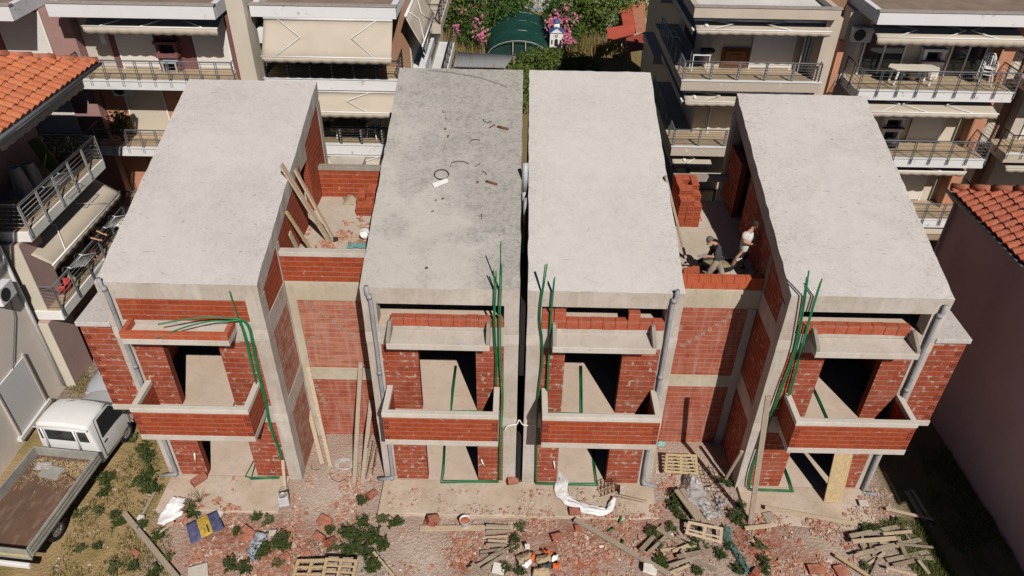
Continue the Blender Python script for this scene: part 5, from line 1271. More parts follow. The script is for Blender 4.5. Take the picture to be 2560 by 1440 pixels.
# -------- block A, far left, the same row stepped forward
r = thing('apartment_building', 'leftmost block with a wide white shutter, mostly hidden by the tiled roof', 'building', (-19.5, 13, 0), 'apartment blocks behind the plot')
MB().box(-24, 13.0, -.2, -16.92, 24, 10.4).build('wall', M['mauve'], r)
flat_roof(r, -25, -17.95, 11.4, 24, 10.42, 10.95, 'peel')
s = balcony_slab(r, -24, -16.96, 11.6, 12.97, 8.06, 'white_old'); railing(s, [(-24, 11.65), (-17.05, 11.65), (-17.05, 12.9)], 8.1, .74, M['rail'], 0, .62, 5)
s = balcony_slab(r, -24, -16.96, 11.6, 12.97, 5.27, 'white_old'); railing(s, [(-24, 11.65), (-17.05, 11.65), (-17.05, 12.9)], 5.31, .74, M['rail'], 0, .62, 5)
shutter(r, -19.6, -18.0, 12.97, 8.1, 10.3); MB().box(-20.6, 12.96, 8.07, -19.67, 12.999, 10.4).build('wall_panel', M['plum'], r)
shutter(r, -19.6, -18.0, 12.97, 5.31, 7.6)
# fin wall between the blocks
tag(MB().box(-10.48, 11.9, -.2, -9.86, 24, 13).build('party_wall', M['cream'], bevel=.01), 'tall cream party wall standing between the plum and the awning block', 'wall')

# -------- block C: big cream awnings
r = thing('apartment_building', 'brown block with big cream awnings lowered, left of the garden', 'building', (-7, 14, 0), 'apartment blocks behind the plot')
yb = 13.7
MB().box(-9.85, yb, -.2, -4.3, 26, 10.45).build('wall', M['brown'], r)
MB().box(-4.299, yb + .02, -.2, -4.25, 26, 10.44).build('side_wall', M['cream'], r)
flat_roof(r, -9.78, -4.5, 12.25, 26, 10.48, 10.9, 'peel')
for z in (8.2, 5.5, 2.75):
    s = balcony_slab(r, -9.7, -4.55, 12.2, yb - .01, z, 'peel', .42)
    railing(s, [(-9.6, 12.25), (-4.6, 12.25), (-4.6, yb - .1)], z + .04, .70, M['rail_d'], 1, .82, 6)
awning(r, -9.35, -4.65, 12.30, 10.38, 11.35, 9.35, .24, (.10, .88))
awning(r, -9.35, -4.65, 12.30, 7.66, 11.45, 7.22, .24, (.08, .78))
awning(r, -9.35, -4.65, 12.30, 4.95, 11.45, 4.55, .24, (.08, .80))
for z in (8.25, 5.55):
    glassdoor(r, -8.9, -7.4, yb - .01, z, z + 2.0); shutter(r, -6.6, -5.4, yb - .01, z, z + 2.0, 'shutter_b')
ac_unit(r, -9.6, 12.9, 9.7, pi / 2)
# side facade facing the garden with its own awnings and balconies
s = MB().box(-4.24, 17.5, 8.35, -3.45, 24, 8.75).build('side_balcony', M['beige'], r); railing(s, [(-3.5, 17.55), (-3.5, 23.9)], 8.76, .8, M['rail_d'], 1, 1.0, 5); railing(s, [(-4.2, 17.55), (-3.5, 17.55)], 8.76, .8, M['rail_d'], 1, .7, 5)
s = MB().box(-4.24, 17.5, 5.5, -3.45, 24, 5.9).build('side_balcony', M['white_old'], r); railing(s, [(-4.2, 17.55), (-3.5, 17.55), (-3.5, 23.9)], 5.91, .8, M['rail_d'], 1, 1.0, 5)
s = MB().box(-4.24, 13.9, 7.9, -3.75, 17.4, 8.2).build('side_balcony', M['white_old'], r)
awning(r, 12.9, 17.2, -4.26, 10.35, -3.7, 9.3, .2, (.15, .75), axis='y')
for k in range(5):
    y = 14.3 + k * .55; MB().grid(lambda u, v: (-3.78 + .03 * sin(9 * u + k), y + .4 * u, 9.3 - .75 * v), 6, 4).build('laundry', [M['pipe_lt'], M['white'], M['mauve'], M['rail'], M['white_old']][k], r, solid=.01)
MB().box(-4.245, 18.2, 6.0, -4.2, 19.6, 7.9).build('side_window', M['glass'], r)
# table under the lower awning
t_ = thing('garden_table', 'long balcony table under a tan cloth beneath the lower cream awning', 'table', (-6.9, 12.95, 5.54))
MB().box(-7.5, 12.6, 6.08, -6.2, 13.2, 6.12).build('table_top', M['plastic'], t_)
for x in (-7.35, -6.35):
    for y in (12.68, 13.12): MB().beam((x, y, 5.55), (x + .03, y, 6.08), .05, .05).build('leg', M['plastic'], t_)
tag(MB().grid(lambda u, v: (-7.55 + 1.4 * u, 12.57 + .68 * v, 6.14 - (.22 + .05 * sin(22 * u)) * (max(0, .12 - v) / .12) + .01 * sin(20 * u)), 30, 14).build('tablecloth', plain('ochre_cloth', (.48, .33, .16), .9, .25, 6), solid=.006), 'tan cloth draped over the balcony table', 'tablecloth')
def plastic_chair(name, label, loc, rz, mat='plastic', stack=1, group=None):
    root = thing(name, label, 'chair', (0, 0, 0), group)
    for k in range(stack):
        h = .12 * k
        MB().grid(lambda u, v: (-.2 + .4 * u, -.2 + .4 * v, .42 + h - .02 * sin(pi * u)), 6, 6).build('seat', M[mat], root, solid=.02)
        for i in range(5): MB().beam((-.17 + .085 * i, .21, .43 + h), (-.15 + .075 * i, .28, .80 + h), .035, .012, (0, 1, 0)).build('back_slat', M[mat], root)
        MB().tube([(-.21, .2, .42 + h), (-.20, .27, .7 + h), (-.12, .30, .84 + h), (0, .31, .87 + h), (.12, .30, .84 + h), (.20, .27, .7 + h), (.21, .2, .42 + h)], .022, 6).build('back_frame', M[mat], root)
        for s in (-1, 1): MB().tube([(s * .2, .22, .62 + h), (s * .24, .0, .62 + h), (s * .23, -.18, .6 + h), (s * .21, -.2, .42 + h)], .022, 6).build('armrest', M[mat], root)
    for x in (-1, 1):
        for y in (-1, 1): MB().beam((x * .25, y * .24, 0), (x * .18, y * .18, .42), .045, .035).build('leg', M[mat], root, bevel=.004)
    root.location = loc; root.rotation_euler = (0, 0, rz); return root
plastic_chair('plastic_chair', 'white plastic chair beside the cloth covered balcony table', (-5.85, 12.95, 5.54), -.5)
tag(MB().obox((-6.9, 13.5, 6.2), (1.3, .15, .35), (0, 0, 0), 0, .05).build('bench_cushion', M['rail_d'], bevel=.05), 'dark cushion roll behind the covered table', 'cushion')

# -------- block D: beige, wraps round a corner (right of the garden)
r = thing('apartment_building', 'beige block with brown wooden hatch door and wrap-round balconies', 'building', (9, 14.5, 0), 'apartment blocks behind the plot')
yb = 14.2
MB().box(7.35, yb, -.2, 11.9, 29, 10.6).build('wall', M['beige'], r)
MB().box(11.35, 12.95, -.2, 11.9, yb - .001, 10.6).build('side_wall', M['beige'], r)
MB().box(7.2, yb - .012, -.2, 11.34, yb - .001, 2.7).build('wall_panel', M['cream'], r)
flat_roof(r, 6.3, 11.62, 12.6, 29.2, 10.62, 11.0, 'beige', 'roofdeck_w')
for z in (8.22, 5.45, 2.75):
    s = balcony_slab(r, 6.25, 11.6, 12.68, yb - .015, z, 'peel_b', .38)
    MB().box(6.25, yb - .014, z - .38, 7.34, 20, z).build('side_balcony', M['beige'], s)
    railing(s, [(6.3, 18.5), (6.3, 12.75), (11.5, 12.75), (11.5, yb - .15)], z + .04, .70, M['rail'], 1, 1.02, 6)
    awning(r, 6.5, 11.45 if z > 3 else 9.3, 13.2, z + 2.12, 12.62, z + 1.98, .2, (.10, .72), True) if z != 2.75 else awning(r, 6.4, 8.0, 13.2, z + 2.12, 12.62, z + 1.98, .2, (.3,), True)
    awning(r, 12.8, 18.2, 6.9, z + 2.0, 6.42, z + 1.9, .22, (), axis='y')
shutter(r, 9.2, 10.75, yb - .02, 8.26, 10.1); shutter(r, 8.0, 9.6, yb - .02, 5.49, 7.3, 'shutter_b'); shutter(r, 7.6, 9.0, yb - .02, 2.8, 4.6, 'shutter_b')
hd = MB().box(8.0, yb - .08, 8.3, 9.1, yb - .02, 9.05).build('wooden_hatch', wood_mat('dark_door', (.16, .06, .025), .1), r, bevel=.01)
MB().box(8.15, yb - .11, 8.4, 8.95, yb - .081, 8.95).box(8.35, yb - .13, 8.5, 8.75, yb - .111, 8.8).each('panel', wood_mat('mid_door', (.25, .10, .04), .1), hd)
MB().box(7.349, 16.2, 8.3, 7.33, 18.5, 9.9).build('side_window', M['glass'], r)
glassdoor(r, 6.5 + 4.55, 6.5 + 4.8, yb - .3, 8.25, 9.9)
t_ = thing('side_table', 'white framed table with a black bag on the upper beige balcony', 'table', (7.1, 14.0, 8.24))
MB().box(6.75, 13.6, 8.9, 7.45, 14.1, 8.93).build('table_top', M['plastic'], t_)
for x in (6.78, 7.42):
    for y in (13.63, 14.07): MB().box(x - .015, y - .015, 8.24, x + .015, y + .015, 8.899).build('leg', M['plastic'], t_)
tag(MB().obox((7.35, 14.3 - .4, 9.02), (.55, .35, .16), (0, 0, .1), 0, .03).build('bag', M['black'], bevel=.05), 'black bag lying on the white framed balcony table', 'bag')
def drying_rack(name, label, loc, rz, mat, w=.9):
    root = thing(name, label, 'drying rack', (0, 0, 0))
    MB().tube([(-w / 2, 0, 0), (-w / 2, -.55, .12), (w / 2, -.55, .12), (w / 2, 0, 0)], .014, 6, closed=True).build('frame', M[mat], root)
    for i in range(6): MB().tube([(-w / 2, -.08 - .075 * i, .02 + .017 * i), (w / 2, -.08 - .075 * i, .02 + .017 * i)], .006, 5).build('wire', M[mat], root)
    for s in (-1, 1): MB().tube([(s * w / 2, -.05, .0), (s * w / 2, .10, .06), (s * w / 2, .24, .02), (s * w / 2, .30, -.12)], .018, 6).build('hook', M['hookblue'] if mat == 'rail_l' else M[mat], root)
    root.location = loc; root.rotation_euler = (0, 0, rz); return root
M['hookblue'] = plain('rack_blue', (.30, .42, .50), .4)
drying_rack('drying_rack', 'white drying rack hooked on the upper beige balcony corner', (6.28, 15.9, 8.98), -pi / 2, 'plastic', .8)
# back corner of a further balcony at the garden side
s = MB().box(6.75, 22, 8.6, 7.34, 26, 9.0).build('rear_balcony', M['greyren'], r); railing(s, [(6.8, 26), (6.8, 22.05), (7.3, 22.05)], 9.01, .8, M['rail_d'], 1, .9, 6)
MB().box(6.75, 22, 5.6, 7.34, 26, 6.0).build('rear_balcony', M['greyren'], r)

# -------- block E: terracotta and white
r = thing('apartment_building', 'salmon and white block with peeling parapet and two grill fireplaces, upper right', 'building', (16, 13.5, 0), 'apartment blocks behind the plot')
yb = 13.75
MB().box(12.55, yb, -.2, 19.6, 26, 10.66).build('wall', M['cream'], r)
MB().box(11.91, 14.6, -.2, 12.549, 26, 10.9).build('wall_return', M['brown'], r)
MB().box(12.45, yb - .03, -.2, 13.0, yb - .001, 10.6).build('wall_panel', M['greyren'], r)
MB().box(18.35, 13.2, -.2, 18.85, yb - .001, 10.6).build('wall_panel', M['salmon'], r)
MB().box(12.2, 13.4, -.2, 12.44, yb - .001, 9.6).build('wall_panel', M['salmon'], r)
flat_roof(r, 12.7, 20.5, 11.95, 26, 10.68, 11.12, 'peel')
for z, x0, x1 in ((8.22, 12.75, 18.65), (5.45, 12.75, 18.65), (2.65, 12.75, 19.3)):
    s = balcony_slab(r, x0, x1, 12.0, yb - .031, z, 'peel', .36)
    railing(s, [(x0 + .0, yb - .2), (x0 + .0, 12.0), (x1 - .05, 12.0), (x1 - .05, yb - .1)], z + .04, .74, M['rail'], 0, .72, 5)
awning(r, 12.95, 18.3, 12.9, 10.42, 12.1, 10.2, .3, (.12, .45, .82), True)
awning(r, 12.95, 18.2, 12.55, 7.72, 11.75, 7.50, .22, (.14, .5, .82))
awning(r, 12.95, 18.2, 12.8, 4.95, 12.2, 4.82, .2, (.14, .82), True)
glassdoor(r, 13.3, 14.9, yb - .035, 8.26, 9.95); glassdoor(r, 16.7, 18.05, yb - .035, 8.26, 9.95)
fireplace(r, 15.95, yb - .035, 8.23); fireplace(r, 15.3, yb - .035, 5.46)
shutter(r, 16.2, 17.4, yb - .035, 5.5, 7.2); shutter(r, 16.2, 17.6, yb - .035, 2.7, 4.5)
ac_unit(r, 12.98, 13.55, 9.86)
MB().tube([(18.3, 13.15, 2.6), (18.3, 13.15, 10.6)], .05, 8).build('downpipe', M['brown'], r)
t_ = thing('garden_table', 'white plastic table with rounded ends on the upper salmon balcony', 'table', (15, 12.75, 8.26))
MB().prism([(14.2 + .0, 12.45), (15.75, 12.45), (15.95, 12.75), (15.75, 13.1), (14.2, 13.1), (14.0, 12.78)], 'z', 8.86, 8.9).build('table_top', plain('table_cream', (.68, .62, .52), .5, .05, 2, .4), t_, bevel=.012)
for x in (14.3, 15.65):
    for y in (12.55, 13.0): MB().beam((x, y, 8.26), (x + (.05 if x < 15 else -.05), y, 8.859), .07, .05).build('leg', M['plastic'], t_)
plastic_chair('plastic_chair', 'stack of white plastic chairs at the right end of the upper salmon balcony', (17.85, 12.85, 8.26), -.3, 'plastic', 3)
for x, l in ((15.3, 'left cream pot behind the white plastic table'), (16.0, 'right cream pot behind the white plastic table')):
    tag(MB().lathe([(0, 0), (.13, 0), (.18, .1), (.17, .26), (.12, .32), (0, .3)], (x, 13.25, 8.26), 16).build('pot', M['cream']), l, 'pot')
tag(MB().lathe([(0, 0), (.25, .02), (.27, .2), (.2, .3), (0, .3)], (15.3, 12.9 + .2, 5.5), 14).build('barbecue', M['rail_d']), 'dark round barbecue under the lower salmon fireplace', 'barbecue')
# low wall and terrace before it
w = thing('boundary_wall', 'pale block wall below the grey fence of the salmon block', 'wall', (18, 11.7, 0))
MB().box(14.5, 11.55, -.2, 19.4, 11.75, 2.28).build('wall_body', brick_mat('pale_block', (.44, .36, .26), (.40, .33, .24), (.36, .30, .22), w=.45, h=.22, smear=.1), w)
MB().box(14.45, 11.5, 2.281, 19.45, 11.8, 2.36).build('coping', M['cream'], w)

# -------- block F: sliver at the right edge
r = thing('apartment_building', 'brown block cut by the right picture edge, black railed balcony', 'building', (21, 13, 0), 'apartment blocks behind the plot')
MB().box(19.61, 13.9, -.2, 28, 26, 10.5).build('wall', M['brown'], r); MB().box(20.1, 13.4, -.2, 28, 13.899, 10.5).build('wall_panel', M['greyren'], r)
for z in (5.75, 8.5, 2.9):
    s = balcony_slab(r, 19.3, 27, 11.95, 13.39, z, 'beige', .36); railing(s, [(19.35, 13.85), (19.35, 12.0), (26.9, 12.0)], z + .04, .74, M['rail_d'], 0, .6, 5)
awning(r, 19.6, 27, 12.6, 5.3, 12.0, 5.15, .22, (.1,), True)
shutter(r, 20.6, 22.4, 13.38, 5.8, 8.0)
# ================================================================ tiled neighbours left and right
def tile_roof(parent, o, ea, up, ncol, nrow, tw, tl, mat, clip=None, name='roof_tiles'):
    """barrel tiles: o = eave corner, ea = unit along eave, up = unit up the slope; each tile its own curve and lip"""
    o = Vector(o); ea = Vector(ea).normalized(); up = Vector(up).normalized(); n = ea.cross(up)
    if n.z < 0: n = -n
    m = MB(); K = 6
    prof = [(0, .0), (.12, .015), (.24, .055), (.42, .085), (.60, .085), (.78, .055), (.90, .012), (1.0, .0)]
    for j in range(nrow):
        for i in range(ncol):
            if clip and not clip(i, j): continue
            dz = ru(-.006, .006); sk = ru(-.01, .01); v = []
            for t, lift in ((0, .045), (1.08, 0)):
                for u, h in prof:
                    v.append(o + ea * ((i + u) * tw + sk) + up * ((j + t) * tl) + n * (h + lift + dz))
            for u, h in prof: v.append(o + ea * ((i + u) * tw + sk) + up * (j * tl + .01) + n * (h * .55 - .01 + dz))
            N = len(prof); f = [(k, k + 1, N + k + 1, N + k) for k in range(N - 1)] + [(2 * N + k, 2 * N + k + 1, k + 1, k) for k in range(N - 1)]
            m.add(v, f)
    return m.build(name, mat, parent)
TILE = island_mat('clay_tiles', [(.48, .125, .042), (.42, .10, .036), (.54, .155, .055), (.45, .115, .045)], .75)
TILE_R = island_mat('clay_tiles_red', [(.40, .085, .04), (.34, .07, .034), (.45, .11, .05), (.37, .08, .04)], .75)
RIDGE = plain('ridge_tiles', (.42, .15, .09), .8, .25, 4)

# ---- left house: x=-16 wall, balconies facing the plot
PIER = plain('pier_mauve', (.44, .30, .28), .85, .08, 1.2)
r = thing('neighbour_house', 'mauve and beige house on the left with orange tiled hip roof over two balconies', 'house', (-19, 5, 0))
MB().box(-26, -12, -.2, -16.0, 4.0, 9.6).build('wall', plain('pale_render', (.78, .70, .64), .85, .08, .8), r)
MB().box(-26, 4.001, -.2, -17.25, 9.4, 9.3).build('wall', M['mauve'], r)
MB().box(-16.001, 3.98, -.2, -15.62, 5.2, 2.72).box(-16.3, 4.25, 3.1, -15.62, 5.3, 5.68).each('pier', PIER, r)
MB().box(-16.0, 3.93, -.2, -15.61, 3.979, 2.72).box(-16.3, 4.2, 3.1, -15.61, 4.249, 5.68).each('pier_face', M['cream'], r)
MB().tube([(-15.97, 3.86, .0), (-15.97, 3.86, 9.5)], .055, 8).build('downpipe', M['white_old'], r)
for z, yb0 in ((3.1, 4.15), (6.05, 4.4)):
    xe = -15.28 if z > 4 else -15.14
    s = MB().box(-17.24, yb0, z - .36, xe, 9.5, z).build('balcony', M['white'], r, bevel=.012)
    MB().box(-17.2, yb0 + .06, z + .002, xe - .06, 9.45, z + .012).build('floor_tiles', M['tile_floor'], s)
    railing(s, [(-16.3, yb0 + .08), (xe - .02, yb0 + .08), (xe - .02, 9.42), (-17.2, 9.42)], z + .03, .92, M['rail_l' if z > 4 else 'rail'], 0, .95, 6)
# end wall pieces with the pink pier on the upper floor
MB().box(-17.24, 4.42, 6.06, -16.5, 4.6, 8.4).build('loggia_wall', M['mauve'], r)
MB().box(-17.25, 11.3, 6.06, -15.6, 11.5, 8.3).build('loggia_end', M['mauve'], r) if False else None
awning(r, 4.55, 9.45, -16.3, 5.62, -15.05, 4.72, .24, (.16, .82), axis='y')
awning(r, 4.4, 9.4, -15.6, 9.35, -15.0, 9.1, .3, (), axis='y')
# window and air conditioner on the beige wall
w_ = MB().box(-15.99, 1.25, .3, -15.95, 2.75, 2.3).build('window', shutter_mat('window_shutter', (.82, .82, .83)), r)
MB().prism([(1.08, .14), (2.92, .14), (2.92, .28), (1.08, .28)], 'x', -15.995, -15.86).build('sill', M['white_old'], w_)
MB().box(-15.995, 1.18, .285, -15.92, 1.24, 2.4).box(-15.995, 2.76, .285, -15.92, 2.83, 2.4).each('frame', M['greyren'], w_)
ac_unit(r, -15.82, 3.05, 4.7, pi / 2)
MB().tube([(-15.96, 2.2, 2.3), (-15.96, 3.2, 3.6), (-15.95, 3.4, 4.4)], .012, 5).build('cable', M['wire'], r)
sl_ = .45; u_ = Vector((-1, 0, sl_)).normalized(); EX, EY, EZ = -14.52, 9.86, 9.5
tile_roof(r, (EX, EY, EZ + .06), (0, -1, 0), u_, 33, 21, .325, .40, TILE, lambda i, j: (i + .3) * .325 > j * .40 * .9)
MB().add([(EX - .05, -1, EZ - .08), (EX - .05, EY - .03, EZ - .08), (EX - 8, EY - 8, EZ - .08 + 8 * sl_), (EX - 8, -1, EZ - .08 + 8 * sl_), (EX - .05, -1, EZ + .03), (EX - .05, EY - .03, EZ + .03), (EX - 8, EY - 8, EZ + .03 + 8 * sl_), (EX - 8, -1, EZ + .03 + 8 * sl_)], [(0, 1, 2, 3), (7, 6, 5, 4), (0, 4, 5, 1), (1, 5, 6, 2), (2, 6, 7, 3), (3, 7, 4, 0)]).build('roof_deck', M['white_old'], r)
MB().add([(EX, EY, EZ - .1), (EX - 8, EY - 8, EZ - .1 + 8 * sl_), (EX - 8, EY, EZ - .1)], [(0, 1, 2)]).build('roof_deck', TILE, r)
rd = MB()
for k in range(18):
    a = Vector((EX, EY, EZ + .08)) + Vector((-1, -1, sl_)) * (k * .44); b = a + Vector((-1, -1, sl_)) * .47
    rd.tube([a + Vector((0, 0, .03)), b], [.13, .11], 8)
rd.build('hip_tiles', RIDGE, r)
MB().tube([(EX + .06, -1, EZ), (EX + .06, EY + .05, EZ)], .06, 8).build('gutter', M['rail'], r)
MB().tube([(-14.6, 4.7, 9.4), (-16.3, 4.8, 9.0), (-16.42, 4.8, 6.1)], .05, 8).build('downpipe', M['rail'], r)
# things on those balconies
def rail_rack(label, y, z, mat='rail_l', w=.95):
    o = drying_rack('drying_rack', label, (-15.28 if z > 5 else -15.12, y, z), pi / 2, mat, w); return o
rail_rack('pale blue hooked drying rack on the upper left balcony rail', 6.35, 6.83)
rail_rack('white drying rack on the lower left balcony rail, nearer one', 5.75, 4.03, 'plastic', .8)
rail_rack('white drying rack with laundry on the lower left balcony rail, farther one', 8.35, 4.03, 'plastic', .8)
for k in range(3):
    y = 8.05 + k * .22; tag(MB().grid(lambda u, v: (-14.9 + .30 * u, y + .18 * v, 4.08 - .25 * abs(u - .5) + .02 * sin(9 * v)), 6, 4).build('laundry', M[('white', 'cream', 'pipe_lt')[k]], solid=.01), ('white', 'cream', 'grey')[k] + ' cloth hung on the farther lower balcony rack', 'laundry')
tag(MB().lathe([(0, 0), (.20, .0), (.27, .16), (.29, .30), (.26, .3), (.22, .06), (0, .04)], (-15.62, 5.35, 3.13), 16).build('basin', plain('red_plastic', (.42, .03, .025), .45)), 'red plastic basin on the lower left balcony', 'basin')
root = thing('folding_table', 'folded yellow and green deck chair on the upper left balcony', 'chair', (-16.6, 8.4, 6.06))
MB().beam((-16.3, 8.3, 6.08), (-16.85, 8.45, 7.3), .5, .05, (0, 1, 0)).build('board', plain('deck_green', (.12, .14, .04), .7), root)
for s in (-.3, .3): MB().beam((-16.7, 8.35 + s, 6.08), (-16.35, 8.4 + s, 6.9), .05, .03).build('leg', M['wood_y'], root)
root['label'] = 'green and yellow folding chair standing open on the upper left balcony'; root.name = 'folding_chair'
for (x, y, h, l) in ((-16.75, 6.9, .95, 'left covered lump of garden furniture in the upper left loggia'), (-16.7, 7.5, .8, 'right covered lump of garden furniture in the upper left loggia')):
    tag(MB().grid(lambda u, v: (x + (.30 + .04 * sin(5 * u * 6.28)) * (1 - .4 * v) * cos(u * 6.28), y + (.26 + .03 * sin(4 * u * 6.28)) * (1 - .5 * v) * sin(u * 6.28), 6.08 + h * v), 24, 8).build('covered_furniture', M['beige'], solid=.01), l, 'cover')
root = thing('bicycle_frame', 'blue metal folding stand in the near corner of the upper left balcony', 'stand', (-16.0, 5.2, 6.07))
BL = plain('stand_blue', (.03, .04, .14), .45)
for s in (-.3, .3):
    MB().tube([(-16.1, 5.2 + s, 6.08), (-15.7, 5.2 + s, 6.95), (-16.1, 5.2 + s, 6.95), (-15.7, 5.2 + s, 6.08)], .016, 6).build('leg', BL, root)
for k in range(6): MB().tube([(-16.12 + k * .085, 4.85, 6.95), (-16.12 + k * .085, 5.55, 6.95)], .009, 5).build('wire', BL, root)
root.name = 'folding_stand'
f_ = MB()
for i in range(260):
    p = Vector((-16.4 + ru(-.7, .7), 9.2 + ru(-.2, .15), 6.3 + rnd() * .65)); d = Vector((ru(-1, 1), ru(-1, 1), ru(-1, 1))).normalized(); e = d.orthogonal().normalized()
    f_.add([p, p + d * .07 + e * .03, p + d * .14, p + d * .07 - e * .03], [(0, 1, 2, 3)])
pl_ = thing('planter', 'leafy plants in a long box at the far rail of the upper left balcony', 'plant', (-16.4, 9.2, 6.07)); f_.build('foliage', WEED, pl_)
MB().box(-17.0, 9.1, 6.07, -15.7, 9.33, 6.28).build('box', M['brick'], pl_)

# ---- right house: bare plum gable-side wall
r = thing('neighbour_house', 'plum walled house at the right edge with red tiled hip roof', 'house', (17, 2, 0))
ang = radians(.8)
yB = 6.4; xB = 14.42
def wx(y): return xB + (yB - y) * math.tan(ang)
MB().add([(wx(yB), yB, -.3), (wx(-12), -12, -.3), (24, -12, -.3), (24, yB, -.3), (wx(yB), yB, 6.83), (wx(-12), -12, 6.83), (24, -12, 6.83), (24, yB, 6.83)], [(0, 1, 2, 3), (7, 6, 5, 4), (0, 4, 5, 1), (1, 5, 6, 2), (2, 6, 7, 3), (3, 7, 4, 0)]).build('wall', M['plumdark'], r)
ea = Vector((math.sin(ang), -math.cos(ang), 0)); inn = Vector((math.cos(ang), math.sin(ang), 0)); u2 = (inn + Vector((0, 0, .5))).normalized()
e0 = Vector((wx(yB) - .17, yB + .30, 6.85))
tile_roof(r, e0 + Vector((0, 0, .1)), ea, u2, 43, 20, .30, .36, TILE_R, lambda i, j: (i + .3) * .30 > j * .36 * .9)
L_ = 14; h_ = 7
MB().add([e0, e0 + ea * L_, e0 + ea * L_ + (inn + Vector((0, 0, .5))) * h_, e0 + (inn + ea + Vector((0, 0, .5))) * h_, e0 + inn * 2 * h_], [(3, 2, 1, 0), (0, 4, 3)]).build('roof_deck', TILE_R, r)
rd = MB()
for k in range(16):
    a = e0 + Vector((0, 0, .16)) + (inn + ea + Vector((0, 0, .5))) * (k * .40); b = a + (inn + ea + Vector((0, 0, .5))) * .43
    rd.tube([a + Vector((0, 0, .03)), b], [.14, .115], 8)
rd.build('hip_tiles', RIDGE, r)
MB().tube([e0 + Vector((-.06, .1, .02)), e0 + ea * L_ + Vector((-.06, 0, .02))], .06, 8).build('gutter', M['rail_l'], r)
MB().tube([(wx(yB) - .08, yB - .1, -.1), (wx(yB) - .08, yB - .1, 6.65), e0 + Vector((0, 0, -.05))], .05, 8).build('downpipe', M['plumdark'], r)
root = thing('rubbish_heap', 'pale boards and stones lying in the shade behind the rightmost house', 'debris', (13.2, 5.4, -.1))
for i in range(9): MB().obox((13.0 + ru(-.8, .8), 5.2 + ru(-.9, .9), ru(0, .2)), (ru(.2, .8), ru(.1, .3), ru(.05, .2)), (ru(-.3, .3), ru(-.3, .3), ru(0, 3)), 0, .02).build('piece', M['conc_l'] if i % 2 else M['wood_grey'], root)
# ================================================================ white flatbed pickup, built nose to +y at the origin then set in place
CARW = plain('car_white', (.74, .74, .75), .28, .03, 1.5, .5); TRIM = plain('car_trim', (.03, .03, .032), .5, .1)
ALU = plain('dropside_alu', (.30, .295, .27), .5, .2, 3, .4)
def bed_mat():
    t = NT('rusty_bed'); v = t.map(); n = t.noise(v, 1.3, 6, .65); n2 = t.noise(t.map('Object', (2, .6, 1)), 3, 5, .6); g = t.noise(v, 25, 3)
    c = t.mix(t.ramp(n, .3, .7), (.10, .068, .056), (.165, .092, .058)); c = t.mix(t.ramp(n2, .5, .75, 0, .7), c, (.27, .20, .165)); c = t.mix(t.ramp(g, .6, .8, 0, .5), c, (.07, .045, .035))
    return t.fin(c, .8, g, .4, .01, .2)
T = thing('pickup_truck', 'white single cab flatbed truck with empty rusty load bed and grey dropsides', 'truck', (0, 0, 0))
def shell(sections):
    """loft cross-sections along y: each list of (x,z) for the right half, mirrored"""
    m = MB(); rings = []
    for y, pr in sections:
        rings.append([(x, y, z) for x, z in pr] + [(-x, y, z) for x, z in reversed(pr) if x > 1e-6])
    n = len(rings[0]); v = [p for r_ in rings for p in r_]; f = []
    for j in range(len(rings) - 1):
        for i in range(n):
            k = (i + 1) % n; f.append((j * n + i, j * n + k, (j + 1) * n + k, (j + 1) * n + i))
    f.append(list(range(n))[::-1]); f.append([(len(rings) - 1) * n + i for i in range(n)])
    return m.add(v, f, 0, True)
# cab: y from .05 (rear) to 3.0 (bumper); half width .88
def sec(y, w0, zlo, zbelt, wt, zt): return (y, [(w0 * .96, zlo), (w0, zlo + .15), (w0, zbelt), (wt + .02, zt - .10), (wt - .06, zt - .02), (wt * .55, zt + .03), (.0, zt + .045)])
cab = shell([sec(.10, .90, .42, 1.18, .78, 1.93), sec(.16, .93, .40, 1.2, .82, 2.0), sec(.55, .94, .40, 1.21, .82, 2.03), sec(.95, .945, .40, 1.2, .80, 2.02), sec(1.2, .945, .40, 1.18, .76, 1.96), sec(1.75, .88, .40, 1.12, .79, 1.32), sec(1.95, .875, .40, 1.05, .80, 1.18), sec(2.4, .86, .40, .95, .76, 1.08), sec(2.62, .80, .42, .82, .68, .95), sec(2.68, .76, .44, .75, .62, .80)])
body = cab.build('cab', CARW, T)
md = body.modifiers.new('b', 'BEVEL'); md.width = .03; md.segments = 2; md.limit_method = 'ANGLE'; md.angle_limit = radians(25)
# glass panes set just proud of the shell
for nm, x0, x1 in (('rear_window', -.58, .34), ('rear_quarter_window', .44, .76), ('rear_quarter_window', -.78, -.68)):
    MB().prism([(x0, 1.34), (x1, 1.34), (x1 - .02, 1.76), (x0 + .02, 1.76)], 'y', .085, .11).build(nm, M['glass'], T, bevel=.01)
for s in (1, -1):
    MB().add([(s * .952, .40, 1.24), (s * .948, 1.60, 1.20), (s * .842, 1.22, 1.82), (s * .855, .55, 1.86)], [(0, 1, 2, 3)] if s > 0 else [(3, 2, 1, 0)]).build('side_window', M['glass'], T)
    d = MB().tube([(s * .945, .30, .55), (s * .950, .30, 1.22), (s * .84, .45, 1.93), (s * .79, 1.22, 1.90), (s * .93, 1.72, 1.18), (s * .93, 1.70, .55)], .010, 5, closed=True).build('door_seam', TRIM, T)
    MB().obox((s * .955, .48, 1.05), (.02, .16, .04)).build('door_handle', TRIM, T, bevel=.008)
    MB().obox((s * 1.0, 1.55, 1.24), (.20, .10, .17), (0, 0, -.2 * s)).build('mirror', TRIM, T, bevel=.04)
    MB().obox((s * .60, 2.655, .80), (.26, .06, .16), (0, 0, 0)).build('headlight', M['pipe_lt'], T, bevel=.03)
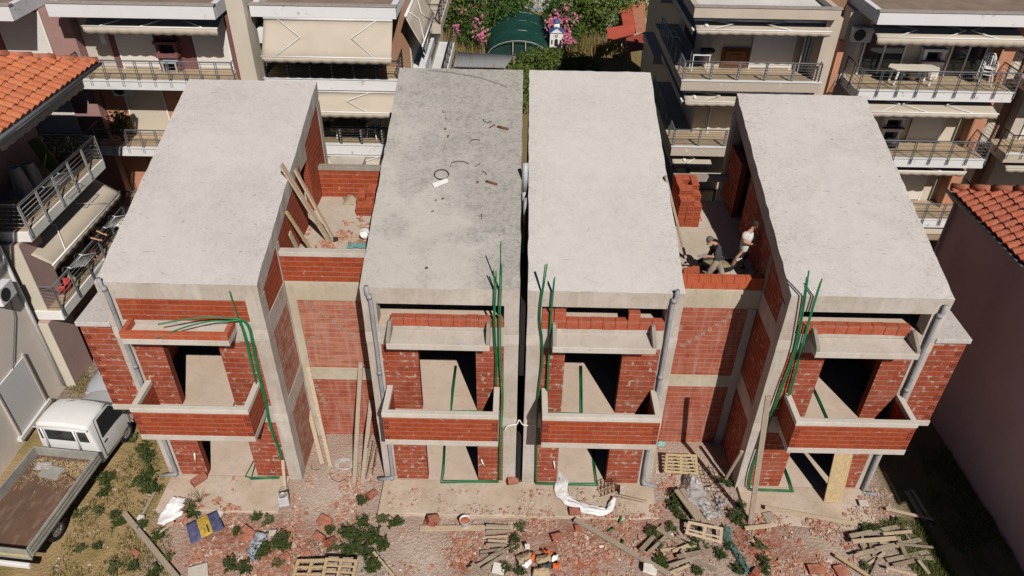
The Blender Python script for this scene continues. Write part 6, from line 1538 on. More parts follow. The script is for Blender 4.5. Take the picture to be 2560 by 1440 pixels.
MB().add([(-.72, 1.72, 1.36), (.72, 1.72, 1.36), (.62, 1.25, 1.93), (-.62, 1.25, 1.93)], [(0, 1, 2, 3)]).build('windscreen', M['glass'], T)
MB().obox((0, 2.70, .52), (1.62, .14, .24)).build('front_bumper', TRIM, T, bevel=.04)
MB().tube([(-.1, 1.1, 2.06), (-.15, .85, 2.25)], .006, 5).build('aerial', TRIM, T)
rk = MB()
for x in (-.63, .39): rk.tube([(x, .05, 1.0), (x, .06, 1.86)], .026, 6)
rk.tube([(-.86, .06, 1.88), (.86, .06, 1.88)], .03, 6)
rk.build('headboard_rack', CARW, T)
# chassis and bed
MB().box(-.45, -3.2, .38, .45, 1.9, .62).build('chassis', TRIM, T)
MB().box(-1.02, -3.42, .70, 1.02, -.06, .78).build('bed_floor', bed_mat(), T)
for s in (1, -1):
    sd = MB().box(s * 1.02 - .025, -3.42, .74, s * 1.02 + .025, -.06, 1.13).build('dropside', ALU, T, bevel=.008)
    for z in (.79, .93, 1.06): MB().box(s * 1.052 - .008, -3.41, z, s * 1.052 + .008, -.07, z + .045).build('rib', ALU, sd)
MB().box(-.994, -.11, .781, .994, -.06, 1.13).build('headboard', ALU, T, bevel=.008)
tg = MB().box(-1.02, -3.475, .66, 1.02, -3.425, 1.08).build('tailgate', ALU, T, bevel=.008)
MB().box(-1.0, -3.49, .80, 1.0, -3.476, .88).build('stripe', plain('stripe_yellow', (.50, .44, .22), .6), tg)
MB().box(-.95, -3.60, .42, .95, -3.50, .58).build('rear_bumper', CARW, T, bevel=.02)
for y in (-2.3, 1.45):
    for s in (1, -1):
        w = MB(); Mx = Euler((0, s * pi / 2, 0)).to_matrix()
        w.lathe([(.20, -.10), (.31, -.11), (.345, -.07), (.35, 0), (.345, .07), (.31, .10), (.22, .09), (.20, .06)], (s * .80, y, .37), 28, 0, Mx)
        wh = w.build('wheel', M['black'], T)
        w = MB(); w.lathe([(.215, .07), (.20, .085), (.17, .04), (.11, .045), (.10, .075), (.05, .085), (0, .085)], (s * .80, y, .37), 20, 0, Mx)
        for k in range(8):
            a = 2 * pi * k / 8; w.obox(Vector((s * .88, y + .15 * cos(a), .37 + .15 * sin(a))), (.012, .06, .05), (a, 0, 0))
        w.build('rim', M['steel'], wh)
        w = MB(); w.grid(lambda u, v: (s * (.90 - .22 * v), y + (.44 if y > 0 else .36) * cos(pi * u * .94 + .1), .34 + (.44 if y > 0 else .34) * sin(pi * u * .94 + .1)), 14, 2)
        w.build('wheel_arch', CARW if y > 0 else TRIM, T, solid=.02)
# litter lying on the bed belongs to the load
T.location = (-13.62, .10, -.09); T.rotation_euler = (0, 0, radians(-5.5))
def onbed(x, y, z=.0):
    a = radians(-5.5); return Vector((-13.62 + x * cos(a) - y * sin(a), .10 + x * sin(a) + y * cos(a), .695 + z))
p = onbed(-.15, -.72, .02); tag(MB().obox(p, (.62, .42, .05), (.05, .03, -.2), 0, .02).build('metal_sheet', M['steel']), 'grey metal sheet lying on the truck bed behind the cab', 'sheet')
p0 = onbed(-.55, -.55, .05); tag(MB().grid(lambda u, v: (p0.x - .2 + .45 * u, p0.y - .15 + .3 * v, p0.z + .10 * abs(mn.noise((u * 5, v * 4, 3)))), 14, 10).build('plastic_film', M['film']), 'clear plastic film bunched in the corner of the truck bed', 'plastic film')
m = MB()
for i in range(420):
    q = onbed(ru(-.9, .9) if i % 3 else ru(.15, .75), -.25 - abs(random.gauss(0, .45)), .005); a = ru(0, 3.1); l = ru(.04, .16)
    m.beam(q, q + Vector((l * cos(a), l * sin(a), ru(0, .03))), .012, .008)
tag(m.build('straw', plain('straw', (.45, .34, .19), .9, .2)), 'straw and wood chips strewn over the truck bed', 'straw', kind='stuff')
for (x0, y0, x1, y1, l) in ((.35, -.75, .75, -.95, 'brown stick on the truck bed, right one'), (.20, -1.05, .42, -.8, 'brown stick on the truck bed, left one')):
    tag(MB().tube([onbed(x0, y0, .05), onbed(x1, y1, .03)], .016, 6).build('stick', M['rust']), l, 'stick')
# dark car beyond the truck, mostly hidden by the bay of the first house
Cc = thing('parked_car', 'grey parked car half hidden beyond the truck cab under the brick bay', 'car', (0, 0, 0))
SIL = plain('car_grey', (.36, .38, .42), .3, .05, 1.5, .5)
def s2(y, w, zl, zb, wt, zt): return sec(y, w, zl, zb, wt, zt)
shell([s2(-1.9, .74, .35, .75, .60, .92), s2(-1.7, .80, .28, .85, .66, 1.0), s2(-1.3, .82, .25, .92, .62, 1.32), s2(-.7, .83, .25, .93, .60, 1.44), s2(.1, .83, .25, .92, .60, 1.42), s2(.9, .83, .25, .90, .74, .99), s2(1.5, .81, .25, .80, .70, .90), s2(1.85, .74, .3, .65, .6, .74)]).build('body', SIL, Cc)
MB().add([(-.66, -1.72, 1.02), (.66, -1.72, 1.02), (.56, -1.34, 1.33), (-.56, -1.34, 1.33)], [(0, 1, 2, 3)]).build('rear_window', M['glass'], Cc)
MB().add([(-.70, .86, 1.02), (.70, .86, 1.02), (.56, .16, 1.435), (-.56, .16, 1.435)], [(0, 1, 2, 3)]).build('windscreen', M['glass'], Cc)
for s in (1, -1):
    MB().add([(s * .835, -1.25, .96), (s * .835, .65, .94), (s * .64, .08, 1.38), (s * .64, -.9, 1.38)], [(0, 1, 2, 3)]).build('side_window', M['glass'], Cc)
    for y in (-1.2, 1.2): MB().lathe([(0, .1), (.2, .1), (.3, .08), (.31, 0), (.3, -.08)], (s * .74, y, .31), 22, 0, Euler((0, s * pi / 2, 0)).to_matrix()).build('wheel', M['black'], Cc)
    MB().obox((s * .6, 1.84, .66), (.26, .05, .14)).build('headlight', M['pipe_lt'], Cc, bevel=.02)
Cc.location = (-13.55, 4.6, -.08); Cc.rotation_euler = (0, 0, pi - radians(8))
# ================================================================ garden between the blocks
def leafball(m, blobs, n, size, rr=None):
    r = rr or random
    tot = sum(b[3] * b[4] * b[5] for b in blobs)
    for (x, y, z, a, b_, c) in blobs:
        k = int(n * a * b_ * c / tot) + 4
        for _ in range(k):
            while True:
                u, v, w = r.uniform(-1, 1), r.uniform(-1, 1), r.uniform(-1, 1); q = u * u + v * v + w * w
                if .25 < q < 1: break
            f = 1 + .22 * mn.noise((x + u * 2, y + v * 2, z + w * 2))
            p = Vector((x + a * u * f, y + b_ * v * f, max(.05, z + c * w * f))); d = Vector((u, v, w + .4)) + Vector((r.uniform(-.9, .9), r.uniform(-.9, .9), r.uniform(-.9, .9))); d.normalize(); e = d.orthogonal().normalized()
            e = Quaternion(d, r.uniform(0, 6.28)) @ e; s = size * r.uniform(.6, 1.4)
            m.add([p - e * s * .4, p + d * s * .3 + e.cross(d) * s * .2, p + e * s * .6, p + d * s * .1 - e.cross(d) * s * .25], [(0, 1, 2, 3)])
def shrub(name, label, blobs, n, size, cols, cat='tree', trunk=True, flowers=None, group=None):
    c = blobs[0]; root = thing(name, label, cat, (c[0], c[1], -.1), group)
    m = MB(); leafball(m, blobs, n, size); m.build('crown', leaf_mat(name + '_leaves', cols), root)
    if trunk:
        t = MB(); t.tube([(c[0], c[1], -.2), (c[0] + .1, c[1], c[2] * .6), (c[0], c[1] + .1, c[2] + c[5] * .3)], [.16, .11, .05], 8)
        for b in blobs[1:]: t.tube([(c[0], c[1], c[2] * .4), (b[0], b[1], b[2])], [.08, .03], 6)
        t.build('trunk', M['wood_grey'], root)
    if flowers:
        f = MB()
        for (x, y, z, k) in flowers:
            for _ in range(k):
                p = Vector((x + random.gauss(0, .28), y + random.gauss(0, .28), z + random.gauss(0, .24)))
                for q in range(3):
                    d = Vector((ru(-1, 1), ru(-1.3, .3), ru(0, 1.2))).normalized(); e = d.orthogonal().normalized(); s = ru(.06, .12)
                    pp = p + d * .04 * q; f.add([pp - e * s, pp + e.cross(d) * s, pp + e * s, pp - e.cross(d) * s], [(0, 1, 2, 3)])
        f.build('blossom', leaf_mat('oleander_pink', [(.62, .16, .28), (.70, .30, .40), (.52, .10, .22)]), root)
    return root
DKG = [(.03, .065, .015), (.065, .13, .028), (.10, .18, .04), (.05, .10, .02), (.14, .22, .055)]
OLV = [(.085, .13, .028), (.13, .185, .04), (.18, .23, .065), (.055, .09, .02)]
gp = lambda px, py, z=0: at(px, py, 'z', z)
def bl(px, py, z, a, b, c): p = gp(px, py, z); return (p.x, p.y, max(z, c * .8), a, b, c)
shrub('tree', 'dark leafy tree at the top left of the garden beside the awning block', [bl(1110, 20, 2, 1.8, 2, 2.2), bl(1140, 5, 2.5, 1.6, 2, 2), bl(1095, 40, 1.5, 1.2, 1.5, 1.6)], 2600, .30, OLV)
shrub('tree', 'dense dark green tree behind the hooped arch', [bl(1215, 15, 2.2, 2.6, 2.2, 2.4), bl(1270, 22, 1.6, 2, 2, 2.0), bl(1190, 35, 1.4, 1.5, 1.8, 1.6)], 3600, .28, DKG)
shrub('tree', 'bushy green tree right of the blue gate', [bl(1420, 10, 2, 2.0, 2, 2.2), bl(1455, 25, 1.5, 1.8, 1.8, 1.8)], 2600, .28, OLV)
shrub('tree', 'broad bright green tree above the red shed roof', [bl(1510, 15, 2.4, 2.8, 2.6, 2.6), bl(1485, 50, 1.4, 1.9, 1.9, 1.8), bl(1545, 50, 1.5, 1.6, 1.6, 1.7), bl(1570, 0, 2.5, 2, 2, 2)], 4600, .28, [(.10, .17, .03), (.15, .225, .045), (.07, .12, .02), (.20, .27, .07)])
shrub('oleander', 'smaller pink oleander left of the green net tunnel', [bl(1190, 70, 1.4, 1.1, 1.2, 1.6), bl(1175, 95, 1.0, .9, .9, 1.1), bl(1205, 40, 1.6, .9, .9, 1.3)], 1800, .26, DKG, 'shrub', True, [(*gp(x, y, z), 16) for x, y, z in ((1195, 25, 2.3), (1200, 55, 2.0), (1190, 60, 1.9), (1145, 68, 1.2), (1192, 82, 1.5), (1200, 92, 1.4), (1170, 38, 2.1), (1147, 82, 1.0), (1208, 84, 1.4))])
shrub('oleander', 'large pink oleander in bloom right of the green net tunnel', [bl(1400, 60, 1.5, 1.3, 1.3, 1.9), bl(1425, 80, 1.2, 1.1, 1.1, 1.4), bl(1390, 35, 1.8, 1.1, 1.1, 1.5), bl(1420, 40, 1.6, 1.1, 1.1, 1.4)], 2400, .26, DKG, 'shrub', True, [(*gp(x, y, z), 22) for x, y, z in ((1408, 30, 2.4), (1395, 45, 2.2), (1410, 48, 2.2), (1430, 50, 2.0), (1380, 55, 2.0), (1402, 58, 2.0), (1420, 80, 1.6), (1410, 85, 1.5), (1405, 95, 1.4), (1418, 100, 1.3), (1380, 70, 1.8), (1390, 68, 1.9), (1432, 48, 1.9), (1376, 82, 1.5), (1415, 20, 2.6))])
shrub('vine', 'sprawling green creeper over the fence between tunnel and roofs', [bl(1345, 155, .8, 2.2, .9, .8), bl(1400, 155, .8, 2.2, 1.0, .9), bl(1290, 178, .5, 1.3, .6, .5), bl(1450, 165, .6, 1.8, .9, .7), bl(1350, 138, 1.0, 1.4, .7, .7), bl(1317, 200, .8, 1.4, 1.4, .8), bl(1317, 240, .6, 1.2, 1.6, .7)], 5200, .22, OLV, 'plant', False)
shrub('hedge', 'dark shrubs along the garden back wall at the top centre', [bl(1290, -5, 1.5, 2, 1.5, 1.6), bl(1250, -15, 2, 2.4, 1.6, 2)], 1600, .3, DKG, 'shrub', False)
# dry tall grass
def tallgrass(name, label, spots, n, h0, h1):
    m = MB()
    for px, py, rx, ry in spots:
        c = gp(px, py)
        for _ in range(n):
            x, y = c.x + random.gauss(0, rx), c.y + random.gauss(0, ry); a = ru(0, 6.28); h = ru(h0, h1); l = ru(.05, .35) * h; w = ru(.018, .04)
            m.add([(x - w * sin(a), y + w * cos(a), -.13), (x + w * sin(a), y - w * cos(a), -.13), (x + l * cos(a), y + l * sin(a), h)], [(0, 1, 2)])
    tag(m.build(name, leaf_mat(name + '_blades', [(.36, .27, .12), (.28, .20, .08), (.42, .32, .16), (.20, .19, .06), (.33, .22, .11)], .8)), label, 'grass', kind='stuff')
tallgrass('tall_dry_grass', 'waist high dry brown grass on both sides of the net tunnel', [(1120, 90, 1.2, 2.2), (1130, 130, 1.4, 1.4), (1170, 120, 1.2, 1.4), (1100, 60, .8, 2), (1440, 110, 1.2, 1.5), (1480, 115, 1.3, 1.2), (1455, 85, .9, 1.2), (1120, 160, 1, .8), (1500, 90, 1, 1.2)], 700, .3, 1.3)
# net tunnel
root = thing('net_tunnel', 'low tunnel of dark green shade net on hoops in the garden', 'greenhouse', (-.1, 40.5, 0))
x0, x1, ya, yz = -2.45, 2.25, 37.5, 44.5; H_ = 1.7; xm = (x0 + x1) / 2; hw = (x1 - x0) / 2
def arch(y, k=1.0, h=H_): return [(xm + hw * k * cos(pi * i / 16), y, h * sin(pi * i / 16) ** .8) for i in range(17)]
NET = plain('shade_net', (.006, .052, .040), .75, .2, 1.2)
MB().grid(lambda u, v: (xm + hw * (1.02) * cos(pi * u), ya + .3 + (yz - ya) * v, (H_ + .02 + .03 * cos(v * 6 * pi) - .03) * max(0, sin(pi * u)) ** .8 + .02 * mn.noise((u * 12, v * 16, 1))), 32, 40).build('net', NET, root, solid=.01)
MB().grid(lambda u, v: (xm + hw * 1.0 * cos(pi * u), ya + .32 - .25 * (1 - v), .02 + (H_ - .03) * max(0, sin(pi * u)) ** .8 * v + .02 * mn.noise((u * 14, v * 6, 4))), 32, 8).build('net_end', plain('shade_net_end', (.008, .035, .03), .8, .3, 2), root, solid=.01)
for y in (ya, ya + 2.4, ya + 4.8, yz): MB().tube(arch(y), .03, 6).build('hoop', M['steel'], root)
MB().tube([(xm - .4, ya, .0), (xm - .4, ya, 1.6)], .03, 6).tube([(xm + .5, ya, .0), (xm + .5, ya, 1.6)], .03, 6).each('post', M['wood'], root)
root = thing('trellis_arch', 'rusty wire trellis hoop standing behind the net tunnel', 'trellis', (0, 46, 0))
for y in (45.6, 46.2): MB().tube([(xm + 2.15 * cos(pi * i / 20), y, 2.5 * sin(pi * i / 20)) for i in range(21)], .035, 6).build('hoop', M['rust_l'] if 'rust_l' in M else plain('trellis_rust', (.42, .30, .24), .8), root)
m = MB()
for i in range(1, 30): a = pi * i / 30; m.tube([(xm + 2.15 * cos(a), 45.6, 2.5 * sin(a)), (xm + 2.15 * cos(a), 46.2, 2.5 * sin(a))], .014, 5)
m.build('rungs', plain('trellis_wire', (.45, .36, .30), .8), root)
# gate and wall behind
root = thing('garden_gate', 'blue barred double gate at the top of the garden', 'gate', (0.3, 51, 0))
BG = plain('gate_blue', (.10, .28, .42), .5)
for x in (-.9, .3, 1.5, 3.0): MB().box(x - .06, 50.95, -.1, x + .06, 51.05, 2.2).build('post', BG, root)
m = MB()
for i in range(26): x = -.9 + i * .15; m.box(x - .012, 50.99, .1, x + .012, 51.01, 2.0)
for z in (.1, .6, 1.1, 1.6, 2.0): m.box(-.9, 50.985, z, 3.0, 51.015, z + .03)
m.build('bars', BG, root)
w = thing('garden_wall', 'pale rough wall behind the blue barred gate', 'wall', (1, 53, 0)); MB().box(-9, 53.4, -.2, 12, 53.7, 1.7).build('wall_body', concrete('pale_wall', (.56, .50, .43)), w); MB().box(1.2, 53.36, .6, 2.9, 53.399, 1.7).build('blue_shutter', plain('shutter_navy', (.05, .09, .18), .6), w)
tag(MB().box(-1.5, 51.2, -.14, 3.4, 53.39, -.12).build('garden_paving', M['conc_l']), None, None, kind='structure')
h = thing('white_house', 'white house corner at the top edge behind the bright green tree', 'house', (9, 57, 0)); MB().box(5.2, 56, -.2, 14, 64, 3.4).build('wall', M['white'], h); MB().box(5.0, 55.8, 3.401, 14.2, 64.2, 3.6).build('roof', M['roofdeck_w'], h)
# corrugated sheet roof
root = thing('corrugated_roof', 'grey corrugated sheet lean-to roof with rust streaks before the tunnel', 'shed', (-2.6, 36, 0))
def cor_mat():
    t = NT('corrugated_iron'); v = t.map(); n = t.noise(t.map('Object', (1.6, .15, .3)), 2.2, 4); 
    return t.fin(t.mix(t.ramp(n, .58, .66), (.22, .225, .235), (.22, .10, .06)), .7, n, .1, .01, .2, 0)
a = gp(1133, 167, .9); b = gp(1262, 170, .9); c = gp(1285, 139, 1.3); d = gp(1143, 130, 1.3)
MB().grid(lambda u, v: Vector(a).lerp(b, u).lerp(Vector(d).lerp(c, u), v) + Vector((0, 0, .035 * sin(u * 2 * pi * 34))), 34 * 8, 2).build('sheet', cor_mat(), root, solid=.01)
for q in (a, b, c, d): MB().beam((q.x, q.y, -.1), (q.x, q.y, q.z - .05), .08, .08).build('post', M['wood_grey'], root)
# roadside shrine on its pedestal
p = gp(1388, 142, 0); X, Y = p.x, p.y
root = thing('garden_shrine', 'little white chapel shrine with blue dome on a dark pedestal', 'shrine', (X, Y, 0))
NAV = plain('chapel_blue', (.05, .11, .30), .5); k = 1.28
MB().box(X - .42 * k, Y - .30 * k, -.1, X + .42 * k, Y + .3 * k, .62 * k).build('pedestal', M['dark'], root, bevel=.02)
MB().box(X - .36 * k, Y - .25 * k, .62 * k + .001, X + .36 * k, Y + .3 * k, 1.45 * k).build('chapel_wall', M['white'], root, bevel=.01)
MB().prism([(X - .43 * k, 1.45 * k), (X + .43 * k, 1.45 * k), (X, 1.78 * k)], 'y', Y - .30 * k, Y + .35 * k).build('roof', NAV, root)
MB().prism([(X - .33 * k, 1.452 * k), (X + .33 * k, 1.452 * k), (X, 1.70 * k)], 'y', Y - .306 * k, Y - .302 * k).build('gable', M['white'], root)
MB().lathe([(.17 * k, 1.6 * k), (.17 * k, 1.92 * k), (0, 1.921 * k)], (X, Y + .05, 0), 16).build('drum', M['white'], root)
MB().lathe([(.19 * k, 1.92 * k), (.17 * k, 2.02 * k), (.10 * k, 2.11 * k), (0, 2.14 * k)], (X, Y + .05, 0), 16).build('dome', NAV, root)
MB().prism([(X - .1 * k, .7 * k), (X + .1 * k, .7 * k), (X + .1 * k, 1.0 * k), (X + .07 * k, 1.08 * k), (X, 1.12 * k), (X - .07 * k, 1.08 * k), (X - .1 * k, 1.0 * k)], 'y', Y - .262 * k, Y - .252 * k).build('door', M['black'], root)
for s in (-1, 1): MB().box(X + s * .24 * k - .04 * k, Y - .262 * k, .8 * k, X + s * .24 * k + .04 * k, Y - .252 * k, 1.05 * k).build('window', M['black'], root)
MB().lathe([(.085 * k, 0), (.085 * k, .012), (.05 * k, .012), (.05 * k, 0)], (X, Y - .253 * k, 1.27 * k), 16, 0, Euler((pi / 2, 0, 0)).to_matrix()).build('round_window', M['black'], root)
# red sheet-tiled sheds at the right of the garden
root = thing('red_shed', 'stepped red tiled lean-to roof beside the beige block', 'shed', (7.5, 38, 0))
RT = plain('red_sheet', (.42, .085, .055), .6, .12, 1.5)
def slab(pts, th=.08):
    P = [Vector(p) for p in pts]; n = len(P)
    return MB().add(P + [p - Vector((0, 0, th)) for p in P], [tuple(range(n)), tuple(range(2 * n - 1, n - 1, -1))] + [(i, i + n, (i + 1) % n + n, (i + 1) % n) for i in range(n)])
q = lambda px, py, z: tuple(at(px, py, 'z', z))
slab([q(1517, 70, 2.2), q(1553, 88, 1.9) if False else q(1520, 100, 1.9), q(1590, 82, 1.9), q(1590, 58, 2.2)]).build('roof', RT, root)
slab([q(1549, 20, 2.6), q(1558, 62, 2.2), q(1592, 56, 2.2), q(1580, 10, 2.6)]).build('roof', RT, root)
slab([q(1578, 6, 2.7), q(1590, 80, 2.0), q(1615, 78, 2.0), q(1612, 4, 2.7)]).build('roof', plain('tile_sheet', (.40, .17, .10), .7, .2, 3), root)
slab([q(1565, 95, 1.8), q(1572, 128, 1.5), q(1612, 122, 1.5), q(1612, 80, 1.8)]).build('roof', plain('red_sheet_dark', (.30, .06, .045), .6), root)
for px, py in ((1520, 98), (1556, 92), (1575, 124), (1608, 120)): a = at(px, py, 'z', 1.5); MB().beam((a.x, a.y, -.1), (a.x, a.y, 1.48), .07, .07).build('post', M['wood_grey'], root)
MB().box(6.6, 42.6, -.1, 9.6, 46.5, 1.9).build('wall', M['greyren'], root)
# ================================================================ people
SKIN = plain('skin', (.46, .24, .155), .6, .08, 12)
def skinmesh(name, J, chains, mat, parent=None, root='pelvis', sub=2, grow=0.0, thin=()):
    """one continuous body: joints J name->(pos, radius), chains = lists of joint names"""
    names = []; edges = []
    for ch in chains:
        for n in ch:
            if n not in names: names.append(n)
        for a, b in zip(ch[:-1], ch[1:]): edges.append((names.index(a), names.index(b)))
    o = Vector((0, 0, 0)); p = parent
    while p is not None: o += p.location; p = p.parent
    me = bpy.data.meshes.new(name); me.from_pydata([tuple(Vector(J[n][0]) - o) for n in names], edges, [])
    me.materials.append(mat); ob = bpy.data.objects.new(name, me); C.objects.link(ob)
    if parent is not None: ob.parent = parent
    sk = ob.modifiers.new('skin', 'SKIN'); sk.branch_smoothing = .6; sk.use_smooth_shade = True
    if not me.skin_vertices: me.skin_vertices.new()
    for i, n in enumerate(names):
        r = J[n][1]; rr = (r if isinstance(r, tuple) else (r, r)); rr = (rr[0] * .8, rr[1] * .8) if n in thin else rr; d = me.skin_vertices[0].data[i]
        d.radius = (rr[0] + grow, rr[1] + grow); d.use_root = (n == root)
    if sub:
        ss = ob.modifiers.new('sub', 'SUBSURF'); ss.levels = sub; ss.render_levels = sub
    return ob
def hand(J, chains, w, tip, side, grip=.5, tag_='r', up=Vector((0, 0, 1))):
    """palm then five unequal bent fingers; w wrist point, tip the direction the hand points"""
    W_ = Vector(w); d = (Vector(tip) - W_).normalized(); s = d.cross(up).normalized() * side; n = s.cross(d) * side
    pn = 'palm' + tag_; J[pn] = (W_ + d * .055, (.040, .022)); chains.append(['wrist' + tag_, pn])
    for k, (off, L) in enumerate(((-.032, .066), (-.011, .075), (.011, .071), (.031, .056))):
        b = W_ + d * .095 + s * off; m_ = b + d * L * .5 - n * L * .35 * grip; e = m_ + d * L * .35 * (1 - grip) - n * L * .45 * (grip + .3)
        ks = ['f%d%s%s' % (k, c, tag_) for c in 'abc']
        for q, pt, r in zip(ks, (b, m_, e), (.0105, .0095, .008)): J[q] = (pt, r)
        chains.append([pn] + ks)
    b = W_ + d * .035 - s * .040; m_ = b + d * .03 - s * .02 - n * .015; e = m_ + d * .03 + s * .006 - n * .012
    for q, pt, r in zip(('ta' + tag_, 'tb' + tag_, 'tc' + tag_), (b, m_, e), (.013, .011, .009)): J[q] = (pt, r)
    chains.append([pn, 'ta' + tag_, 'tb' + tag_, 'tc' + tag_])
def head(J, chains, neck, c, face, k=1.0):
    """neck joint, head centre c, face = unit vector the face looks along"""
    c = Vector(c); f = Vector(face).normalized(); up = (c - Vector(neck)).normalized(); up = (up - f * up.dot(f)).normalized(); s = f.cross(up)
    J['skull0'] = (c - up * .075 * k + f * .012, (.058 * k, .062 * k)); J['skull1'] = (c - up * .01, (.074 * k, .088 * k)); J['skull2'] = (c + up * .06 * k - f * .01, (.070 * k, .082 * k)); J['crown'] = (c + up * .095 * k - f * .012, (.038 * k, .045 * k))
    J['chin'] = (c - up * .098 * k + f * .062 * k, .026 * k); J['nose'] = (c - up * .022 * k + f * .108 * k, .015 * k); J['nosebridge'] = (c + up * .012 * k + f * .082 * k, .018 * k)
    for t_, sg in (('r', 1), ('l', -1)): J['ear' + t_] = (c - up * .012 + s * sg * .086 * k - f * .012, .018 * k)
    chains += [['neck', 'skull0', 'skull1', 'skull2', 'crown'], ['skull0', 'chin'], ['skull1', 'nosebridge', 'nose'], ['skull1', 'earr'], ['skull1', 'earl']]
    return c, f, up, s
def face_parts(root, c, f, up, s, hair, k=1.0, bald=0.0, beard=None):
    Mx = Matrix((s, f, up)).transposed()
    m = MB(); n = 20
    def fn(u, v):
        a = 2 * pi * u; b = v * pi * .62
        front = max(0, sin(a)); r = 1.0
        b *= (1 - .38 * front)
        x, y, z = .084 * sin(b) * cos(a), .098 * sin(b) * sin(a), .094 * cos(b)
        jig = 1 + .09 * mn.noise((cos(a) * 3, sin(a) * 3, v * 6))
        return c + Mx @ (Vector((x * jig, y * jig - .012, z * jig + .018)) * k)
    m.grid(fn, 28, 12).build('hair', hair, root, solid=.008)
    for sg in (1, -1):
        MB().lathe([(0, -.011), (.008, -.007), (.011, 0), (.008, .007), (0, .011)], c + f * .078 * k + s * sg * .031 * k + up * .012 * k, 10).build('eye', M['black'], root)
        MB().tube([c + f * .088 * k + s * sg * .018 * k + up * .030 * k, c + f * .084 * k + s * sg * .046 * k + up * .028 * k], .006, 6).build('eyebrow', hair, root)
    MB().tube([c + f * .088 * k + s * .022 * k - up * .058 * k, c + f * .094 * k - up * .056 * k, c + f * .088 * k - s * .022 * k - up * .058 * k], .006, 6).build('mouth', plain('lips', (.30, .10, .08), .5), root)
    if beard:
        MB().grid(lambda u, v: c + Mx @ (Vector((.072 * sin((u - .5) * 2.6) * (1 - .25 * v), .082 * cos((u - .5) * 2.6) + .026 * v, -.05 - .062 * v)) * k), 16, 6).build('beard', beard, root, solid=.008)
def P_(px, py, y): return at(px, py, 'y', y)

# ---- mason in grey shirt and dusty trousers, striding left with a float in hand
J = {}; ch = []
J['pelvis'] = (P_(1791, 652, 2.34), (.125, .105)); J['waist'] = (P_(1794, 640, 2.34), (.125, .105)); J['chest'] = (P_(1796, 624, 2.34), (.155, .115)); J['upper'] = (P_(1794, 614, 2.34), (.14, .10)); J['neck'] = (P_(1786, 606, 2.34), .058)
ch.append(['pelvis', 'waist', 'chest', 'upper', 'neck'])
J['shoulderr'] = (P_(1797, 618, 2.16), .062); J['elbowr'] = (P_(1790, 642, 2.10), .044); J['wristr'] = (P_(1770, 641, 2.14), .030)
J['shoulderl'] = (P_(1787, 613, 2.53), .060); J['elbowl'] = (P_(1776, 634, 2.56), .044); J['wristl'] = (P_(1768, 636, 2.44), .030)
ch += [['upper', 'shoulderr', 'elbowr', 'wristr'], ['upper', 'shoulderl', 'elbowl', 'wristl']]
J['hipr'] = (P_(1790, 657, 2.25), .098); J['kneer'] = (P_(1775, 678, 2.24), .066); J['ankler'] = (at(1766, 698, 'z', 6.29), .045); J['toer'] = (at(1757, 699, 'z', 6.235), .036)
J['hipl'] = (P_(1793, 656, 2.44), .098); J['kneel'] = (P_(1803, 677, 2.46), .066); J['anklel'] = (at(1809, 697, 'z', 6.29), .045); J['toel'] = (at(1799, 700, 'z', 6.235), .036)
ch += [['pelvis', 'hipr', 'kneer', 'ankler', 'toer'], ['pelvis', 'hipl', 'kneel', 'anklel', 'toel']]
hand(J, ch, J['wristr'][0], J['wristr'][0] + Vector((-1, .15, .05)), 1, .75, 'r'); hand(J, ch, J['wristl'][0], J['wristl'][0] + Vector((-1, -.3, -.1)), -1, .75, 'l')
f_ = Vector((-.93, -.12, -.36)).normalized(); cc = P_(1774, 600, 2.34) ; hd = head(J, ch, J['neck'][0], cc, f_)
root = thing('person', 'grey haired man in dark grey shirt and dusty trousers stepping left behind the fresh wall', 'person', (5.62, 2.33, 6.2))
skinmesh('body', J, ch, SKIN, root, thin=('pelvis', 'waist', 'chest', 'upper', 'shoulderr', 'shoulderl', 'hipr', 'hipl'))
GSH = plain('shirt_charcoal', (.055, .055, .062), .9, .3, 10); TRO = plain('trousers_dusty', (.33, .275, .215), .95, .25, 9); BOOT = plain('boot_grey', (.20, .17, .14), .9, .2)
J['collar'] = (J['upper'][0].lerp(J['neck'][0], .6), .080); J['cuffr'] = (J['elbowr'][0].lerp(J['wristr'][0], .25), .040); J['cuffl'] = (J['elbowl'][0].lerp(J['wristl'][0], .25), .040)
skinmesh('shirt', J, [['pelvis', 'waist', 'chest', 'upper', 'collar'], ['upper', 'shoulderr', 'elbowr', 'cuffr'], ['upper', 'shoulderl', 'elbowl', 'cuffl']], GSH, root, grow=.028)
skinmesh('trousers', J, [['waist', 'pelvis'], ['pelvis', 'hipr', 'kneer', 'ankler'], ['pelvis', 'hipl', 'kneel', 'anklel']], TRO, root, grow=.022)
for t_ in 'rl': skinmesh('boot', J, [['ankle' + t_, 'toe' + t_]], BOOT, root, root='ankle' + t_, sub=2, grow=.016)
face_parts(root, *hd, plain('hair_grey', (.13, .118, .108), .9), beard=plain('beard_grey', (.36, .30, .26), .95))
w_ = J['wristr'][0]; t_ = thing('plastering_float', 'small plastering float held in the hand of the man in grey', 'tool', tuple(w_))
MB().obox(w_ + Vector((-.17, .0, .02)), (.24, .11, .015), (.1, -.25, .2)).build('blade', M['steel'], t_, bevel=.004); MB().tube([w_ + Vector((-.10, 0, .0)), w_ + Vector((-.06, 0, -.015)), w_ + Vector((-.13, .0, -.03))], .013, 6).build('handle', M['wood'], t_)

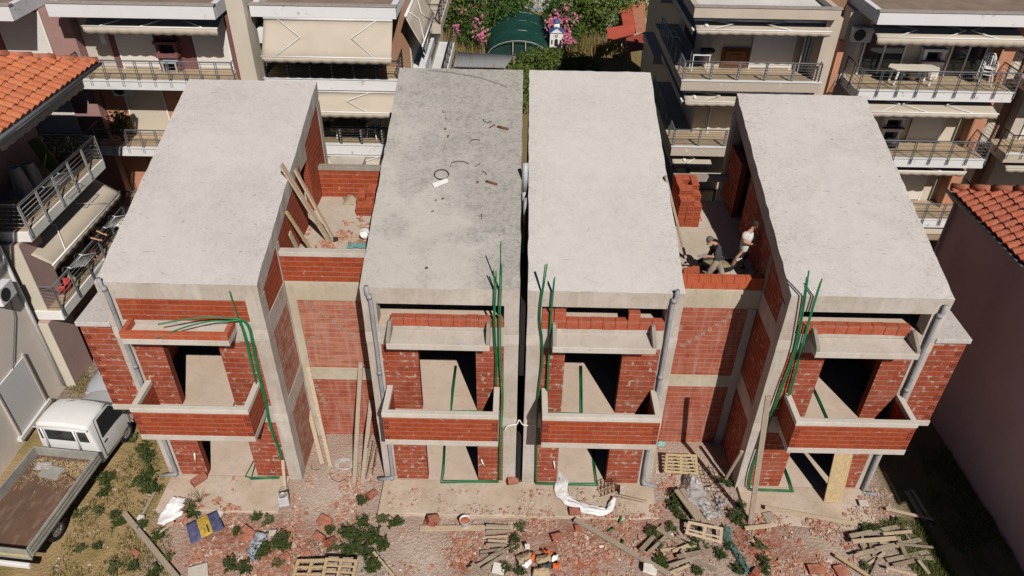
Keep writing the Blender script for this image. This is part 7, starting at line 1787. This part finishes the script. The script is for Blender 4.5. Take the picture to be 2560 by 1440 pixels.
# ---- mason in white shirt and black shorts, leaning to the wall on the right
J = {}; ch = []
J['pelvis'] = (P_(1862, 630, 2.96), (.13, .115)); J['waist'] = (P_(1861, 618, 2.96), (.135, .12)); J['chest'] = (P_(1866, 598, 2.96), (.165, .125)); J['upper'] = (P_(1872, 584, 2.96), (.145, .105)); J['neck'] = (P_(1879, 574, 2.95), .062)
ch.append(['pelvis', 'waist', 'chest', 'upper', 'neck'])
J['shoulderr'] = (P_(1863, 586, 2.75), .068); J['elbowr'] = (P_(1860, 605, 2.68), .050); J['wristr'] = (P_(1880, 611, 2.74), .034)
J['shoulderl'] = (P_(1880, 584, 3.14), .066); J['elbowl'] = (P_(1886, 604, 3.16), .050); J['wristl'] = (P_(1897, 600, 3.08), .034)
ch += [['upper', 'shoulderr', 'elbowr', 'wristr'], ['upper', 'shoulderl', 'elbowl', 'wristl']]
J['hipr'] = (P_(1855, 634, 2.86), .105); J['kneer'] = (P_(1838, 650, 2.80), .070); J['ankler'] = (at(1828, 668, 'z', 6.30), .047); J['toer'] = (at(1821, 676, 'z', 6.235), .038)
J['hipl'] = (P_(1866, 634, 3.06), .105); J['kneel'] = (P_(1858, 650, 3.10), .070); J['anklel'] = (at(1852, 664, 'z', 6.30), .047); J['toel'] = (at(1862, 670, 'z', 6.235), .038)
ch += [['pelvis', 'hipr', 'kneer', 'ankler', 'toer'], ['pelvis', 'hipl', 'kneel', 'anklel', 'toel']]
hand(J, ch, J['wristr'][0], J['wristr'][0] + Vector((1, .1, .15)), -1, .7, 'r'); hand(J, ch, J['wristl'][0], J['wristl'][0] + Vector((1, -.1, .2)), 1, .5, 'l')
f_ = Vector((.82, -.22, -.52)).normalized(); cc = P_(1888, 562, 2.94); hd = head(J, ch, J['neck'][0], cc, f_, 1.05)
root = thing('person', 'dark haired man in a white shirt and black shorts leaning to the shaded brick wall', 'person', (6.5, 2.95, 6.2))
skinmesh('body', J, ch, SKIN, root, thin=('pelvis', 'waist', 'chest', 'upper', 'shoulderr', 'shoulderl', 'hipr', 'hipl'))
WSH = plain('shirt_white', (.62, .60, .57), .9, .1, 8); SHO = plain('shorts_black', (.018, .018, .022), .8, .3, 9); BT2 = plain('boot_brown', (.13, .075, .055), .85, .2)
JS = dict(J); JS['sleever'] = (J['shoulderr'][0].lerp(J['elbowr'][0], .8), .058); JS['sleevel'] = (J['shoulderl'][0].lerp(J['elbowl'][0], .8), .058); JS['shortr'] = (J['hipr'][0].lerp(J['kneer'][0], .85), .088); JS['shortl'] = (J['hipl'][0].lerp(J['kneel'][0], .85), .088)
JS['collar'] = (J['upper'][0].lerp(J['neck'][0], .6), .078)
skinmesh('shirt', JS, [['pelvis', 'waist', 'chest', 'upper', 'collar'], ['upper', 'shoulderr', 'sleever'], ['upper', 'shoulderl', 'sleevel']], WSH, root, grow=.038)
so_ = skinmesh('shorts', JS, [['waist', 'pelvis'], ['pelvis', 'hipr', 'shortr'], ['pelvis', 'hipl', 'shortl']], SHO, root, grow=.026)
for q in (0, 1, 2):
    a = JS['hipr'][0].lerp(JS['kneer'][0], .45 + .16 * q) + Vector((.0, -.128 + .012 * q, .02)); MB().tube([a + Vector((-.06, 0, .03)), a + Vector((.0, -.005, -.03)), a + Vector((.05, .0, .02))], .011, 5).build('chevron', M['white'], root)
JB = dict(J)
for t_ in 'rl':
    JB['sock' + t_] = (J['ankle' + t_][0].lerp(J['knee' + t_][0], .3), .045)
    skinmesh('sock', JB, [['ankle' + t_, 'sock' + t_]], M['black'], root, root='ankle' + t_, grow=.008)
    skinmesh('boot', JB, [['ankle' + t_, 'toe' + t_]], BT2, root, root='ankle' + t_, grow=.020)
face_parts(root, *hd, plain('hair_dark', (.035, .022, .016), .8), 1.05, beard=plain('beard_dark', (.06, .035, .025), .9))
w_ = J['wristl'][0]; t_ = thing('trowel', 'steel trowel held in the hand of the man in the white shirt', 'tool', tuple(w_))
MB().prism([(w_.x + .10, w_.z - .0), (w_.x + .30, w_.z + .05), (w_.x + .12, w_.z + .09)], 'y', w_.y - .004, w_.y + .004).build('blade', M['steel'], t_); MB().tube([w_ + Vector((.02, 0, .02)), w_ + Vector((.12, 0, .045))], .014, 6).build('handle', M['wood'], t_)

# ---- woman hanging washing on the lower left balcony
J = {}; ch = []; X0, Y0, Z0 = -15.42, 7.25, 3.11
V = lambda x, y, z: Vector((X0 + x, Y0 + y, Z0 + z))
J['pelvis'] = (V(-.05, 0, .90), (.15, .12)); J['waist'] = (V(-.03, 0, 1.04), (.13, .11)); J['chest'] = (V(.05, 0, 1.22), (.145, .12)); J['upper'] = (V(.11, 0, 1.33), (.125, .095)); J['neck'] = (V(.16, 0, 1.41), .05)
ch.append(['pelvis', 'waist', 'chest', 'upper', 'neck'])
J['shoulderr'] = (V(.12, -.17, 1.31), .056); J['elbowr'] = (V(.22, -.25, 1.12), .042); J['wristr'] = (V(.52, -.28, 1.05), .028)
J['shoulderl'] = (V(.12, .17, 1.31), .056); J['elbowl'] = (V(.24, .20, 1.14), .042); J['wristl'] = (V(.54, .10, 1.05), .028)
ch += [['upper', 'shoulderr', 'elbowr', 'wristr'], ['upper', 'shoulderl', 'elbowl', 'wristl']]
for t_, sg in (('r', -1), ('l', 1)):
    J['hip' + t_] = (V(-.05, .09 * sg, .84), .105); J['knee' + t_] = (V(.0, .10 * sg, .46), .062); J['ankle' + t_] = (V(-.04, .10 * sg, .09), .042); J['toe' + t_] = (V(.10, .11 * sg, .035), .034)
    ch.append(['pelvis', 'hip' + t_, 'knee' + t_, 'ankle' + t_, 'toe' + t_])
hand(J, ch, J['wristr'][0], J['wristr'][0] + Vector((1, .1, -.1)), -1, .6, 'r'); hand(J, ch, J['wristl'][0], J['wristl'][0] + Vector((1, -.2, -.1)), 1, .6, 'l')
f_ = Vector((.85, .1, -.5)).normalized(); cc = V(.23, 0, 1.53); hd = head(J, ch, J['neck'][0], cc, f_, .97)
root = thing('person', 'person in a dark dress reaching over the lower left balcony rail to the washing', 'person', (X0, Y0, Z0))
skinmesh('body', J, ch, SKIN, root, thin=('pelvis', 'waist', 'chest', 'upper', 'shoulderr', 'shoulderl', 'hipr', 'hipl'))
JD = dict(J); JD['hem'] = (V(-.03, 0, .50), (.21, .19)); JD['sl_r'] = (J['shoulderr'][0].lerp(J['elbowr'][0], .4), .056); JD['sl_l'] = (J['shoulderl'][0].lerp(J['elbowl'][0], .4), .056)
JD['collar'] = (J['upper'][0].lerp(J['neck'][0], .5), .07)
skinmesh('dress', JD, [['hem', 'pelvis', 'waist', 'chest', 'upper', 'collar'], ['upper', 'shoulderr', 'sl_r'], ['upper', 'shoulderl', 'sl_l']], plain('dress_navy', (.012, .013, .02), .85, .3, 8), root, grow=.02)
face_parts(root, *hd, plain('hair_brown', (.04, .025, .018), .7), .97)
# ================================================================ light
W = bpy.data.worlds.new('World'); S.world = W; W.use_nodes = True
wn = W.node_tree.nodes; wl = W.node_tree.links
sky = wn.new('ShaderNodeTexSky'); sky.sky_type = 'NISHITA'; sky.sun_disc = False
SUN = Vector((.243, -.678, .693)).normalized()
sky.sun_elevation = math.asin(SUN.z); sky.sun_rotation = math.atan2(SUN.x, SUN.y)
sky.air_density = .35; sky.dust_density = .1; sky.ozone_density = 1.0
wl.new(sky.outputs[0], wn['Background'].inputs[0]); wn['Background'].inputs[1].default_value = .05
sl = bpy.data.lights.new('sun', 'SUN'); sl.energy = 5.0; sl.angle = radians(.5); sl.color = (1.0, .935, .85)
so = bpy.data.objects.new('sun', sl); C.objects.link(so); so.location = (20, -50, 60)
so.rotation_euler = SUN.to_track_quat('Z', 'Y').to_euler()
S.view_settings.view_transform = 'Standard'; S.view_settings.look = 'None'
S.view_settings.exposure = -.22; S.view_settings.gamma = 1; S.view_settings.use_curve_mapping = False
S.cycles.diffuse_bounces = 1
